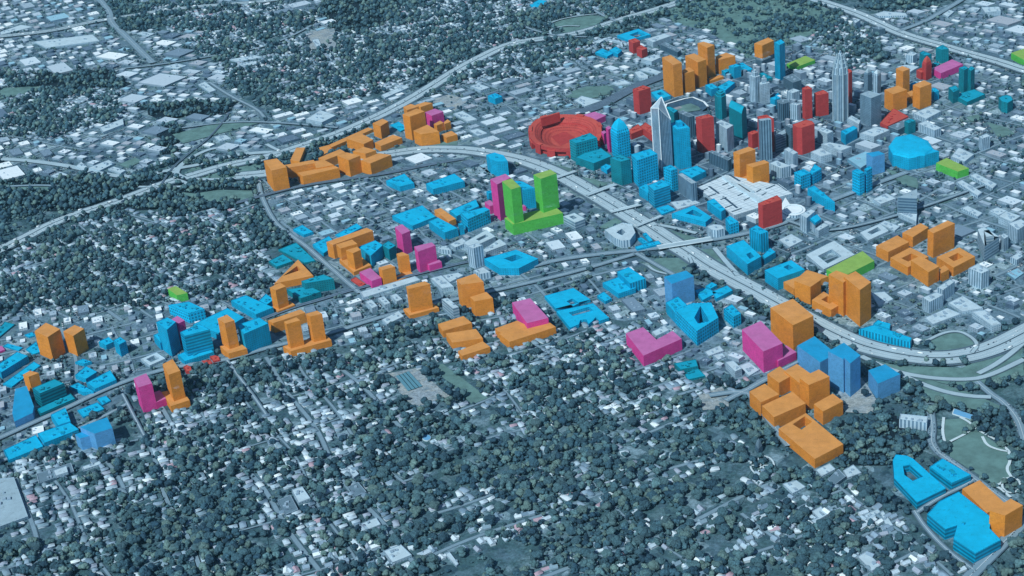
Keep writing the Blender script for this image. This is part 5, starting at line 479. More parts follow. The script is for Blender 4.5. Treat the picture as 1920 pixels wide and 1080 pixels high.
def worldpos(t, sx=1, sy=1, rot=0):
    g = N(t, 'ShaderNodeNewGeometry'); mp = N(t, 'ShaderNodeMapping'); mp.inputs['Scale'].default_value = (sx, sy, 1); mp.inputs['Rotation'].default_value = (0, 0, rot)
    t.links.new(g.outputs['Position'], mp.inputs[0]); return mp.outputs[0]
G_ = lambda v: (v, v, v, 1)
def plain_roof(name, col, amp=.16, dark=.0):
    m, t, p = base_mat(name); v = worldpos(t)
    n = noise(t, v, .035, 5, .65); f = ramp(t, n, [(.3, G_(1-amp)), (.7, G_(1+amp*.6))])
    c = mixc(t, 1.0, col, f, 'MULTIPLY')
    if dark:
        n2 = noise(t, v, .09, 3, .7, .6); f2 = ramp(t, n2, [(.30, G_(1-dark)), (.42, G_(1))]); c = mixc(t, 1.0, c, f2, 'MULTIPLY')
    t.links.new(c, p.inputs['Base Color']); return m
def plain_wall(name, col, amp=.14):
    m, t, p = base_mat(name); v = worldpos(t, .6, .6)
    n = noise(t, v, .05, 5, .7, 1.2); n2 = noise(t, worldpos(t, .5, .5, .6), .14, 4, .75, 2.5); f = ramp(t, n, [(.3, G_(1-amp)), (.5, G_(1)), (.7, G_(1+amp))]); f = mixc(t, 1.0, f, ramp(t, n2, [(.36, G_(.78)), (.5, G_(1)), (.66, G_(1.1))]), 'MULTIPLY')
    t.links.new(mixc(t, 1.0, col, f, 'MULTIPLY'), p.inputs['Base Color']); return m
def facade(name, wall, win, cw=4.5, chh=3.8, mort=.9, rough=.7, amp=.2, uneven=.35, rot=0):
    """window grid laid out along each wall in metres (u runs along the wall, v is the height)"""
    m, t, p = base_mat(name, rough)
    uv = N(t, 'ShaderNodeUVMap', uv_map='metres')
    br = N(t, 'ShaderNodeTexBrick', offset=0, squash=1); br.inputs['Scale'].default_value = 1
    br.inputs['Brick Width'].default_value = cw; br.inputs['Row Height'].default_value = chh; br.inputs['Mortar Size'].default_value = mort; br.inputs['Mortar Smooth'].default_value = .1
    br.inputs['Color1'].default_value = win; br.inputs['Color2'].default_value = mul(win, 1+uneven); br.inputs['Mortar'].default_value = wall; br.inputs['Bias'].default_value = 0
    mp = N(t, 'ShaderNodeMapping'); mp.inputs['Rotation'].default_value = (0, 0, rot); t.links.new(uv.outputs[0], mp.inputs[0]); t.links.new(mp.outputs[0], br.inputs[0])
    v = worldpos(t, 1, 1); n = noise(t, v, .03, 4, .7, .8); f = ramp(t, n, [(.3, G_(1-amp)), (.7, G_(1+amp))])
    t.links.new(mixc(t, 1.0, br.outputs[0], f, 'MULTIPLY'), p.inputs['Base Color']); return m
PAL = {  # roof, wall, window
 'O': (lin(222,160,88), lin(218,144,54), None), 'P': (lin(200,118,182), lin(218,72,160), None), 'G': (lin(146,192,96), lin(86,196,82), None),
 'R': (lin(184,82,74), lin(168,62,64), None), 'V': (lin(30,166,222), lin(96,166,222), None),
 'C': (lin(0,178,224), lin(0,156,200), lin(0,106,140)), 'T': (lin(0,156,188), lin(0,124,142), lin(0,74,92)),
 'W': (lin(190,208,222), lin(160,182,200), lin(100,128,152)), 'S': (lin(158,180,196), lin(108,136,158), lin(58,86,110)),
 'D': (lin(104,128,146), lin(76,104,124), lin(32,58,80)), 'L': (lin(140,190,214), lin(110,160,188), lin(60,100,126))}
MAT = {}
for k, (rf, wl, wn) in PAL.items():
    MAT[k, 'roof'] = plain_roof('roof_'+k, rf, .16, .12 if k in 'OPGRV' else .3)
    if wn is None: MAT[k, 'wall'] = plain_wall('wall_'+k, wl)
    else:
        MAT[k, 'wall'] = facade('facade_'+k, wl, mul(wn, 1.15) if k in 'CT' else wn, 7, 6, 1.9, amp=.22)
        MAT[k, 'grid'] = facade('gridded_'+k, mul(wl, 1.35), wn, 9.5, 9.5, 2.2)
        MAT[k, 'ribs'] = facade('ribbed_'+k, mul(wl, 1.2), wn, 9, 400, 2.4, .5)
        MAT[k, 'band'] = facade('banded_'+k, wl, wn, 400, 9, 2.4, .5)
for k in 'VOPG':   # translucent blue massing
    for s in ('roof', 'wall'):
        m = MAT[k, s]; t = m.node_tree; p = t.nodes['Principled BSDF']; tr = N(t, 'ShaderNodeBsdfTransparent'); tr.inputs[0].default_value = (.7, .85, .95, 1); mx = N(t, 'ShaderNodeMixShader'); mx.inputs[0].default_value = .2 if k == 'V' else .17
        t.links.new(p.outputs[0], mx.inputs[1]); t.links.new(tr.outputs[0], mx.inputs[2]); t.links.new(mx.outputs[0], t.nodes['Material Output'].inputs[0])
def simple(name, col, amp=.15, scale=.05, rough=.85):
    m, t, p = base_mat(name, rough); n = noise(t, worldpos(t), scale, 5, .65); f = ramp(t, n, [(.3, G_(1-amp)), (.7, G_(1+amp))])
    t.links.new(mixc(t, 1.0, col, f, 'MULTIPLY'), p.inputs['Base Color']); return m
def attr_mat(name, rough=.85, amp=.15, scale=.08, attr='tint'):
    m, t, p = base_mat(name, rough); a = N(t, 'ShaderNodeAttribute', attribute_name=attr)
    n = noise(t, worldpos(t), scale, 3, .6); f = ramp(t, n, [(.3, G_(1-amp)), (.7, G_(1+amp))])
    t.links.new(mixc(t, 1.0, a.outputs[0], f, 'MULTIPLY'), p.inputs['Base Color']); return m
# ground: one sheet, yards, lawns, drives and bare patches
def ground_mat(name, cols, rot=0, cell=.02, cell2=.055):
    m, t, p = base_mat(name, .95)
    v = worldpos(t, 1, 1, rot)
    vo = N(t, 'ShaderNodeTexVoronoi', distance='CHEBYCHEV'); vo.inputs['Scale'].default_value = cell; t.links.new(v, vo.inputs['Vector'])
    sp = N(t, 'ShaderNodeSeparateColor'); t.links.new(vo.outputs['Color'], sp.inputs[0])
    vo2 = N(t, 'ShaderNodeTexVoronoi', distance='CHEBYCHEV'); vo2.inputs['Scale'].default_value = cell2; t.links.new(v, vo2.inputs['Vector'])
    sp2 = N(t, 'ShaderNodeSeparateColor'); t.links.new(vo2.outputs['Color'], sp2.inputs[0])
    a = ramp(t, sp.outputs[0], [(i/(len(cols)-1), c) for i, c in enumerate(cols)])
    b = ramp(t, sp2.outputs[0], [(0, cols[0]), (.5, cols[len(cols)//2]), (1, cols[-1])])
    n = noise(t, worldpos(t), .02, 6, .7); f = ramp(t, n, [(.42, G_(0)), (.58, G_(1))])
    c = mixc(t, f, a, b)
    n2 = noise(t, worldpos(t), .13, 4, .8, .5); c = mixc(t, 1.0, c, ramp(t, n2, [(.3, G_(.5)), (.7, G_(1.4))]), 'MULTIPLY')
    t.links.new(c, p.inputs['Base Color']); return m
M_GROUND = ground_mat('yards', [lin(44,74,90), lin(96,124,142), lin(66,98,106), lin(140,166,184), lin(54,86,98)], .6)
M_PAVED = ground_mat('paved_lots', [lin(66,92,112), lin(120,146,166), lin(90,118,138), lin(166,188,202), lin(74,106,110)], .75, .014, .04)
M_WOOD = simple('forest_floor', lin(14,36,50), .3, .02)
M_BARE = ground_mat('bare_earth', [lin(150,165,180), lin(132,142,152), lin(165,170,172), lin(120,140,155)], .4, .02, .08)
M_DENSE = ground_mat('city_paving', [lin(52,78,100), lin(100,126,148), lin(76,102,124), lin(140,162,182), lin(44,68,88)], .72, .016, .05)
M_LAWN = simple('mown_lawn', lin(98,130,130), .3, .025)
M_ROAD = simple('asphalt_road', lin(124,148,166), .12, .03)
M_FREE = simple('concrete_freeway', lin(166,186,200), .10, .02)
M_LINE = simple('road_gap', lin(84,106,124), .2, .05)
M_RAIL = simple('rail_ballast', lin(104,124,146), .2, .06)
M_TRACK = simple('track_bed', lin(70,92,112), .2, .06)
M_UNIT = simple('roof_plant', lin(150,170,190), .2, .2)
M_WHITE = simple('white_membrane', lin(232,238,246), .06, .05)
M_PANEL = facade('panelled_roof', lin(150,168,186), lin(206,218,230), 26, 17, .9, .7, .1, .06, R_(EX['uprot'])); M_DARKW = simple('dark_glazing', lin(58,84,108), .3, .06)
def linkmesh(name, vs, fs, mats, uv=None, mi=None, parent=None, loc=None, smooth=False):
    me = bpy.data.meshes.new(name); vs = [tuple(v) for v in vs]
    if loc is not None: vs = [(v[0]-loc[0], v[1]-loc[1], v[2]-loc[2]) for v in vs]
    me.from_pydata(vs, [], fs)
    for m in mats: me.materials.append(m)
    if mi is not None: me.polygons.foreach_set('material_index', mi)
    if uv is not None:
        l = me.uv_layers.new(name='metres'); l.data.foreach_set('uv', [c for u in uv for c in u])
    if smooth: me.polygons.foreach_set('use_smooth', [True]*len(me.polygons))
    me.update(); o = bpy.data.objects.new(name, me); sc.collection.objects.link(o)
    if parent is not None: o.parent = parent
    if loc is not None: o.location = loc if parent is None else (loc[0]-parent.location[0], loc[1]-parent.location[1], loc[2]-parent.location[2])
    return o
def tag(o, label=None, cat=None, group=None, kind=None):
    if label: o['label'] = label
    if cat: o['category'] = cat
    if group: o['group'] = group
    if kind: o['kind'] = kind
    return o
def area(p): return .5*sum(p[i][0]*p[(i+1) % len(p)][1]-p[(i+1) % len(p)][0]*p[i][1] for i in range(len(p)))
def ccw(p): return p if area(p) > 0 else p[::-1]
def scaled(p, k, c=None):
    cx = sum(a[0] for a in p)/len(p); cy = sum(a[1] for a in p)/len(p)
    if c: cx, cy = c
    return [(cx+(a[0]-cx)*k, cy+(a[1]-cy)*k) for a in p]
class Geo:
    def __init__(s): s.v = []; s.f = []; s.uv = []; s.mi = []
    def face(s, pts, mi, uvs=None):
        b = len(s.v); s.v += pts; s.f.append(tuple(range(b, b+len(pts)))); s.mi.append(mi); s.uv += uvs or [(p[0], p[1]) for p in pts]
    def walls(s, p, z0, z1, mi=0, inward=False):
        p = ccw(p); p = p[::-1] if inward else p; u = 0
        for i in range(len(p)):
            a, b = p[i], p[(i+1) % len(p)]; L = math.dist(a, b)
            s.face([(a[0], a[1], z0), (b[0], b[1], z0), (b[0], b[1], z1), (a[0], a[1], z1)], mi, [(u, z0), (u+L, z0), (u+L, z1), (u, z1)]); u += L
    def loft(s, pa, za, pb, zb, mi):
        n = len(pa); u = 0
        for i in range(n):
            j = (i+1) % n; L = math.dist(pa[i], pa[j])
            s.face([(*pa[i], za), (*pa[j], za), (*pb[j], zb), (*pb[i], zb)], mi, [(u, za), (u+L, za), (u+L, zb), (u, zb)]); u += L
    def cap(s, p, z, mi, hole=None):
        p = ccw(p); loops = [[Vector((a[0], a[1], 0)) for a in p]]
        if hole: loops.append([Vector((a[0], a[1], 0)) for a in ccw(hole)[::-1]])
        allp = [v for l in loops for v in l]
        for t in tessellate_polygon(loops):
            q = [allp[i] for i in t]
            n = (q[1]-q[0]).cross(q[2]-q[0]).z
            if abs(n) < 1e-6: continue
            if n < 0: q = q[::-1]
            s.face([(a.x, a.y, z) for a in q], mi)
    def box(s, p, z0, z1, mw=0, mr=1): s.walls(p, z0, z1, mw); s.cap(p, z1, mr)
    def make(s, name, mats, parent=None, loc=None): return linkmesh(name, s.v, s.f, mats, s.uv, s.mi, parent, loc)
def rect(cx, cy, w, l, a):
    c, s_ = math.cos(a), math.sin(a)
    return [(cx+c*x-s_*y, cy+s_*x+c*y) for x, y in ((-w/2, -l/2), (w/2, -l/2), (w/2, l/2), (-w/2, l/2))]
# ---------------------------------------------------------------- raster of what stands where (6 m cells)
X0, Y0, CELL, NX, NY = -6000, -2700, 6.0, 1500, 1700
gx = X0+CELL*(np.arange(NX)+.5); gy = Y0+CELL*(np.arange(NY)+.5)
block = np.zeros((NX, NY), bool); bmask = np.zeros((NX, NY), bool); zone = np.zeros((NX, NY), np.int8)
def fill(poly, arr, val, grow=0):
    p = np.array(poly)
    if grow:
        c = p.mean(0); r = np.linalg.norm(p-c, axis=1, keepdims=True)+1e-6; p = p+(p-c)/r*grow
    i0, i1 = np.searchsorted(gx, [p[:, 0].min(), p[:, 0].max()]); j0, j1 = np.searchsorted(gy, [p[:, 1].min(), p[:, 1].max()])
    i0 = max(i0-1, 0); j0 = max(j0-1, 0); i1 = min(i1+1, NX); j1 = min(j1+1, NY)
    if i1 <= i0 or j1 <= j0: return
    XX, YY = np.meshgrid(gx[i0:i1], gy[j0:j1], indexing='ij'); ins = np.zeros(XX.shape, bool)
    for k in range(len(p)):
        a, b = p[k], p[k-1]
        if a[1] == b[1]: continue
        cnd = ((a[1] > YY) != (b[1] > YY)) & (XX < (b[0]-a[0])*(YY-a[1])/(b[1]-a[1])+a[0]); ins ^= cnd
    arr[i0:i1, j0:j1][ins] = val
def at(arr, x, y):
    i = np.clip(((np.asarray(x)-X0)/CELL).astype(int), 0, NX-1); j = np.clip(((np.asarray(y)-Y0)/CELL).astype(int), 0, NY-1); return arr[i, j]
def inview(x, y, pad=40):
    Q = np.stack([np.asarray(x)-_o[0], np.asarray(y)-_o[1], np.full(np.shape(x), -_o[2])], -1); z = Q@_d
    px = CAM['px']+CAM['f']*(Q@_r)/z; py = CAM['py']-CAM['f']*(Q@_u)/z
    return (z > 100) & (px > -pad) & (px < 1920+pad) & (py > -pad) & (py < 1080+pad), px, py
# ---------------------------------------------------------------- ground, zones, lawns
g = Geo(); g.face([(-45000, -30000, 0), (45000, -30000, 0), (45000, 60000, 0), (-45000, 60000, 0)], 0)
tag(g.make('ground', [M_GROUND]), kind='structure')
ZC = {'res': 1, 'comm': 2, 'wood': 3, 'dense': 4, 'bare': 5, 'wres': 6, 'park': 7}
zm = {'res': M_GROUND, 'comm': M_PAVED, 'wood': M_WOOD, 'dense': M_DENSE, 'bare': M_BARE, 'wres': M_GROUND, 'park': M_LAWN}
zn = {'res': 'yards_ground', 'comm': 'paved_ground', 'wood': 'forest_ground', 'dense': 'city_ground', 'bare': 'bare_ground', 'wres': 'wooded_yards_ground', 'park': 'grass_ground'}
zone[:] = 1
rng = np.random.default_rng(7); random.seed(7)
def rough_edge(p, amp):
    out = []
    for i in range(len(p)):
        a, b = p[i], p[(i+1) % len(p)]; n = max(1, int(math.dist(a, b)/45))
        for k in range(n):
            t_ = k/n; out.append((a[0]+(b[0]-a[0])*t_+random.uniform(-amp, amp)*(k > 0), a[1]+(b[1]-a[1])*t_+random.uniform(-amp, amp)*(k > 0)))
    return out
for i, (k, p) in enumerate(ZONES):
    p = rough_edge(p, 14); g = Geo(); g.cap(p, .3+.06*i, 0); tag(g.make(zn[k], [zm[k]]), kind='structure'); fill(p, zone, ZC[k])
for i, p in enumerate(LAWN):
    g = Geo(); g.cap(p, 2.3+.05*i, 0); tag(g.make('lawn', [M_LAWN]), kind='structure'); fill(p, block, True)
# ---------------------------------------------------------------- roads
def smooth_line(p, it=2):
    for _ in range(it):
        q_ = [p[0]]
        for a, b in zip(p, p[1:]):
            q_ += [(a[0]*.75+b[0]*.25, a[1]*.75+b[1]*.25), (a[0]*.25+b[0]*.75, a[1]*.25+b[1]*.75)]
        p = q_+[p[-1]]
    return p
def offset(p, d):
    out = []
    for i in range(len(p)):
        a = p[max(i-1, 0)]; b = p[min(i+1, len(p)-1)]; L = math.dist(a, b) or 1; out.append((p[i][0]-(b[1]-a[1])/L*d, p[i][1]+(b[0]-a[0])/L*d))
    return out
def ribbon(g, p, d0, d1, z, mi=0):
    a = offset(p, d0); b = offset(p, d1)
    for i in range(len(p)-1): g.face([(*a[i], z), (*b[i], z), (*b[i+1], z), (*a[i+1], z)][::(1 if d0 > d1 else -1)], mi)
def block_line(p, w):
    for a, b in zip(p, p[1:]):
        L = math.dist(a, b)
        if L < .1: continue
        nx, ny = -(b[1]-a[1])/L*w, (b[0]-a[0])/L*w; fill([(a[0]+nx, a[1]+ny), (b[0]+nx, b[1]+ny), (b[0]-nx, b[1]-ny), (a[0]-nx, a[1]-ny)], block, True)
M_MARK = simple('road_paint', lin(214,222,232), .05, .1)
for i, (kind, wd, p) in enumerate(ROADS):
    p = smooth_line(p); z = 3.6+.08*i; g = Geo(); h = wd/2
    if kind == 'freeway':
        ribbon(g, p, -h-7, h+7, z-.5, 1); ribbon(g, p, -h, -1.8, z, 0); ribbon(g, p, 1.8, h, z, 0)
        for s_ in (-1, 1):
            for kk in (.34, .66):
                ribbon(g, p, s_*h*kk-.5, s_*h*kk+.5, z+.15, 2)
            ribbon(g, p, s_*(h-.2)-.8, s_*(h-.2)+.8, z+1.2, 1)
        ribbon(g, p, -.7, .7, z+1.4, 1)
        nm, ms = 'freeway', [M_FREE, M_LINE, M_MARK]
    elif kind == 'ramp': ribbon(g, p, -h-2.5, h+2.5, z-.3, 1); ribbon(g, p, -h, h, z+.4, 0); nm, ms = 'ramp_road', [M_FREE, M_LINE]
    elif kind == 'rail':
        ribbon(g, p, -h, h, z, 0); n = max(1, int(wd/9))
        for k in range(n): c_ = -h+wd*(k+.5)/n; ribbon(g, p, c_-1.6, c_+1.6, z+.25, 1)
        nm, ms = 'railway_track_bed', [M_RAIL, M_TRACK]
    else: ribbon(g, p, -h-2.5, h+2.5, z-.4, 1); ribbon(g, p, -h, h, z, 0); ribbon(g, p, -.4, .4, z+.12, 2); nm, ms = 'street', [M_ROAD, M_PAVE, M_MARK] if False else [M_ROAD, M_LINE, M_MARK]
    tag(g.make(nm, ms), kind='structure'); block_line(p, h+6)
# local street grids
GR = EX['grids']   # (angle, polygon, spacing across, spacing along)
streets = Geo()
def seg_in(poly_arr, gidx, x, y): return at(poly_arr, x, y) == gidx
gridid = np.zeros((NX, NY), np.int8)
for gi, (ang, poly, sa, sb) in enumerate(GR): fill(poly, gridid, gi+1)
kz = 0
pb = block.copy()
street_block = np.zeros((NX, NY), bool)
houses_spots = []
for gi, (ang, poly, sa, sb) in enumerate(GR):
    c, s_ = math.cos(ang), math.sin(ang); P = np.array(poly); U = P@np.array([c, s_]); V = P@np.array([-s_, c])
    for axis, (lo, hi, l2, h2, sp, w_) in enumerate(((V.min(), V.max(), U.min(), U.max(), sa, 9), (U.min(), U.max(), V.min(), V.max(), sb, 8))):
        tt = lo+sp*.5; kline = 0
        while tt < hi:
            tt += sp*random.uniform(.9, 1.1); kline += 1; run = []; ww = w_*random.uniform(.5, 1.15)
            for q_ in np.arange(l2, h2, 20.):
                x, y = (q_*c-tt*s_, q_*s_+tt*c) if axis == 0 else (tt*c-q_*s_, tt*s_+q_*c)
                jog = 16*math.sin(q_*.0045+kline*1.7)+7*math.sin(q_*.013+kline)
                x += (-s_ if axis == 0 else c)*jog; y += (c if axis == 0 else s_)*jog
                z_ = at(zone, x, y)
                ok = at(gridid, x, y) == gi+1 and not at(pb, x, y) and z_ not in (3, 5, 7) and not (z_ == 6 and (kline % 2))
                if ok: run.append((float(x), float(y)))
                if (not ok or q_+20 >= h2) and run:
                    if len(run) > 4:
                        ribbon(streets, run, -ww/2-2, ww/2+2, 1.5, 1); ribbon(streets, run, -ww/2, ww/2, 1.8+.25*axis, 0)
                        if random.random() < .4: block_line(run, ww/2)
                        else: block_line(run, .5)
                        if axis == 0 or True: houses_spots.append((gi, axis, ang, run))
                    run = []
tag(streets.make('side_streets', [M_ROAD, M_LINE]), kind='structure')
# ---------------------------------------------------------------- the building kit
M_BAREROOF = M_UNIT
def unit_geo(g, poly, z, rs, n, k):
    P = np.array(poly); c = P.mean(0); e = P[1]-P[0]; a = math.atan2(e[1], e[0]); s = min(math.sqrt(abs(area(poly))), 55)
    if len(poly) > 6 or s < 14: n = min(n, 1)
    for _ in range(n):
        f1, f2 = rs.uniform(.08, .68), rs.uniform(.08, .68); x, y = P[0]+(P[1]-P[0])*(f1+.1)+(P[-1]-P[0])*(f2+.1) if len(poly) == 4 else c
        yield rect(x, y, s*rs.uniform(.08, .22), s*rs.uniform(.06, .16), a), z+rs.uniform(2, 4.5)
    
CATS = {'tower_block': 'tower', 'low_block': 'building', 'stepped_block': 'building', 'courtyard_block': 'building', 'slab_block': 'building', 'podium_tower': 'tower', 'office_tower': 'office tower', 'warehouse': 'warehouse', 'church': 'church', 'arena': 'arena', 'parking_deck': 'parking deck'}
GRP = {'O': 'orange massing blocks', 'P': 'magenta massing blocks', 'G': 'green massing blocks', 'R': 'red buildings', 'V': 'blue translucent blocks', 'C': 'cyan buildings', 'T': 'cyan buildings', 'W': 'uncoloured city buildings', 'S': 'uncoloured city buildings', 'D': 'uncoloured city buildings', 'L': 'uncoloured city buildings'}
def prism(pn, col, z0, z1, poly, fl, parent, loc, rs, top):
    g = Geo(); poly = ccw(poly); hole = fl.get('hole'); style = 'grid' if fl.get('grid') else 'ribs' if fl.get('ribs') else 'band' if fl.get('band') else 'wall'
    wall = MAT.get((col, style), MAT[col, 'wall']); roof = MAT[col, 'roof']; mats = [wall, roof, MAT[col, 'wall'] if col in 'CTR' else M_UNIT]
    solid = col in 'OPGV'; real = not solid and abs(area(poly)) > 250
    cr = fl.get('crown'); rim = 1.3 if real and not cr else 0
    g.walls(poly, z0, z1+rim, 0)
    if hole: g.walls(hole, z0, z1+rim, 0, True)
    if rim:
        inn = scaled(poly, 1-2.2/max(12, math.sqrt(abs(area(poly)))))
        if hole:
            g.cap(poly, z1+rim, 1, None) if False else None
            g.cap(poly, z1, 1, hole)
        else:
            g.loft(poly, z1+rim, inn, z1+rim, 2); g.loft(inn, z1+rim, inn, z1, 2); g.cap(inn, z1, 1)
    elif cr and cr[0] == 'point':
        zt = cr[1]; c = np.mean(np.array(poly), 0); c = (float(c[0]), float(c[1]))
        g.loft(poly, z1, scaled(poly, .82), z1+(zt-z1)*.35, 0); g.loft(scaled(poly, .82), z1+(zt-z1)*.35, scaled(poly, .5), z1+(zt-z1)*.7, 1)
        q_ = scaled(poly, .5)
        for i in range(len(q_)): g.face([(*q_[i], z1+(zt-z1)*.7), (*q_[(i+1) % len(q_)], z1+(zt-z1)*.7), (*c, zt)], 1)
    elif cr and cr[0] == 'step':
        g.cap(poly, z1, 1); q_ = scaled(poly, cr[1]); g.box(q_, z1, z1+cr[2], 0, 1); q2 = scaled(poly, cr[1]*.55); g.box(q2, z1+cr[2], z1+cr[2]*1.5, 0, 1)
    elif cr and cr[0] == 'dome':
        q_ = poly
        for a, b in ((.95, .45), (.8, .8), (.5, 1.0)):
            q2 = scaled(poly, a); zz = z1+cr[1]*b; g.loft(q_, g_prev if q_ is not poly else z1, q2, zz, 1); q_ = q2; g_prev = zz
        g.cap(q_, g_prev, 1)
    elif cr and cr[0] == 'barrel':
        a, b, c_, d_ = [np.array(x) for x in poly]; prev = None
        if np.linalg.norm(b-a) > np.linalg.norm(c_-b): a, b, c_, d_ = b, c_, d_, a
        n = 8; rowA, rowB = [], []
        for i in range(n+1):
            t_ = i/n; zz = z1+cr[1]*math.sin(math.pi*t_); rowA.append((*(a+(b-a)*t_), zz)); rowB.append((*(d_+(c_-d_)*t_), zz))
        rowA = [tuple(map(float, v)) for v in rowA]; rowB = [tuple(map(float, v)) for v in rowB]
        for i in range(n): g.face([rowA[i], rowA[i+1], rowB[i+1], rowB[i]], 1)
        g.face(rowA[::-1], 0); g.face(rowB, 0)
    else: g.cap(poly, z1, 1, hole)
    o = g.make(pn, mats, parent, loc)
    if real and not hole and not cr and not fl.get('up'):
        for q_, zt in unit_geo(g, poly, z1, rs, 6 if abs(area(poly)) > 3500 else 4 if abs(area(poly)) > 1500 else 2, col):
            u = Geo(); u.box(q_, z1, zt, 0, 1); k2 = 'C' if col == 'C' else 'T' if col == 'T' else 'R' if col == 'R' else None
            u.make('rooftop_unit', [MAT[k2, 'roof'], MAT[k2, 'roof']] if k2 else [M_UNIT, M_UNIT], o, loc) if False else _unit(u, k2, o, loc)
    return o
def _unit(u, k2, o, loc):
    ms = [MAT[k2, 'wall'], MAT['T' if k2 == 'C' else k2, 'roof']] if k2 else [M_UNIT, M_UNIT]
    x = linkmesh('rooftop_unit', [(v[0]-loc[0], v[1]-loc[1], v[2]-loc[2]) for v in u.v], u.f, ms, u.uv, u.mi); x.parent = o; return x
for col, name, label, parts in BLD:
    rs = random.Random(hash(label) % 1000 if False else sum(map(ord, label)))
    cx = sum(p[0] for p in parts[0][3])/len(parts[0][3]); cy = sum(p[1] for p in parts[0][3])/len(parts[0][3]); loc = (cx, cy, 0)
    for pn, z0, z1, poly, fl in parts: fill(poly, block, True, 3); fill(poly, bmask, True)
    if len(parts) == 1:
        pn, z0, z1, poly, fl = parts[0]; o = prism(name, fl.get('col', col), z0, z1, poly, fl, None, loc, rs, True)
    else:
        o = bpy.data.objects.new(name, None); sc.collection.objects.link(o); o.location = loc; o.empty_display_size = 10
        for pn, z0, z1, poly, fl in parts:
            x = prism(pn, fl.get('col', col), z0, z1, poly, fl, None, loc, rs, False); x.parent = o; x.location = (0, 0, 0)
    tag(o, label, CATS.get(name, 'building'), GRP[col])
def thing(name, label, cat, loc, group=None):
    o = bpy.data.objects.new(name, None); sc.collection.objects.link(o); o.location = loc; o.empty_display_size = 10; return tag(o, label, cat, group)
def part(g, name, mats, root):
    l = root.location; x = linkmesh(name, [(v[0]-l[0], v[1]-l[1], v[2]-l[2]) for v in g.v], g.f, mats, g.uv, g.mi); x.parent = root; return x
# stadium
S = EX['stadium']; out_, fieldp, zt, board = S['outer'], S['field'], S['z'], S['board']
c0 = tuple(np.mean(np.array(out_), 0)); root = thing('football_stadium', 'red oval football stadium with a tall scoreboard on its rim', 'stadium', (*c0, 0), GRP['R'])
out_ = ccw(out_); g = Geo(); R0, R1 = [MAT['R', 'wall'], MAT['R', 'roof']], None
lo_ = scaled(out_, .93); g.loft(lo_, 0, lo_, zt*.55, 0); g.loft(lo_, zt*.55, out_, zt*.6, 0); g.loft(out_, zt*.6, out_, zt, 0); part(g, 'outer_wall', R0, root)
g = Geo(); a = scaled(out_, .86); b = scaled(out_, .70); c = scaled(out_, .66); d = scaled(out_, .42)
g.loft(out_, zt, a, zt*.92, 1); part(g, 'rim', R0, root)
M_ST = facade('seating_rows', lin(176,76,70), lin(140,52,54), 9, 4, 1.2, .85, .2); RS = [R0[0], M_ST]; g = Geo(); g.loft(a, zt*.92, b, zt*.6, 1); g.loft(b, zt*.6, b, zt*.45, 0); part(g, 'upper_stand', RS, root)
g = Geo(); g.loft(b, zt*.45, d, 3, 1); part(g, 'lower_stand', RS, root)
for k in range(0, 28, 2):
    e_ = out_[k]; f_ = out_[(k+1) % 28]; g = Geo(); q_ = [lo_[k], lo_[(k+1) % 28], scaled([f_], 1.03, c0)[0], scaled([e_], 1.03, c0)[0]]; g.box(ccw(q_), 0, zt*(.72 if k % 4 else 1.06), 0, 1); part(g, 'ramp_tower', R0, root)
g = Geo(); g.cap(d, 3.0, 0); g.cap(ccw(fieldp), 3.6, 1); part(g, 'field', [MAT['R', 'roof'], MAT['R', 'wall']], root)
g = Geo(); g.box(board, zt*.8, zt+26, 0, 1); part(g, 'scoreboard', R0, root)
fill(out_, block, True, 8)
# ballpark
S = EX['ballpark']; c0 = tuple(np.mean(np.array(S['field']), 0)); root = thing('ballpark', 'small baseball park with a grey green field and white rimmed stands', 'ballpark', (*c0, 0))
g = Geo(); g.cap(S['field'], 4.2, 0); part(g, 'outfield', [M_LAWN], root)
g = Geo(); g.cap(S['infield'], 4.6, 0); part(g, 'infield', [simple('infield_clay', lin(150,150,160), .1)], root)
g = Geo(); st = S['stand']
for i in range(len(st)-1):
    a, b = st[i], st[i+1]; L = math.dist(a, b); nx, ny = -(b[1]-a[1])/L*22, (b[0]-a[0])/L*22
    g.face([(a[0], a[1], 18), (b[0], b[1], 18), (b[0]+nx, b[1]+ny, 5), (a[0]+nx, a[1]+ny, 5)], 1)
    g.face([(a[0], a[1], 0), (b[0], b[1], 0), (b[0], b[1], 18), (a[0], a[1], 18)], 0)
part(g, 'stand', [MAT['W', 'wall'], M_DARKW], root)
g = Geo(); ribbon(g, st, -4, 4, 19, 0); part(g, 'canopy', [M_WHITE], root)
fill(S['field'], block, True, 30)
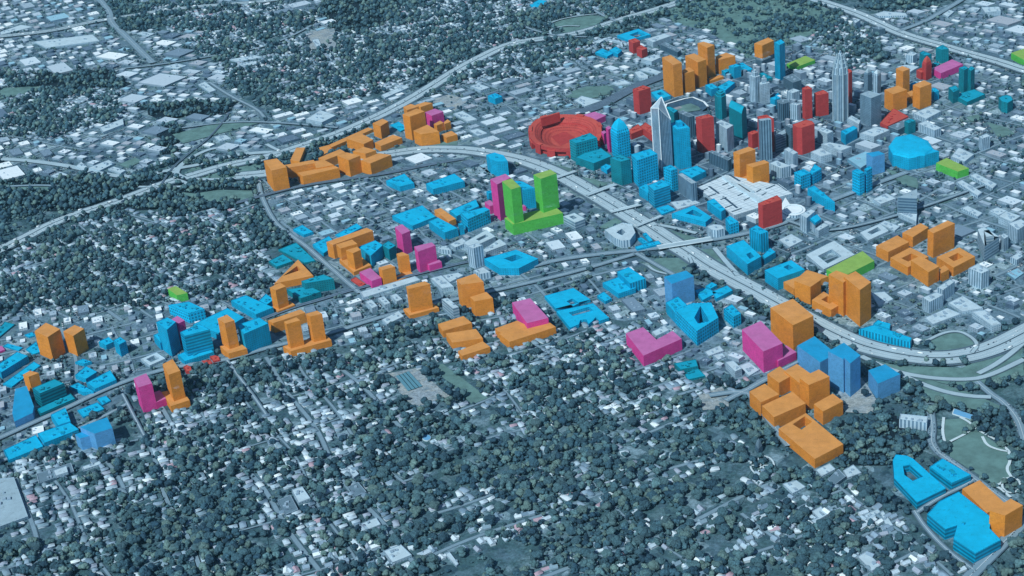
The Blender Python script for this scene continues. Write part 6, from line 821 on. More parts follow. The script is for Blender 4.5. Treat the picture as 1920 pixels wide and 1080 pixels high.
# tallest tower (stone, stepped crown)
S = EX['crown_tower']; x, y = S['c']; root = thing('crowned_skyscraper', 'tallest pale stone skyscraper with a stepped crown in mid uptown', 'skyscraper', (x, y, 0), GRP['W'])
def octo(r, k=.78): 
    pts = []
    for i in range(4):
        a_ = S['ang']+i*math.pi/2
        for sg in (-1, 1): pts.append((x+r*(math.cos(a_)-sg*-1*k*.55*math.sin(a_)*1), y+r*(math.sin(a_)+sg*-1*k*.55*math.cos(a_)*1)))
    pts.sort(key=lambda q_: math.atan2(q_[1]-y, q_[0]-x)); return pts
prevz = 0; H = S['h']
for nm, r, z1 in (('shaft', 24.5, .68), ('shaft', 22.5, .77), ('setback', 19, .83), ('setback', 15, .88), ('setback', 11, .93), ('crown', 6.5, .965), ('crown', 3, 1.0)):
    g = Geo(); p = octo(r)
    if nm == 'crown': g.walls(p, prevz, z1*H, 0); g.cap(p, z1*H, 1)
    else: g.box(p, prevz, z1*H, 0, 1)
    part(g, nm, [facade('stone_bays', lin(140,166,186), lin(78,106,132), 6.2, 400, 1.6, .5) if prevz == 0 else MAT['W', 'ribs'], MAT['W', 'roof']], root)
    if nm != 'crown':
        g = Geo()
        for q_ in octo(r*.98): g.box(rect(q_[0], q_[1], 4.5, 4.5, S['ang']), prevz, z1*H+5, 0, 0)
        part(g, 'corner_piers', [MAT['S', 'roof']], root)
    prevz = z1*H
fill(octo(34), block, True)
# pointed glass tower with a sloping white roof frame
S = EX['glass_tower']; F = S['foot']; T = S['top']; c0 = tuple(np.mean(np.array(F), 0)); root = thing('glass_skyscraper', 'tall silver glass skyscraper with a white rimmed slanted top', 'skyscraper', (*c0, 0), GRP['S'])
g = Geo(); u = 0
for i in range(4):
    j = (i+1) % 4; L = math.dist(F[i], F[j]); fs_ = .94
    a, b = F[i], F[j]
    g.face([(*a, 0), (*b, 0), (*b, T[j]), (*a, T[i])], 0, [(u, 0), (u+L, 0), (u+L, T[j]), (u, T[i])]); u += L
M_GL = facade('silver_glass', lin(172,192,208), lin(98,124,148), 7, 400, 1.3, .25, .25); M_SLOPE = facade('sloped_glass', lin(205,218,230), lin(150,172,195), 5, 5, .8, .3)
part(g, 'glass_shaft', [M_GL], root)
g = Geo(); g.face([(*F[i], T[i]-1) for i in (0, 1, 2)], 0, [(0, 0), (40, 0), (40, 60)]); g.face([(*F[i], T[i]-1) for i in (0, 2, 3)], 0, [(0, 0), (40, 60), (0, 60)]); part(g, 'sloping_roof', [M_SLOPE], root)
def beam(g, a, b, w):
    a, b = Vector(a), Vector(b); d = (b-a).normalized(); s1 = d.cross(Vector((0, 0, 1))); s1 = (s1.normalized() if s1.length > .01 else Vector((1, 0, 0)))*w/2; s2 = d.cross(s1).normalized()*w/2
    A = [a+s1+s2, a-s1+s2, a-s1-s2, a+s1-s2]; Bq = [q_+(b-a) for q_ in A]
    for i in range(4): g.face([tuple(A[i]), tuple(A[(i+1) % 4]), tuple(Bq[(i+1) % 4]), tuple(Bq[i])], 0)
    g.face([tuple(q_) for q_ in A], 0); g.face([tuple(q_) for q_ in Bq], 0)
g = Geo()
for i in range(4): beam(g, (*F[i], T[i]), (*F[(i+1) % 4], T[(i+1) % 4]), 2.6)
part(g, 'white_roof_frame', [M_WHITE], root)
g = Geo()
for i in range(3): beam(g, (*F[i], 0), (*F[i], T[i]), 2.4)
part(g, 'corner_mullions', [M_WHITE], root)
fill(F, block, True, 10)
# convention hall with roof slots
S = EX['hall']; P = ccw(S['poly']); c0 = tuple(np.mean(np.array(P), 0)); root = thing('convention_hall', 'huge white convention hall roof with dark slots and ridge bars', 'convention hall', (*c0, 0), GRP['W'])
zt = S['z']; g = Geo(); g.box(P, 0, zt, 0, 1); part(g, 'hall', [MAT['W', 'wall'], M_PANEL], root)
def band_part(nm, a, b, w_, z0, z1, mats):
    L = math.dist(a, b); nx, ny = -(b[1]-a[1])/L*w_/2, (b[0]-a[0])/L*w_/2; g = Geo(); g.box(ccw([(a[0]+nx, a[1]+ny), (b[0]+nx, b[1]+ny), (b[0]-nx, b[1]-ny), (a[0]-nx, a[1]-ny)]), z0, z1, 0, 1); part(g, nm, mats, root)
for a, b in S['bars']: band_part('ridge_bar', a, b, 17, zt, zt+6, [MAT['W', 'roof'], MAT['W', 'roof']])
for a, b in S['slots']: band_part('roof_slot', a, b, 7, zt, zt+.8, [M_DARKW, M_DARKW])
for a, b in S['fins']: band_part('roof_fin', a, b, 3, zt, zt+3.5, [M_DARKW, MAT['W', 'roof']])
fill(P, block, True, 8)
S = EX['museum']; root = thing('museum_hall', 'round white museum roof beside the red slab tower', 'museum', (*S['c'], 0), GRP['W'])
g = Geo(); g.box(ccw(S['disc']), 0, S['z'], 0, 1); part(g, 'drum', [MAT['W', 'ribs'], M_WHITE], root)
g = Geo(); g.box(ccw(S['wing']), 0, S['z']-4, 0, 1); part(g, 'wing', [MAT['W', 'wall'], M_WHITE], root)
g = Geo(); q1 = ccw(S['disc']); g.loft(scaled(q1, .8), S['z'], scaled(q1, .78), S['z']+2, 0); g.loft(scaled(q1, .78), S['z']+2, scaled(q1, .74), S['z']+.4, 0); part(g, 'roof_ring', [MAT['W', 'roof']], root)
fill(S['disc'], block, True, 8); fill(S['wing'], block, True, 5)
# bridges over the freeway
for i, (a, b, wd, lab) in enumerate(EX['bridges']):
    root = thing('road_bridge', lab, 'bridge', ((a[0]+b[0])/2, (a[1]+b[1])/2, 0), 'bridges over the freeway'); L = math.dist(a, b); an = math.atan2(b[1]-a[1], b[0]-a[0]); cx, cy = (a[0]+b[0])/2, (a[1]+b[1])/2
    g = Geo(); g.box(rect(cx, cy, L, wd, an), 9.5, 11, 0, 0); part(g, 'deck', [M_FREE], root)
    for s_ in (-1, 1):
        g = Geo(); ox, oy = -math.sin(an)*s_*(wd/2-.5), math.cos(an)*s_*(wd/2-.5); g.box(rect(cx+ox, cy+oy, L, .8, an), 11, 12.4, 0, 0); part(g, 'parapet', [M_WHITE], root)
    for t_ in (-.3, 0, .3):
        g = Geo(); g.box(rect(cx+math.cos(an)*L*t_, cy+math.sin(an)*L*t_, 2, wd*.8, an), 0, 9.5, 0, 0); part(g, 'pier', [M_FREE], root)
# park: paths, ring walk, pools, courts
M_PATH = simple('pale_path', lin(200,214,224), .06, .1)
g = Geo()
for wd, p in EX['paths']: ribbon(g, smooth_line(p, 2), -wd/2, wd/2, 5.0, 0)
tag(g.make('park_path', [M_PATH]), kind='structure')
M_WATER, t_, p_ = base_mat('pool_water', .1); p_.inputs['Base Color'].default_value = lin(110,170,215)
for lab, p in EX['pools']: g = Geo(); q1 = ccw(p); g.box(scaled(q1, 1.08), 0, 2.6, 0, 0); r_ = g.make('swimming_pool', [M_PATH], None, (*np.mean(np.array(p), 0), 0)); tag(r_, lab, 'pool'); g = Geo(); g.cap(q1, 2.9, 0); l = r_.location; x = linkmesh('water', [(v[0]-l[0], v[1]-l[1], v[2]) for v in g.v], g.f, [M_WATER], g.uv, g.mi); x.parent = r_; fill(p, block, True, 5)
M_COURT = simple('court_surface', lin(92,140,160), .06, .05); M_CL = simple('court_line', lin(190,205,215), .03)
S = EX['court']; c0 = np.array(S[0]); root = thing('tennis_court', 'blue tennis courts beside the pale school yard', 'tennis court', (*np.mean(np.array(S), 0), 0))
g = Geo(); g.cap(S, 4.2, 0); part(g, 'surface', [M_COURT], root); A_, B_, C_, D_ = [np.array(v) for v in S]
for k in range(1, 4):
    a = A_+(B_-A_)*k/4; b = D_+(C_-D_)*k/4; g = Geo(); ribbon(g, [tuple(a), tuple(b)], -.7, .7, 4.6, 0); ribbon(g, [tuple(a), tuple(b)][::-1], -.7, .7, 4.6, 0); part(g, 'court_line', [M_CL], root)
fill(S, block, True, 5)
# ---------------------------------------------------------------- houses
def gable(w_, l_, h_, rh, over=.5):
    """local gable house: returns wall verts/faces, roof verts/faces"""
    a, b = w_/2, l_/2
    wv = [(-a, -b, 0), (a, -b, 0), (a, b, 0), (-a, b, 0), (-a, -b, h_), (a, -b, h_), (a, b, h_), (-a, b, h_), (0, -b, h_+rh*.96), (0, b, h_+rh*.96)]
    wf = [(0, 1, 5, 8, 4), (1, 2, 6, 5), (2, 3, 7, 9, 6), (3, 0, 4, 7)]
    a2, b2 = a+over, b+over; k = over*rh/a
    rv = [(-a2, -b2, h_-k), (a2, -b2, h_-k), (a2, b2, h_-k), (-a2, b2, h_-k), (0, -b2, h_+rh), (0, b2, h_+rh)]
    rf = [(1, 2, 5, 4), (3, 0, 4, 5), (0, 1, 4), (2, 3, 5)]
    return wv, wf, rv, rf
roofcols = [lin(168,188,206), lin(138,160,182), lin(186,202,218), lin(112,136,158), lin(156,166,186), lin(206,218,230), lin(228,236,244), lin(128,152,170), lin(166,152,168)]
wallcols = [lin(178,192,208), lin(150,168,186), lin(196,208,220)]
spots = []
for gi, axis, ang, run in houses_spots:
    R_run = np.array(run); d = R_run[1:]-R_run[:-1]; L = np.linalg.norm(d, axis=1)
    cum = np.concatenate([[0], np.cumsum(L)]); 
    far = R_run.mean(0)@np.array([_d[0], _d[1]])/np.hypot(_d[0], _d[1])
    step = 17 if axis == 0 else 21
    s_ = 8.
    while s_ < cum[-1]-5:
        k = min(np.searchsorted(cum, s_)-1, len(L)-1); k = max(k, 0); t_ = (s_-cum[k])/L[k]; c = R_run[k]+d[k]*t_; dn = d[k]/L[k]; n = np.array([-dn[1], dn[0]])
        for sd in (-1, 1):
            for row in ((20, 46) if axis == 0 else (20,)):
                if random.random() < (.72 if row == 20 else .4):
                    q_ = c+n*sd*(row+random.uniform(-5, 7)); spots.append((q_[0], q_[1], math.atan2(dn[1], dn[0])+random.gauss(0, .13)+(math.pi/2 if random.random() < .35 else 0)))
        s_ += step*random.uniform(.85, 1.25)
spots = np.array(spots); ok, hx, hy = inview(spots[:, 0], spots[:, 1], 20)
zz = at(zone, spots[:, 0], spots[:, 1]); ok &= ((zz == 1) | ((zz == 6) & (rng.random(len(zz)) < .85))) & ~at(block, spots[:, 0], spots[:, 1])
spots = spots[ok]; hx = hx[ok]; hy = hy[ok]
# drop overlaps
occ = set(); keep = []
for i, (x, y, a) in enumerate(spots):
    k = (int(x//13), int(y//13))
    if k in occ: continue
    occ.add(k); keep.append(i)
spots = spots[keep]; hx = hx[keep]; hy = hy[keep]
dist = np.hypot(spots[:, 0]-_o[0], spots[:, 1]-_o[1]); order = np.argsort(dist); inside = [i for i in order if 0 < hx[i] < 1920 and 0 < hy[i] < 1078]
NH = 300; near = inside[:NH]; nearset = set(near)
M_HW = [simple('house_wall_%d' % i, c, .1, .2) for i, c in enumerate(wallcols)]; M_HR = [simple('house_roof_%d' % i, c, .14, .25) for i, c in enumerate(roofcols)]
variants = []
for v_ in range(12):
    w_, l_ = random.uniform(10, 14), random.uniform(13, 20); wv, wf, rv, rf = gable(w_, l_, random.uniform(3.5, 6), random.uniform(2.5, 4))
    if v_ % 2:   # cross gable wing
        wv2, wf2, rv2, rf2 = gable(w_*.6, l_*.7, 3.5, 2.2); rot = lambda p: (p[1]+w_*.35, -p[0]+l_*.1, p[2])
        n0, n1 = len(wv), len(rv); wv += [rot(p) for p in wv2]; wf += [tuple(i+n0 for i in f) for f in wf2]; rv += [rot(p) for p in rv2]; rf += [tuple(i+n1 for i in f) for f in rf2]
    a = bpy.data.meshes.new('wall'); a.from_pydata(wv, [], wf); a.materials.append(M_HW[v_ % 3]); b = bpy.data.meshes.new('roof'); b.from_pydata(rv, [], rf); b.materials.append(M_HR[v_ % 9]); ch_ = Geo(); ch_.box(rect(w_*.2, l_*.25, 1.2, 1.0, 0), 4, 10.5, 0, 0)
    c = bpy.data.meshes.new('chimney'); c.from_pydata(ch_.v, [], ch_.f); c.materials.append(M_HW[1]); variants.append((a, b, c, v_))
RN = ['pale blue grey', 'slate grey', 'light grey', 'dark slate', 'mauve grey', 'very pale grey', 'white', 'greenish slate', 'dull mauve']
LMK = EX['lmk']
def near_lm(px, py):
    n_, x, y = min(LMK, key=lambda l: math.hypot(l[1]-px, (l[2]-py)*1.4)); dx, dy = px-x, (py-y)*1.4; d = math.hypot(dx, dy)
    s_ = 'just ' if d < 35 else '' if d < 90 else 'well '
    if abs(dx) > 2.2*abs(dy): w_ = 'left of' if dx < 0 else 'right of'
    elif abs(dy) > 2.2*abs(dx): w_ = 'behind' if dy < 0 else 'in front of'
    else: w_ = ('upper' if dy < 0 else 'lower')+(' left of' if dx < 0 else ' right of')
    return s_+w_+' '+n_
def where(px, py):
    lr = 'left' if px < 640 else 'middle' if px < 1280 else 'right'
    return {'left': 'at the bottom left of the view', 'middle': 'at the bottom centre of the view', 'right': 'at the bottom right of the view'}[lr]
def put(mesh, name, parent, loc=(0, 0, 0), rz=0, s=1):
    o = bpy.data.objects.new(name, mesh); sc.collection.objects.link(o); o.parent = parent; o.location = loc; o.rotation_euler = (0, 0, rz); o.scale = (s, s, s); return o
for i in near:
    x, y, a = spots[i]; v_ = random.randrange(12); o = bpy.data.objects.new('house', None); sc.collection.objects.link(o); o.location = (x, y, .8); o.rotation_euler = (0, 0, a); s_ = random.uniform(.9, 1.15); o.scale = (s_, s_, s_)
    put(variants[v_][0], 'wall', o); put(variants[v_][1], 'roof', o)
    if v_ % 3 == 0: put(variants[v_][2], 'chimney', o)
    tag(o, 'house with %s %s roof %s' % (RN[v_ % 9], 'crossed gable' if v_ % 2 else 'plain gable', near_lm(hx[i], hy[i])), 'house', 'houses in the wooded residential blocks')
# the rest of the houses: one mass
def mass(name, vs, fs_sizes, loops, cols, mat, kind='stuff'):
    me = bpy.data.meshes.new(name); me.vertices.add(len(vs)); me.vertices.foreach_set('co', np.asarray(vs, np.float32).ravel())
    me.loops.add(len(loops)); me.loops.foreach_set('vertex_index', np.asarray(loops, np.int32)); st = np.concatenate([[0], np.cumsum(fs_sizes)[:-1]]).astype(np.int32)
    me.polygons.add(len(fs_sizes)); me.polygons.foreach_set('loop_start', st); me.update(calc_edges=True); me.validate()
    at_ = me.attributes.new('tint', 'FLOAT_COLOR', 'POINT'); at_.data.foreach_set('color', np.asarray(cols, np.float32).ravel()); me.materials.append(mat)
    o = bpy.data.objects.new(name, me); sc.collection.objects.link(o); o['kind'] = kind; return o
V, SZ, LP, CL = [], [], [], []
nb = 0
for i in range(len(spots)):
    if i in nearset: continue
    x, y, a = spots[i]; big = random.uniform(.85, 1.3); wv, wf, rv, rf = gable(11.5*big, random.uniform(12, 21)*big, 4.5, 3.4)
    c, s_ = math.cos(a), math.sin(a)
    for vv, ff, cc in ((wv, wf, random.choice(wallcols)), (rv, rf, random.choices(roofcols, [5, 5, 4, 4, 3, 2.2, 1, 4, 1])[0])):
        V += [(x+c*p[0]-s_*p[1], y+s_*p[0]+c*p[1], p[2]+.8) for p in vv]; CL += [cc]*len(vv)
        for f in ff: SZ.append(len(f)); LP += [j+nb for j in f]
        nb += len(vv)
M_TINT = attr_mat('house_mix', .85, .12, .15)
tag(mass('houses', V, SZ, LP, CL, M_TINT), 'mass of small pale gabled houses spread through the treed blocks')
for x, y, a in spots: 
    i = int((x-X0)/CELL); j = int((y-Y0)/CELL)
    if 0 < i < NX-1 and 0 < j < NY-1: street_block[i, j] = True
# ---------------------------------------------------------------- low flat roofed buildings in the paved districts
cells = np.argwhere((zone == 2) | (zone == 4)); rng.shuffle(cells)
cx = X0+CELL*(cells[:, 0]+.5); cy = Y0+CELL*(cells[:, 1]+.5); ok, fx, fy = inview(cx, cy, 30); cells = cells[ok]; cx = cx[ok]; cy = cy[ok]; fx = fx[ok]; fy = fy[ok]
free = ~block; flat = []
angs = EX['angs']
def local_ang(px, py): return min(angs, key=lambda t_: (t_[0]-px)**2+(t_[1]-py)**2)[2]
for i in range(0, len(cells), 1):
    if len(flat) >= EX['nflat']: break
    dense = zone[cells[i][0], cells[i][1]] == 4
    sz = random.choice([16, 22, 28, 36, 46, 62, 84]) if fy[i] > 330 or fx[i] > 1000 else random.choice([26, 36, 50, 70, 100, 140])
    w_ = sz*random.uniform(.7, 1); l_ = sz*random.uniform(.9, 1.9); r_ = int((max(w_, l_)*.5+3)/CELL)+1; a_, b_ = cells[i]
    if a_-r_ < 0 or b_-r_ < 0 or a_+r_ >= NX or b_+r_ >= NY or not free[a_-r_:a_+r_+1, b_-r_:b_+r_+1].mean() > (.985 if r_ > 3 else .999): continue
    ang = local_ang(fx[i], fy[i]); h_ = (random.choice([random.uniform(6, 16), random.uniform(10, 30)]) if dense else random.uniform(5, 9) if sz > 30 else random.uniform(4, 12))
    if dense and random.random() < .35: continue
    p = rect(cx[i], cy[i], w_, l_, ang); fill(p, block, True, 2); fill(p, bmask, True); free = ~block; flat.append((p, h_, fx[i], fy[i], cx[i], cy[i], ang, w_, l_, dense))
flat.sort(key=lambda t_: -t_[7]*t_[8]/(math.hypot(t_[4]-_o[0], t_[5]-_o[1])**2)*(1 if 4 < t_[2] < 1916 and 4 < t_[3] < 1076 else 0))
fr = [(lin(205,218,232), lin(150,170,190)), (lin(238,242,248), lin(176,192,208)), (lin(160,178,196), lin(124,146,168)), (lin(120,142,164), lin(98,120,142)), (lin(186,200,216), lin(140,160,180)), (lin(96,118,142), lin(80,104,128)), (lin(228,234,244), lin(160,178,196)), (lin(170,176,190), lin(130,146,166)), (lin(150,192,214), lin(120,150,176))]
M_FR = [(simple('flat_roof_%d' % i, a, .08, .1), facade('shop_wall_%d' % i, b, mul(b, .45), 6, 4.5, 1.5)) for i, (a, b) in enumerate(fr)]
FN = ['pale', 'bright white', 'mid grey', 'slate grey', 'light grey', 'dark grey', 'white', 'warm grey', 'pale blue']
def region(px, py):
    if py < 230 and px < 700: return 'in the industrial belt at upper left'
    if px > 1080 and py < 420: return 'among the uptown blocks'
    if px > 1300: return 'in the district at the right'
    if py < 430: return 'in the warehouse district left of the freeway'
    if px < 420: return 'in the district at the far left'
    return 'in the paved corridor along the tracks'
for p, h_, px, py, x, y, ang, w_, l_, dense in flat[:300]:
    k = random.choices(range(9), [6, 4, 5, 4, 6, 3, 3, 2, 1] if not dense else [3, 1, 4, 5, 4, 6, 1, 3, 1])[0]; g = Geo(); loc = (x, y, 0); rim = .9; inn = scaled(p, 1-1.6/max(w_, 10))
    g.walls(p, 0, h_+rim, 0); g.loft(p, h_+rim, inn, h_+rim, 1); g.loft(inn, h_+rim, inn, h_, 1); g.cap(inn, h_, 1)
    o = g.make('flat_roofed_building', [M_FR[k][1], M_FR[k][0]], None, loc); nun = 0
    if w_ > 17:
        for q_ in range(random.randint(1, 4)):
            t1, t2 = random.uniform(-.35, .35), random.uniform(-.35, .35); ux = math.cos(ang)*w_*t1-math.sin(ang)*l_*t2; uy = math.sin(ang)*w_*t1+math.cos(ang)*l_*t2
            u = Geo(); u.box(rect(ux, uy, random.uniform(2.5, 6), random.uniform(2.5, 5), ang), h_, h_+random.uniform(1.5, 3), 0, 0); xx = linkmesh('rooftop_unit', u.v, u.f, [M_UNIT], u.uv, u.mi); xx.parent = o; nun += 1
    tag(o, '%s %s %s roof%s %s' % ('large' if w_*l_ > 2000 else 'medium' if w_*l_ > 700 else 'small', 'long' if l_ > 1.5*w_ else 'boxy', FN[k], ' with units' if nun else '', near_lm(px, py)), 'building', 'flat roofed buildings of the paved districts')
V, SZ, LP, CL = [], [], [], []; nb = 0
for p, h_, px, py, *_ in flat[300:]:
    a, b = random.choice(fr); p = ccw(p); n = len(p)
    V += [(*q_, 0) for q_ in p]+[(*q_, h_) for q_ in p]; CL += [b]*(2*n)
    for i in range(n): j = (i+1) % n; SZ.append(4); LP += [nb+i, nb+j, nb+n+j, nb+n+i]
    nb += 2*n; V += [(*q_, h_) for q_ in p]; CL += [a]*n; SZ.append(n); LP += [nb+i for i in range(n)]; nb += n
if V: tag(mass('low_buildings', V, SZ, LP, CL, M_TINT), 'mass of small flat roofed sheds and shops in the paved districts')
# ---------------------------------------------------------------- cars on the nearer streets and lots
M_CAR = [simple('car_paint_%d' % i, c, .03, 1, .35) for i, c in enumerate([lin(225,230,238), lin(40,58,76), lin(120,134,150), lin(180,190,202), lin(66,84,110)])]; M_GLASS = simple('car_glass', lin(30,44,58), .05, 1, .15)
M_TYRE = simple('tyre', lin(20,26,32), .1)
def carmesh(m):
    prof = [(-2.2, .35), (-2.2, .95), (-1.3, 1.05), (-.9, 1.05), (1.1, 1.0), (2.1, .85), (2.25, .4)]
    g = Geo()
    for s_ in (-.9, .9):
        pts = [(x, s_, z) for x, z in prof]; g.face(pts if s_ < 0 else pts[::-1], 0)
    for a, b in zip(prof, prof[1:]+prof[:1]): g.face([(a[0], -.9, a[1]), (a[0], .9, a[1]), (b[0], .9, b[1]), (b[0], -.9, b[1])], 0)
    c = Geo(); A = [(-1.7, -.85, 1.0), (1.0, -.85, 1.0), (1.0, .85, 1.0), (-1.7, .85, 1.0)]; T_ = [(-1.2, -.7, 1.5), (.4, -.7, 1.5), (.4, .7, 1.5), (-1.2, .7, 1.5)]
    for i in range(4): j = (i+1) % 4; c.face([A[i], A[j], T_[j], T_[i]], 0)
    c.face(T_, 0); out = []
    for gg, mm, nm in ((g, m, 'body'), (c, M_GLASS, 'cabin')): me = bpy.data.meshes.new(nm); me.from_pydata([tuple(v) for v in gg.v], [], gg.f); me.materials.append(mm); out.append(me)
    return out
CM = [carmesh(m) for m in M_CAR]; CN = ['white', 'near black', 'mid grey', 'silver', 'dark blue']; nc = 0
# ---------------------------------------------------------------- trees
def ico(sub):
    import bmesh
    bm = bmesh.new(); bmesh.ops.create_icosphere(bm, subdivisions=sub, radius=1); v = np.array([x.co[:] for x in bm.verts]); f = np.array([[x.index for x in q_.verts] for q_ in bm.faces]); bm.free(); return v, f
I0 = ico(1); I1 = ico(2)
def crown(rs, blobs, base, jit):
    Vv, Ff, n = [], [], 0
    for k in range(blobs):
        th = rs.uniform(0, 6.28); rr = 0 if k == 0 else rs.uniform(.35, .7); zc = rs.uniform(-.1, .55) if k else .35; s_ = rs.uniform(.38, .62) if k else .72
        v = base[0]*s_*rs.uniform(.82, 1.18, (len(base[0]), 1) if jit else None)*np.array([1, 1, rs.uniform(.75, 1.05)]) if jit else base[0]*s_
        Vv.append(v+np.array([rr*math.cos(th), rr*math.sin(th), zc])); Ff.append(base[1]+n); n += len(v)
    return np.concatenate(Vv), np.concatenate(Ff)
trs = np.random.default_rng(3)
T_NEAR = [crown(trs, 8, I0, True) for _ in range(10)]; T_FAR = [crown(trs, 3, I0, True) for _ in range(6)]; T_IND = [crown(trs, 12, I1, True) for _ in range(8)]
cells = np.argwhere(~block & ~street_block); cx = X0+CELL*(cells[:, 0]+.5)+rng.uniform(-3, 3, len(cells)); cy = Y0+CELL*(cells[:, 1]+.5)+rng.uniform(-3, 3, len(cells))
ok, tx, ty = inview(cx, cy, 25); cells = cells[ok]; cx = cx[ok]; cy = cy[ok]; tx = tx[ok]; ty = ty[ok]
dd = np.hypot(cx-_o[0], cy-_o[1]); zt_ = zone[cells[:, 0], cells[:, 1]]
rad = 6.0+1.8*np.clip((dd-3000)/4500, 0, 1)
# clumpiness from smooth random field
def field(x, y, s, seed):
    r = np.random.default_rng(seed); a = r.uniform(-1, 1, (10, 2)); a /= np.linalg.norm(a, axis=1, keepdims=True); ph = r.uniform(0, 6.28, 10); k = r.uniform(.6, 1.8, 10)/s
    return sum(np.sin((x*a[i, 0]+y*a[i, 1])*k[i]+ph[i]) for i in range(10))/math.sqrt(5)
f1 = field(cx, cy, 90, 1); f2 = field(cx, cy, 28, 2)
cov = np.select([zt_ == k for k in range(1, 8)], EX['cov'])
cov = np.where((zt_ == 1) & (ty < 600), cov+.2, np.where(zt_ == 1, cov-.1, cov))
bott = np.clip((ty-600)/300, 0, 1)*np.clip((tx-350)/500, 0, 1)
cov = np.where(zt_ == 1, cov+.14*bott, cov)
mod = np.where(zt_ == 3, np.where(ty < 340, np.clip(.8+.5*f2, .2, 1.1), 1), np.clip(1+.45*f1+.6*f2, .05, 2.4)); prob = cov*mod*CELL*CELL/(math.pi*rad**2*.95)
pick = rng.random(len(cx)) < prob; cx = cx[pick]; cy = cy[pick]; tx = tx[pick]; ty = ty[pick]; rad = rad[pick]; dd = dd[pick]; zt_ = zt_[pick]; f1 = f1[pick]
rad = rad*(.48+1.6*rng.random(len(cx))**2.2); rad = np.where((zt_ == 2) | (zt_ == 4), rad*.62, rad)
keep = np.ones(len(cx), bool)
for sc_ in (1, 0):
    hit = np.zeros(len(cx), bool)
    for k in range(8):
        a_ = k*math.pi/4
        for fr_ in (1.0, 1.9): hit |= at(bmask, cx+np.cos(a_)*(rad*fr_+1), cy+np.sin(a_)*(rad*fr_+1)) & ((fr_ == 1.0) | (math.sin(a_) > .5))
    if sc_: rad = np.where(hit, rad*.42, rad)
    else: keep &= ~hit
cx = cx[keep]; cy = cy[keep]; tx = tx[keep]; ty = ty[keep]; rad = rad[keep]; dd = dd[keep]; zt_ = zt_[keep]
print('TREES', len(cx), 'HOUSES', len(spots), 'FLATS', len(flat))
order = np.argsort(dd/np.maximum(rad, 5)); vis = [i for i in order if 8 < tx[i] < 1912 and 8 < ty[i] < 1072][:300]; vs_ = set(vis)
leaf = [lin(64,94,106), lin(52,82,98), lin(80,110,118), lin(40,68,86), lin(92,116,116), lin(58,88,102)]
M_LEAF = attr_mat('foliage', .95, .45, .3); M_BARK = simple('bark', lin(70,72,80), .2, .5)
lt, ltt, ltp = base_mat('foliage_single', .95); oi = N(ltt, 'ShaderNodeObjectInfo'); rc = ramp(ltt, oi.outputs['Random'], [(i/5, c) for i, c in enumerate(leaf)]); nn = ramp(ltt, noise(ltt, worldpos(ltt), .35, 3, .6), [(.3, G_(.6)), (.7, G_(1.4))]); ltt.links.new(mixc(ltt, 1.0, rc, nn, 'MULTIPLY'), ltp.inputs['Base Color'])
IND = []
for v, f in T_IND: me = bpy.data.meshes.new('crown'); me.from_pydata([tuple(q_) for q_ in v], [], [tuple(int(a) for a in q_) for q_ in f]); me.materials.append(lt); IND.append(me)
tr = Geo(); rings = [[(r*math.cos(a), r*math.sin(a)) for a in np.linspace(0, 2*math.pi, 8)[:-1]] for r in (.09, .06, .03)]; tr.loft(rings[0], 0, rings[1], .6, 0); tr.loft(rings[1], .6, rings[2], 1.3, 0)
for q_ in ((.5, .1, 1.0), (-.3, .4, 1.1), (-.1, -.5, .95)):
    beam(tr, (0, 0, .55), q_, .05)
TRK = bpy.data.meshes.new('trunk'); TRK.from_pydata([tuple(map(float, v)) for v in tr.v], [], tr.f); TRK.materials.append(M_BARK)
for n_, i in enumerate(vis):
    r = float(rad[i]); o = bpy.data.objects.new('broadleaf_tree', None); sc.collection.objects.link(o); o.location = (float(cx[i]), float(cy[i]), .5); o.rotation_euler = (0, 0, random.uniform(0, 6.28)); o.scale = (r, r, r*random.uniform(.8, 1.15))
    c_ = put(IND[n_ % 8], 'crown', o, (0, 0, 1.0)); put(TRK, 'trunk', o)
    tag(o, '%s tree %s %s' % ('huge crowned' if r > 9.6 else 'large' if r > 8.4 else 'broad' if r > 7.2 else 'medium' if r > 6 else 'small', 'in the wood' if zt_[i] in (3, 6) else 'among houses', near_lm(tx[i], ty[i])), 'tree', 'trees of the nearest wooded blocks')
def tree_mass(name, idx, templates, label):
    Vs, Fs, Cs, n = [], [], [], 0; lc = np.array(leaf)
    for i in idx:
        v, f = templates[int(rng.integers(len(templates)))]; a = rng.uniform(0, 6.28); c, s_ = math.cos(a), math.sin(a); r = rad[i]; h = r*rng.uniform(.8, 1.2)
        q_ = np.stack([cx[i]+(v[:, 0]*c-v[:, 1]*s_)*r, cy[i]+(v[:, 0]*s_+v[:, 1]*c)*r, (v[:, 2]+1.0)*h], 1); Vs.append(q_); Fs.append(f+n); n += len(v)
        cc = lc[int(rng.integers(len(lc)))]*rng.uniform(.75, 1.3); cc[3] = 1; Cs.append(np.tile(cc, (len(v), 1)))
    Vs = np.concatenate(Vs); Fs = np.concatenate(Fs); tag(mass(name, Vs, np.full(len(Fs), 3), Fs.ravel(), np.concatenate(Cs), M_LEAF), label)
rest = [i for i in range(len(cx)) if i not in vs_]
tree_mass('woodland', [i for i in rest if dd[i] < 4300], T_NEAR, 'closely packed dark blue green tree crowns filling the nearer blocks')
tree_mass('far_woodland', [i for i in rest if dd[i] >= 4300], T_FAR, 'distant mass of dark tree crowns between the far blocks')
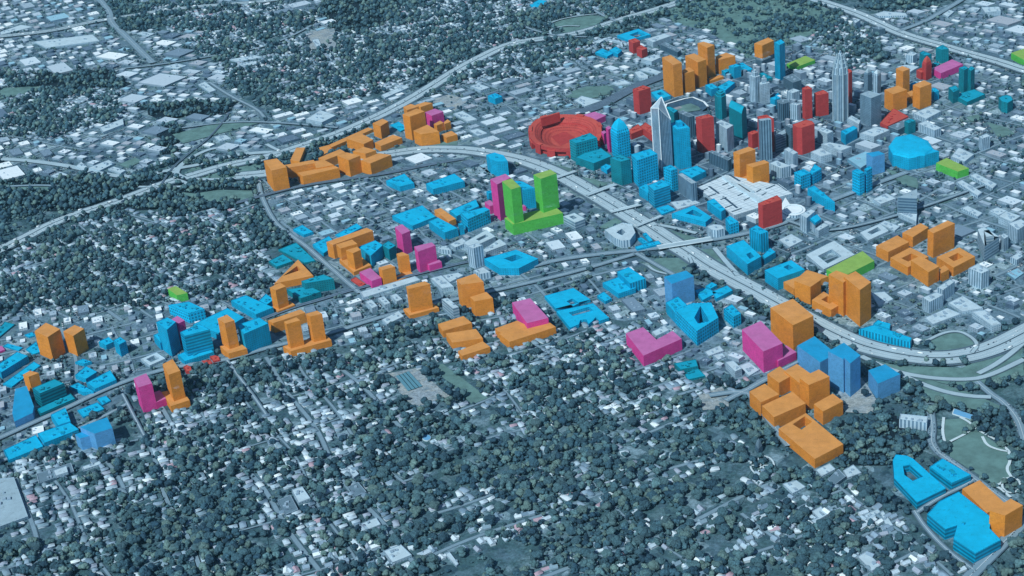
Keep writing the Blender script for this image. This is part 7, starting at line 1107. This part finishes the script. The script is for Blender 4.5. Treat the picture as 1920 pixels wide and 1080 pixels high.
# cars now that everything else is placed
def add_car(x, y, a):
    global nc
    k = nc % 5 if random.random() < .5 else random.randrange(5); o = bpy.data.objects.new('parked_car', None); sc.collection.objects.link(o); o.location = (x, y, 4.2); o.rotation_euler = (0, 0, a)
    put(CM[k][0], 'body', o); put(CM[k][1], 'cabin', o); nc += 1; tag(o, '%s car %s' % (CN[k], 'parked along the park road at lower right'), 'car', 'cars along the park road')
for wd, p in EX['carlines']:
    p = smooth_line(p, 1)
    for a, b in zip(p, p[1:]):
        L = math.dist(a, b); an = math.atan2(b[1]-a[1], b[0]-a[0]); s_ = 0
        while s_ < L:
            for sd in (-1, 1):
                if random.random() < .55 and nc < 160: add_car(a[0]+(b[0]-a[0])*s_/L-math.sin(an)*sd*wd, a[1]+(b[1]-a[1])*s_/L+math.cos(an)*sd*wd, an)
            s_ += 7.5

cells = np.argwhere(~block & ((zone == 2) | (zone == 4))); rng.shuffle(cells); px_ = X0+CELL*(cells[:, 0]+.5); py_ = Y0+CELL*(cells[:, 1]+.5); ok, fx, fy = inview(px_, py_, 10)
px_ = px_[ok]; py_ = py_[ok]; fx = fx[ok]; fy = fy[ok]; V, SZ, LP, CL = [], [], [], []; nb = 0; cc_ = [lin(225,230,238), lin(40,58,76), lin(120,134,150), lin(180,190,202), lin(66,84,110), lin(30,44,60)]; rows = 0
for i in range(0, min(len(px_), 60000), 1):
    if rows > 900: break
    if field(np.array([px_[i]]), np.array([py_[i]]), 60, 9)[0] < .7: continue
    rows += 1; an = local_ang(fx[i], fy[i])+(math.pi/2 if rows % 3 == 0 else 0); n = random.randint(5, 14); ca, sa_ = math.cos(an), math.sin(an)
    for k in range(n):
        if random.random() < .25: continue
        x = px_[i]+ca*2.9*(k-n/2); y = py_[i]+sa_*2.9*(k-n/2)
        if at(block, x, y): continue
        c = random.choice(cc_)
        for (hw, hl, z0, z1, col) in ((.9, 2.2, .9, 1.9, c), (.75, 1.1, 1.9, 2.4, cc_[5])):
            for dz, sc_ in ((z0, 1), (z1, .9)):
                for a, b in ((-hw, -hl), (hw, -hl), (hw, hl), (-hw, hl)): V.append((x+ca*a*sc_-sa_*b*sc_, y+sa_*a*sc_+ca*b*sc_, dz+2.0)); CL.append(col)
            for q_ in ((0, 1, 5, 4), (1, 2, 6, 5), (2, 3, 7, 6), (3, 0, 4, 7), (4, 5, 6, 7)): SZ.append(4); LP += [nb+j for j in q_]
            nb += 8
for kind, wd, p in ROADS:
    if kind != 'freeway': continue
    p = smooth_line(p)
    for a, b in zip(p, p[1:]):
        L = math.dist(a, b); an = math.atan2(b[1]-a[1], b[0]-a[0])-math.pi/2; s_ = random.uniform(0, 20)
        while s_ < L:
            off = random.choice([-.82, -.5, -.2, .2, .5, .82])*wd/2; x = a[0]+(b[0]-a[0])*s_/L-(b[1]-a[1])/L*off; y = a[1]+(b[1]-a[1])*s_/L+(b[0]-a[0])/L*off; c = random.choice(cc_); ca, sa_ = math.cos(an), math.sin(an); trk = random.random() < .12; hl_ = 7 if trk else 2.3; hh = 4 if trk else 1.6
            if trk: c = cc_[0]
            for dz, sc_ in ((.4, 1), (hh, .92)):
                for u_, v_ in ((-1, -hl_), (1, -hl_), (1, hl_), (-1, hl_)): V.append((x+ca*u_*sc_-sa_*v_*sc_, y+sa_*u_*sc_+ca*v_*sc_, dz+5.2)); CL.append(c)
            for q_ in ((0, 1, 5, 4), (1, 2, 6, 5), (2, 3, 7, 6), (3, 0, 4, 7), (4, 5, 6, 7)): SZ.append(4); LP += [nb+j for j in q_]
            nb += 8; s_ += random.expovariate(1/26)
tag(mass('cars', V, SZ, LP, CL, attr_mat('car_paint_mix', .4, .03, 1)), 'tiny cars parked in the lots and driving on the freeways')
# ---------------------------------------------------------------- added blue volume: tints the view and lifts the shadows
hz = Geo(); Xa, Xb, Ya, Yb, Za, Zb = -20000, 20000, -9000, 26000, -1, 2100
P8 = [(Xa, Ya), (Xb, Ya), (Xb, Yb), (Xa, Yb)]; hz.walls(P8, Za, Zb, 0); hz.cap(P8, Zb, 0); hz.face([(Xa, Ya, Za), (Xa, Yb, Za), (Xb, Yb, Za), (Xb, Ya, Za)], 0)
hm = bpy.data.materials.new('tint_volume'); hm.use_nodes = True; ht = hm.node_tree; ht.nodes.clear(); ho = ht.nodes.new('ShaderNodeOutputMaterial'); hv = ht.nodes.new('ShaderNodeVolumePrincipled')
hv.inputs['Color'].default_value = EX['tint_haze'][1]; hv.inputs['Density'].default_value = EX['tint_haze'][0]; ht.links.new(hv.outputs[0], ho.inputs['Volume'])
me = bpy.data.meshes.new('tint_haze'); me.from_pydata(hz.v, [], hz.f); me.materials.append(hm); import bmesh
bm = bmesh.new(); bm.from_mesh(me); bmesh.ops.remove_doubles(bm, verts=bm.verts, dist=.01); bmesh.ops.recalc_face_normals(bm, faces=bm.faces); bm.to_mesh(me); bm.free()
ho_ = bpy.data.objects.new('tint_haze', me); sc.collection.objects.link(ho_); tag(ho_, 'thin blue volume added over the city to tint it and lift shadows', kind='stuff')
sc.cycles.volume_bounces = 0
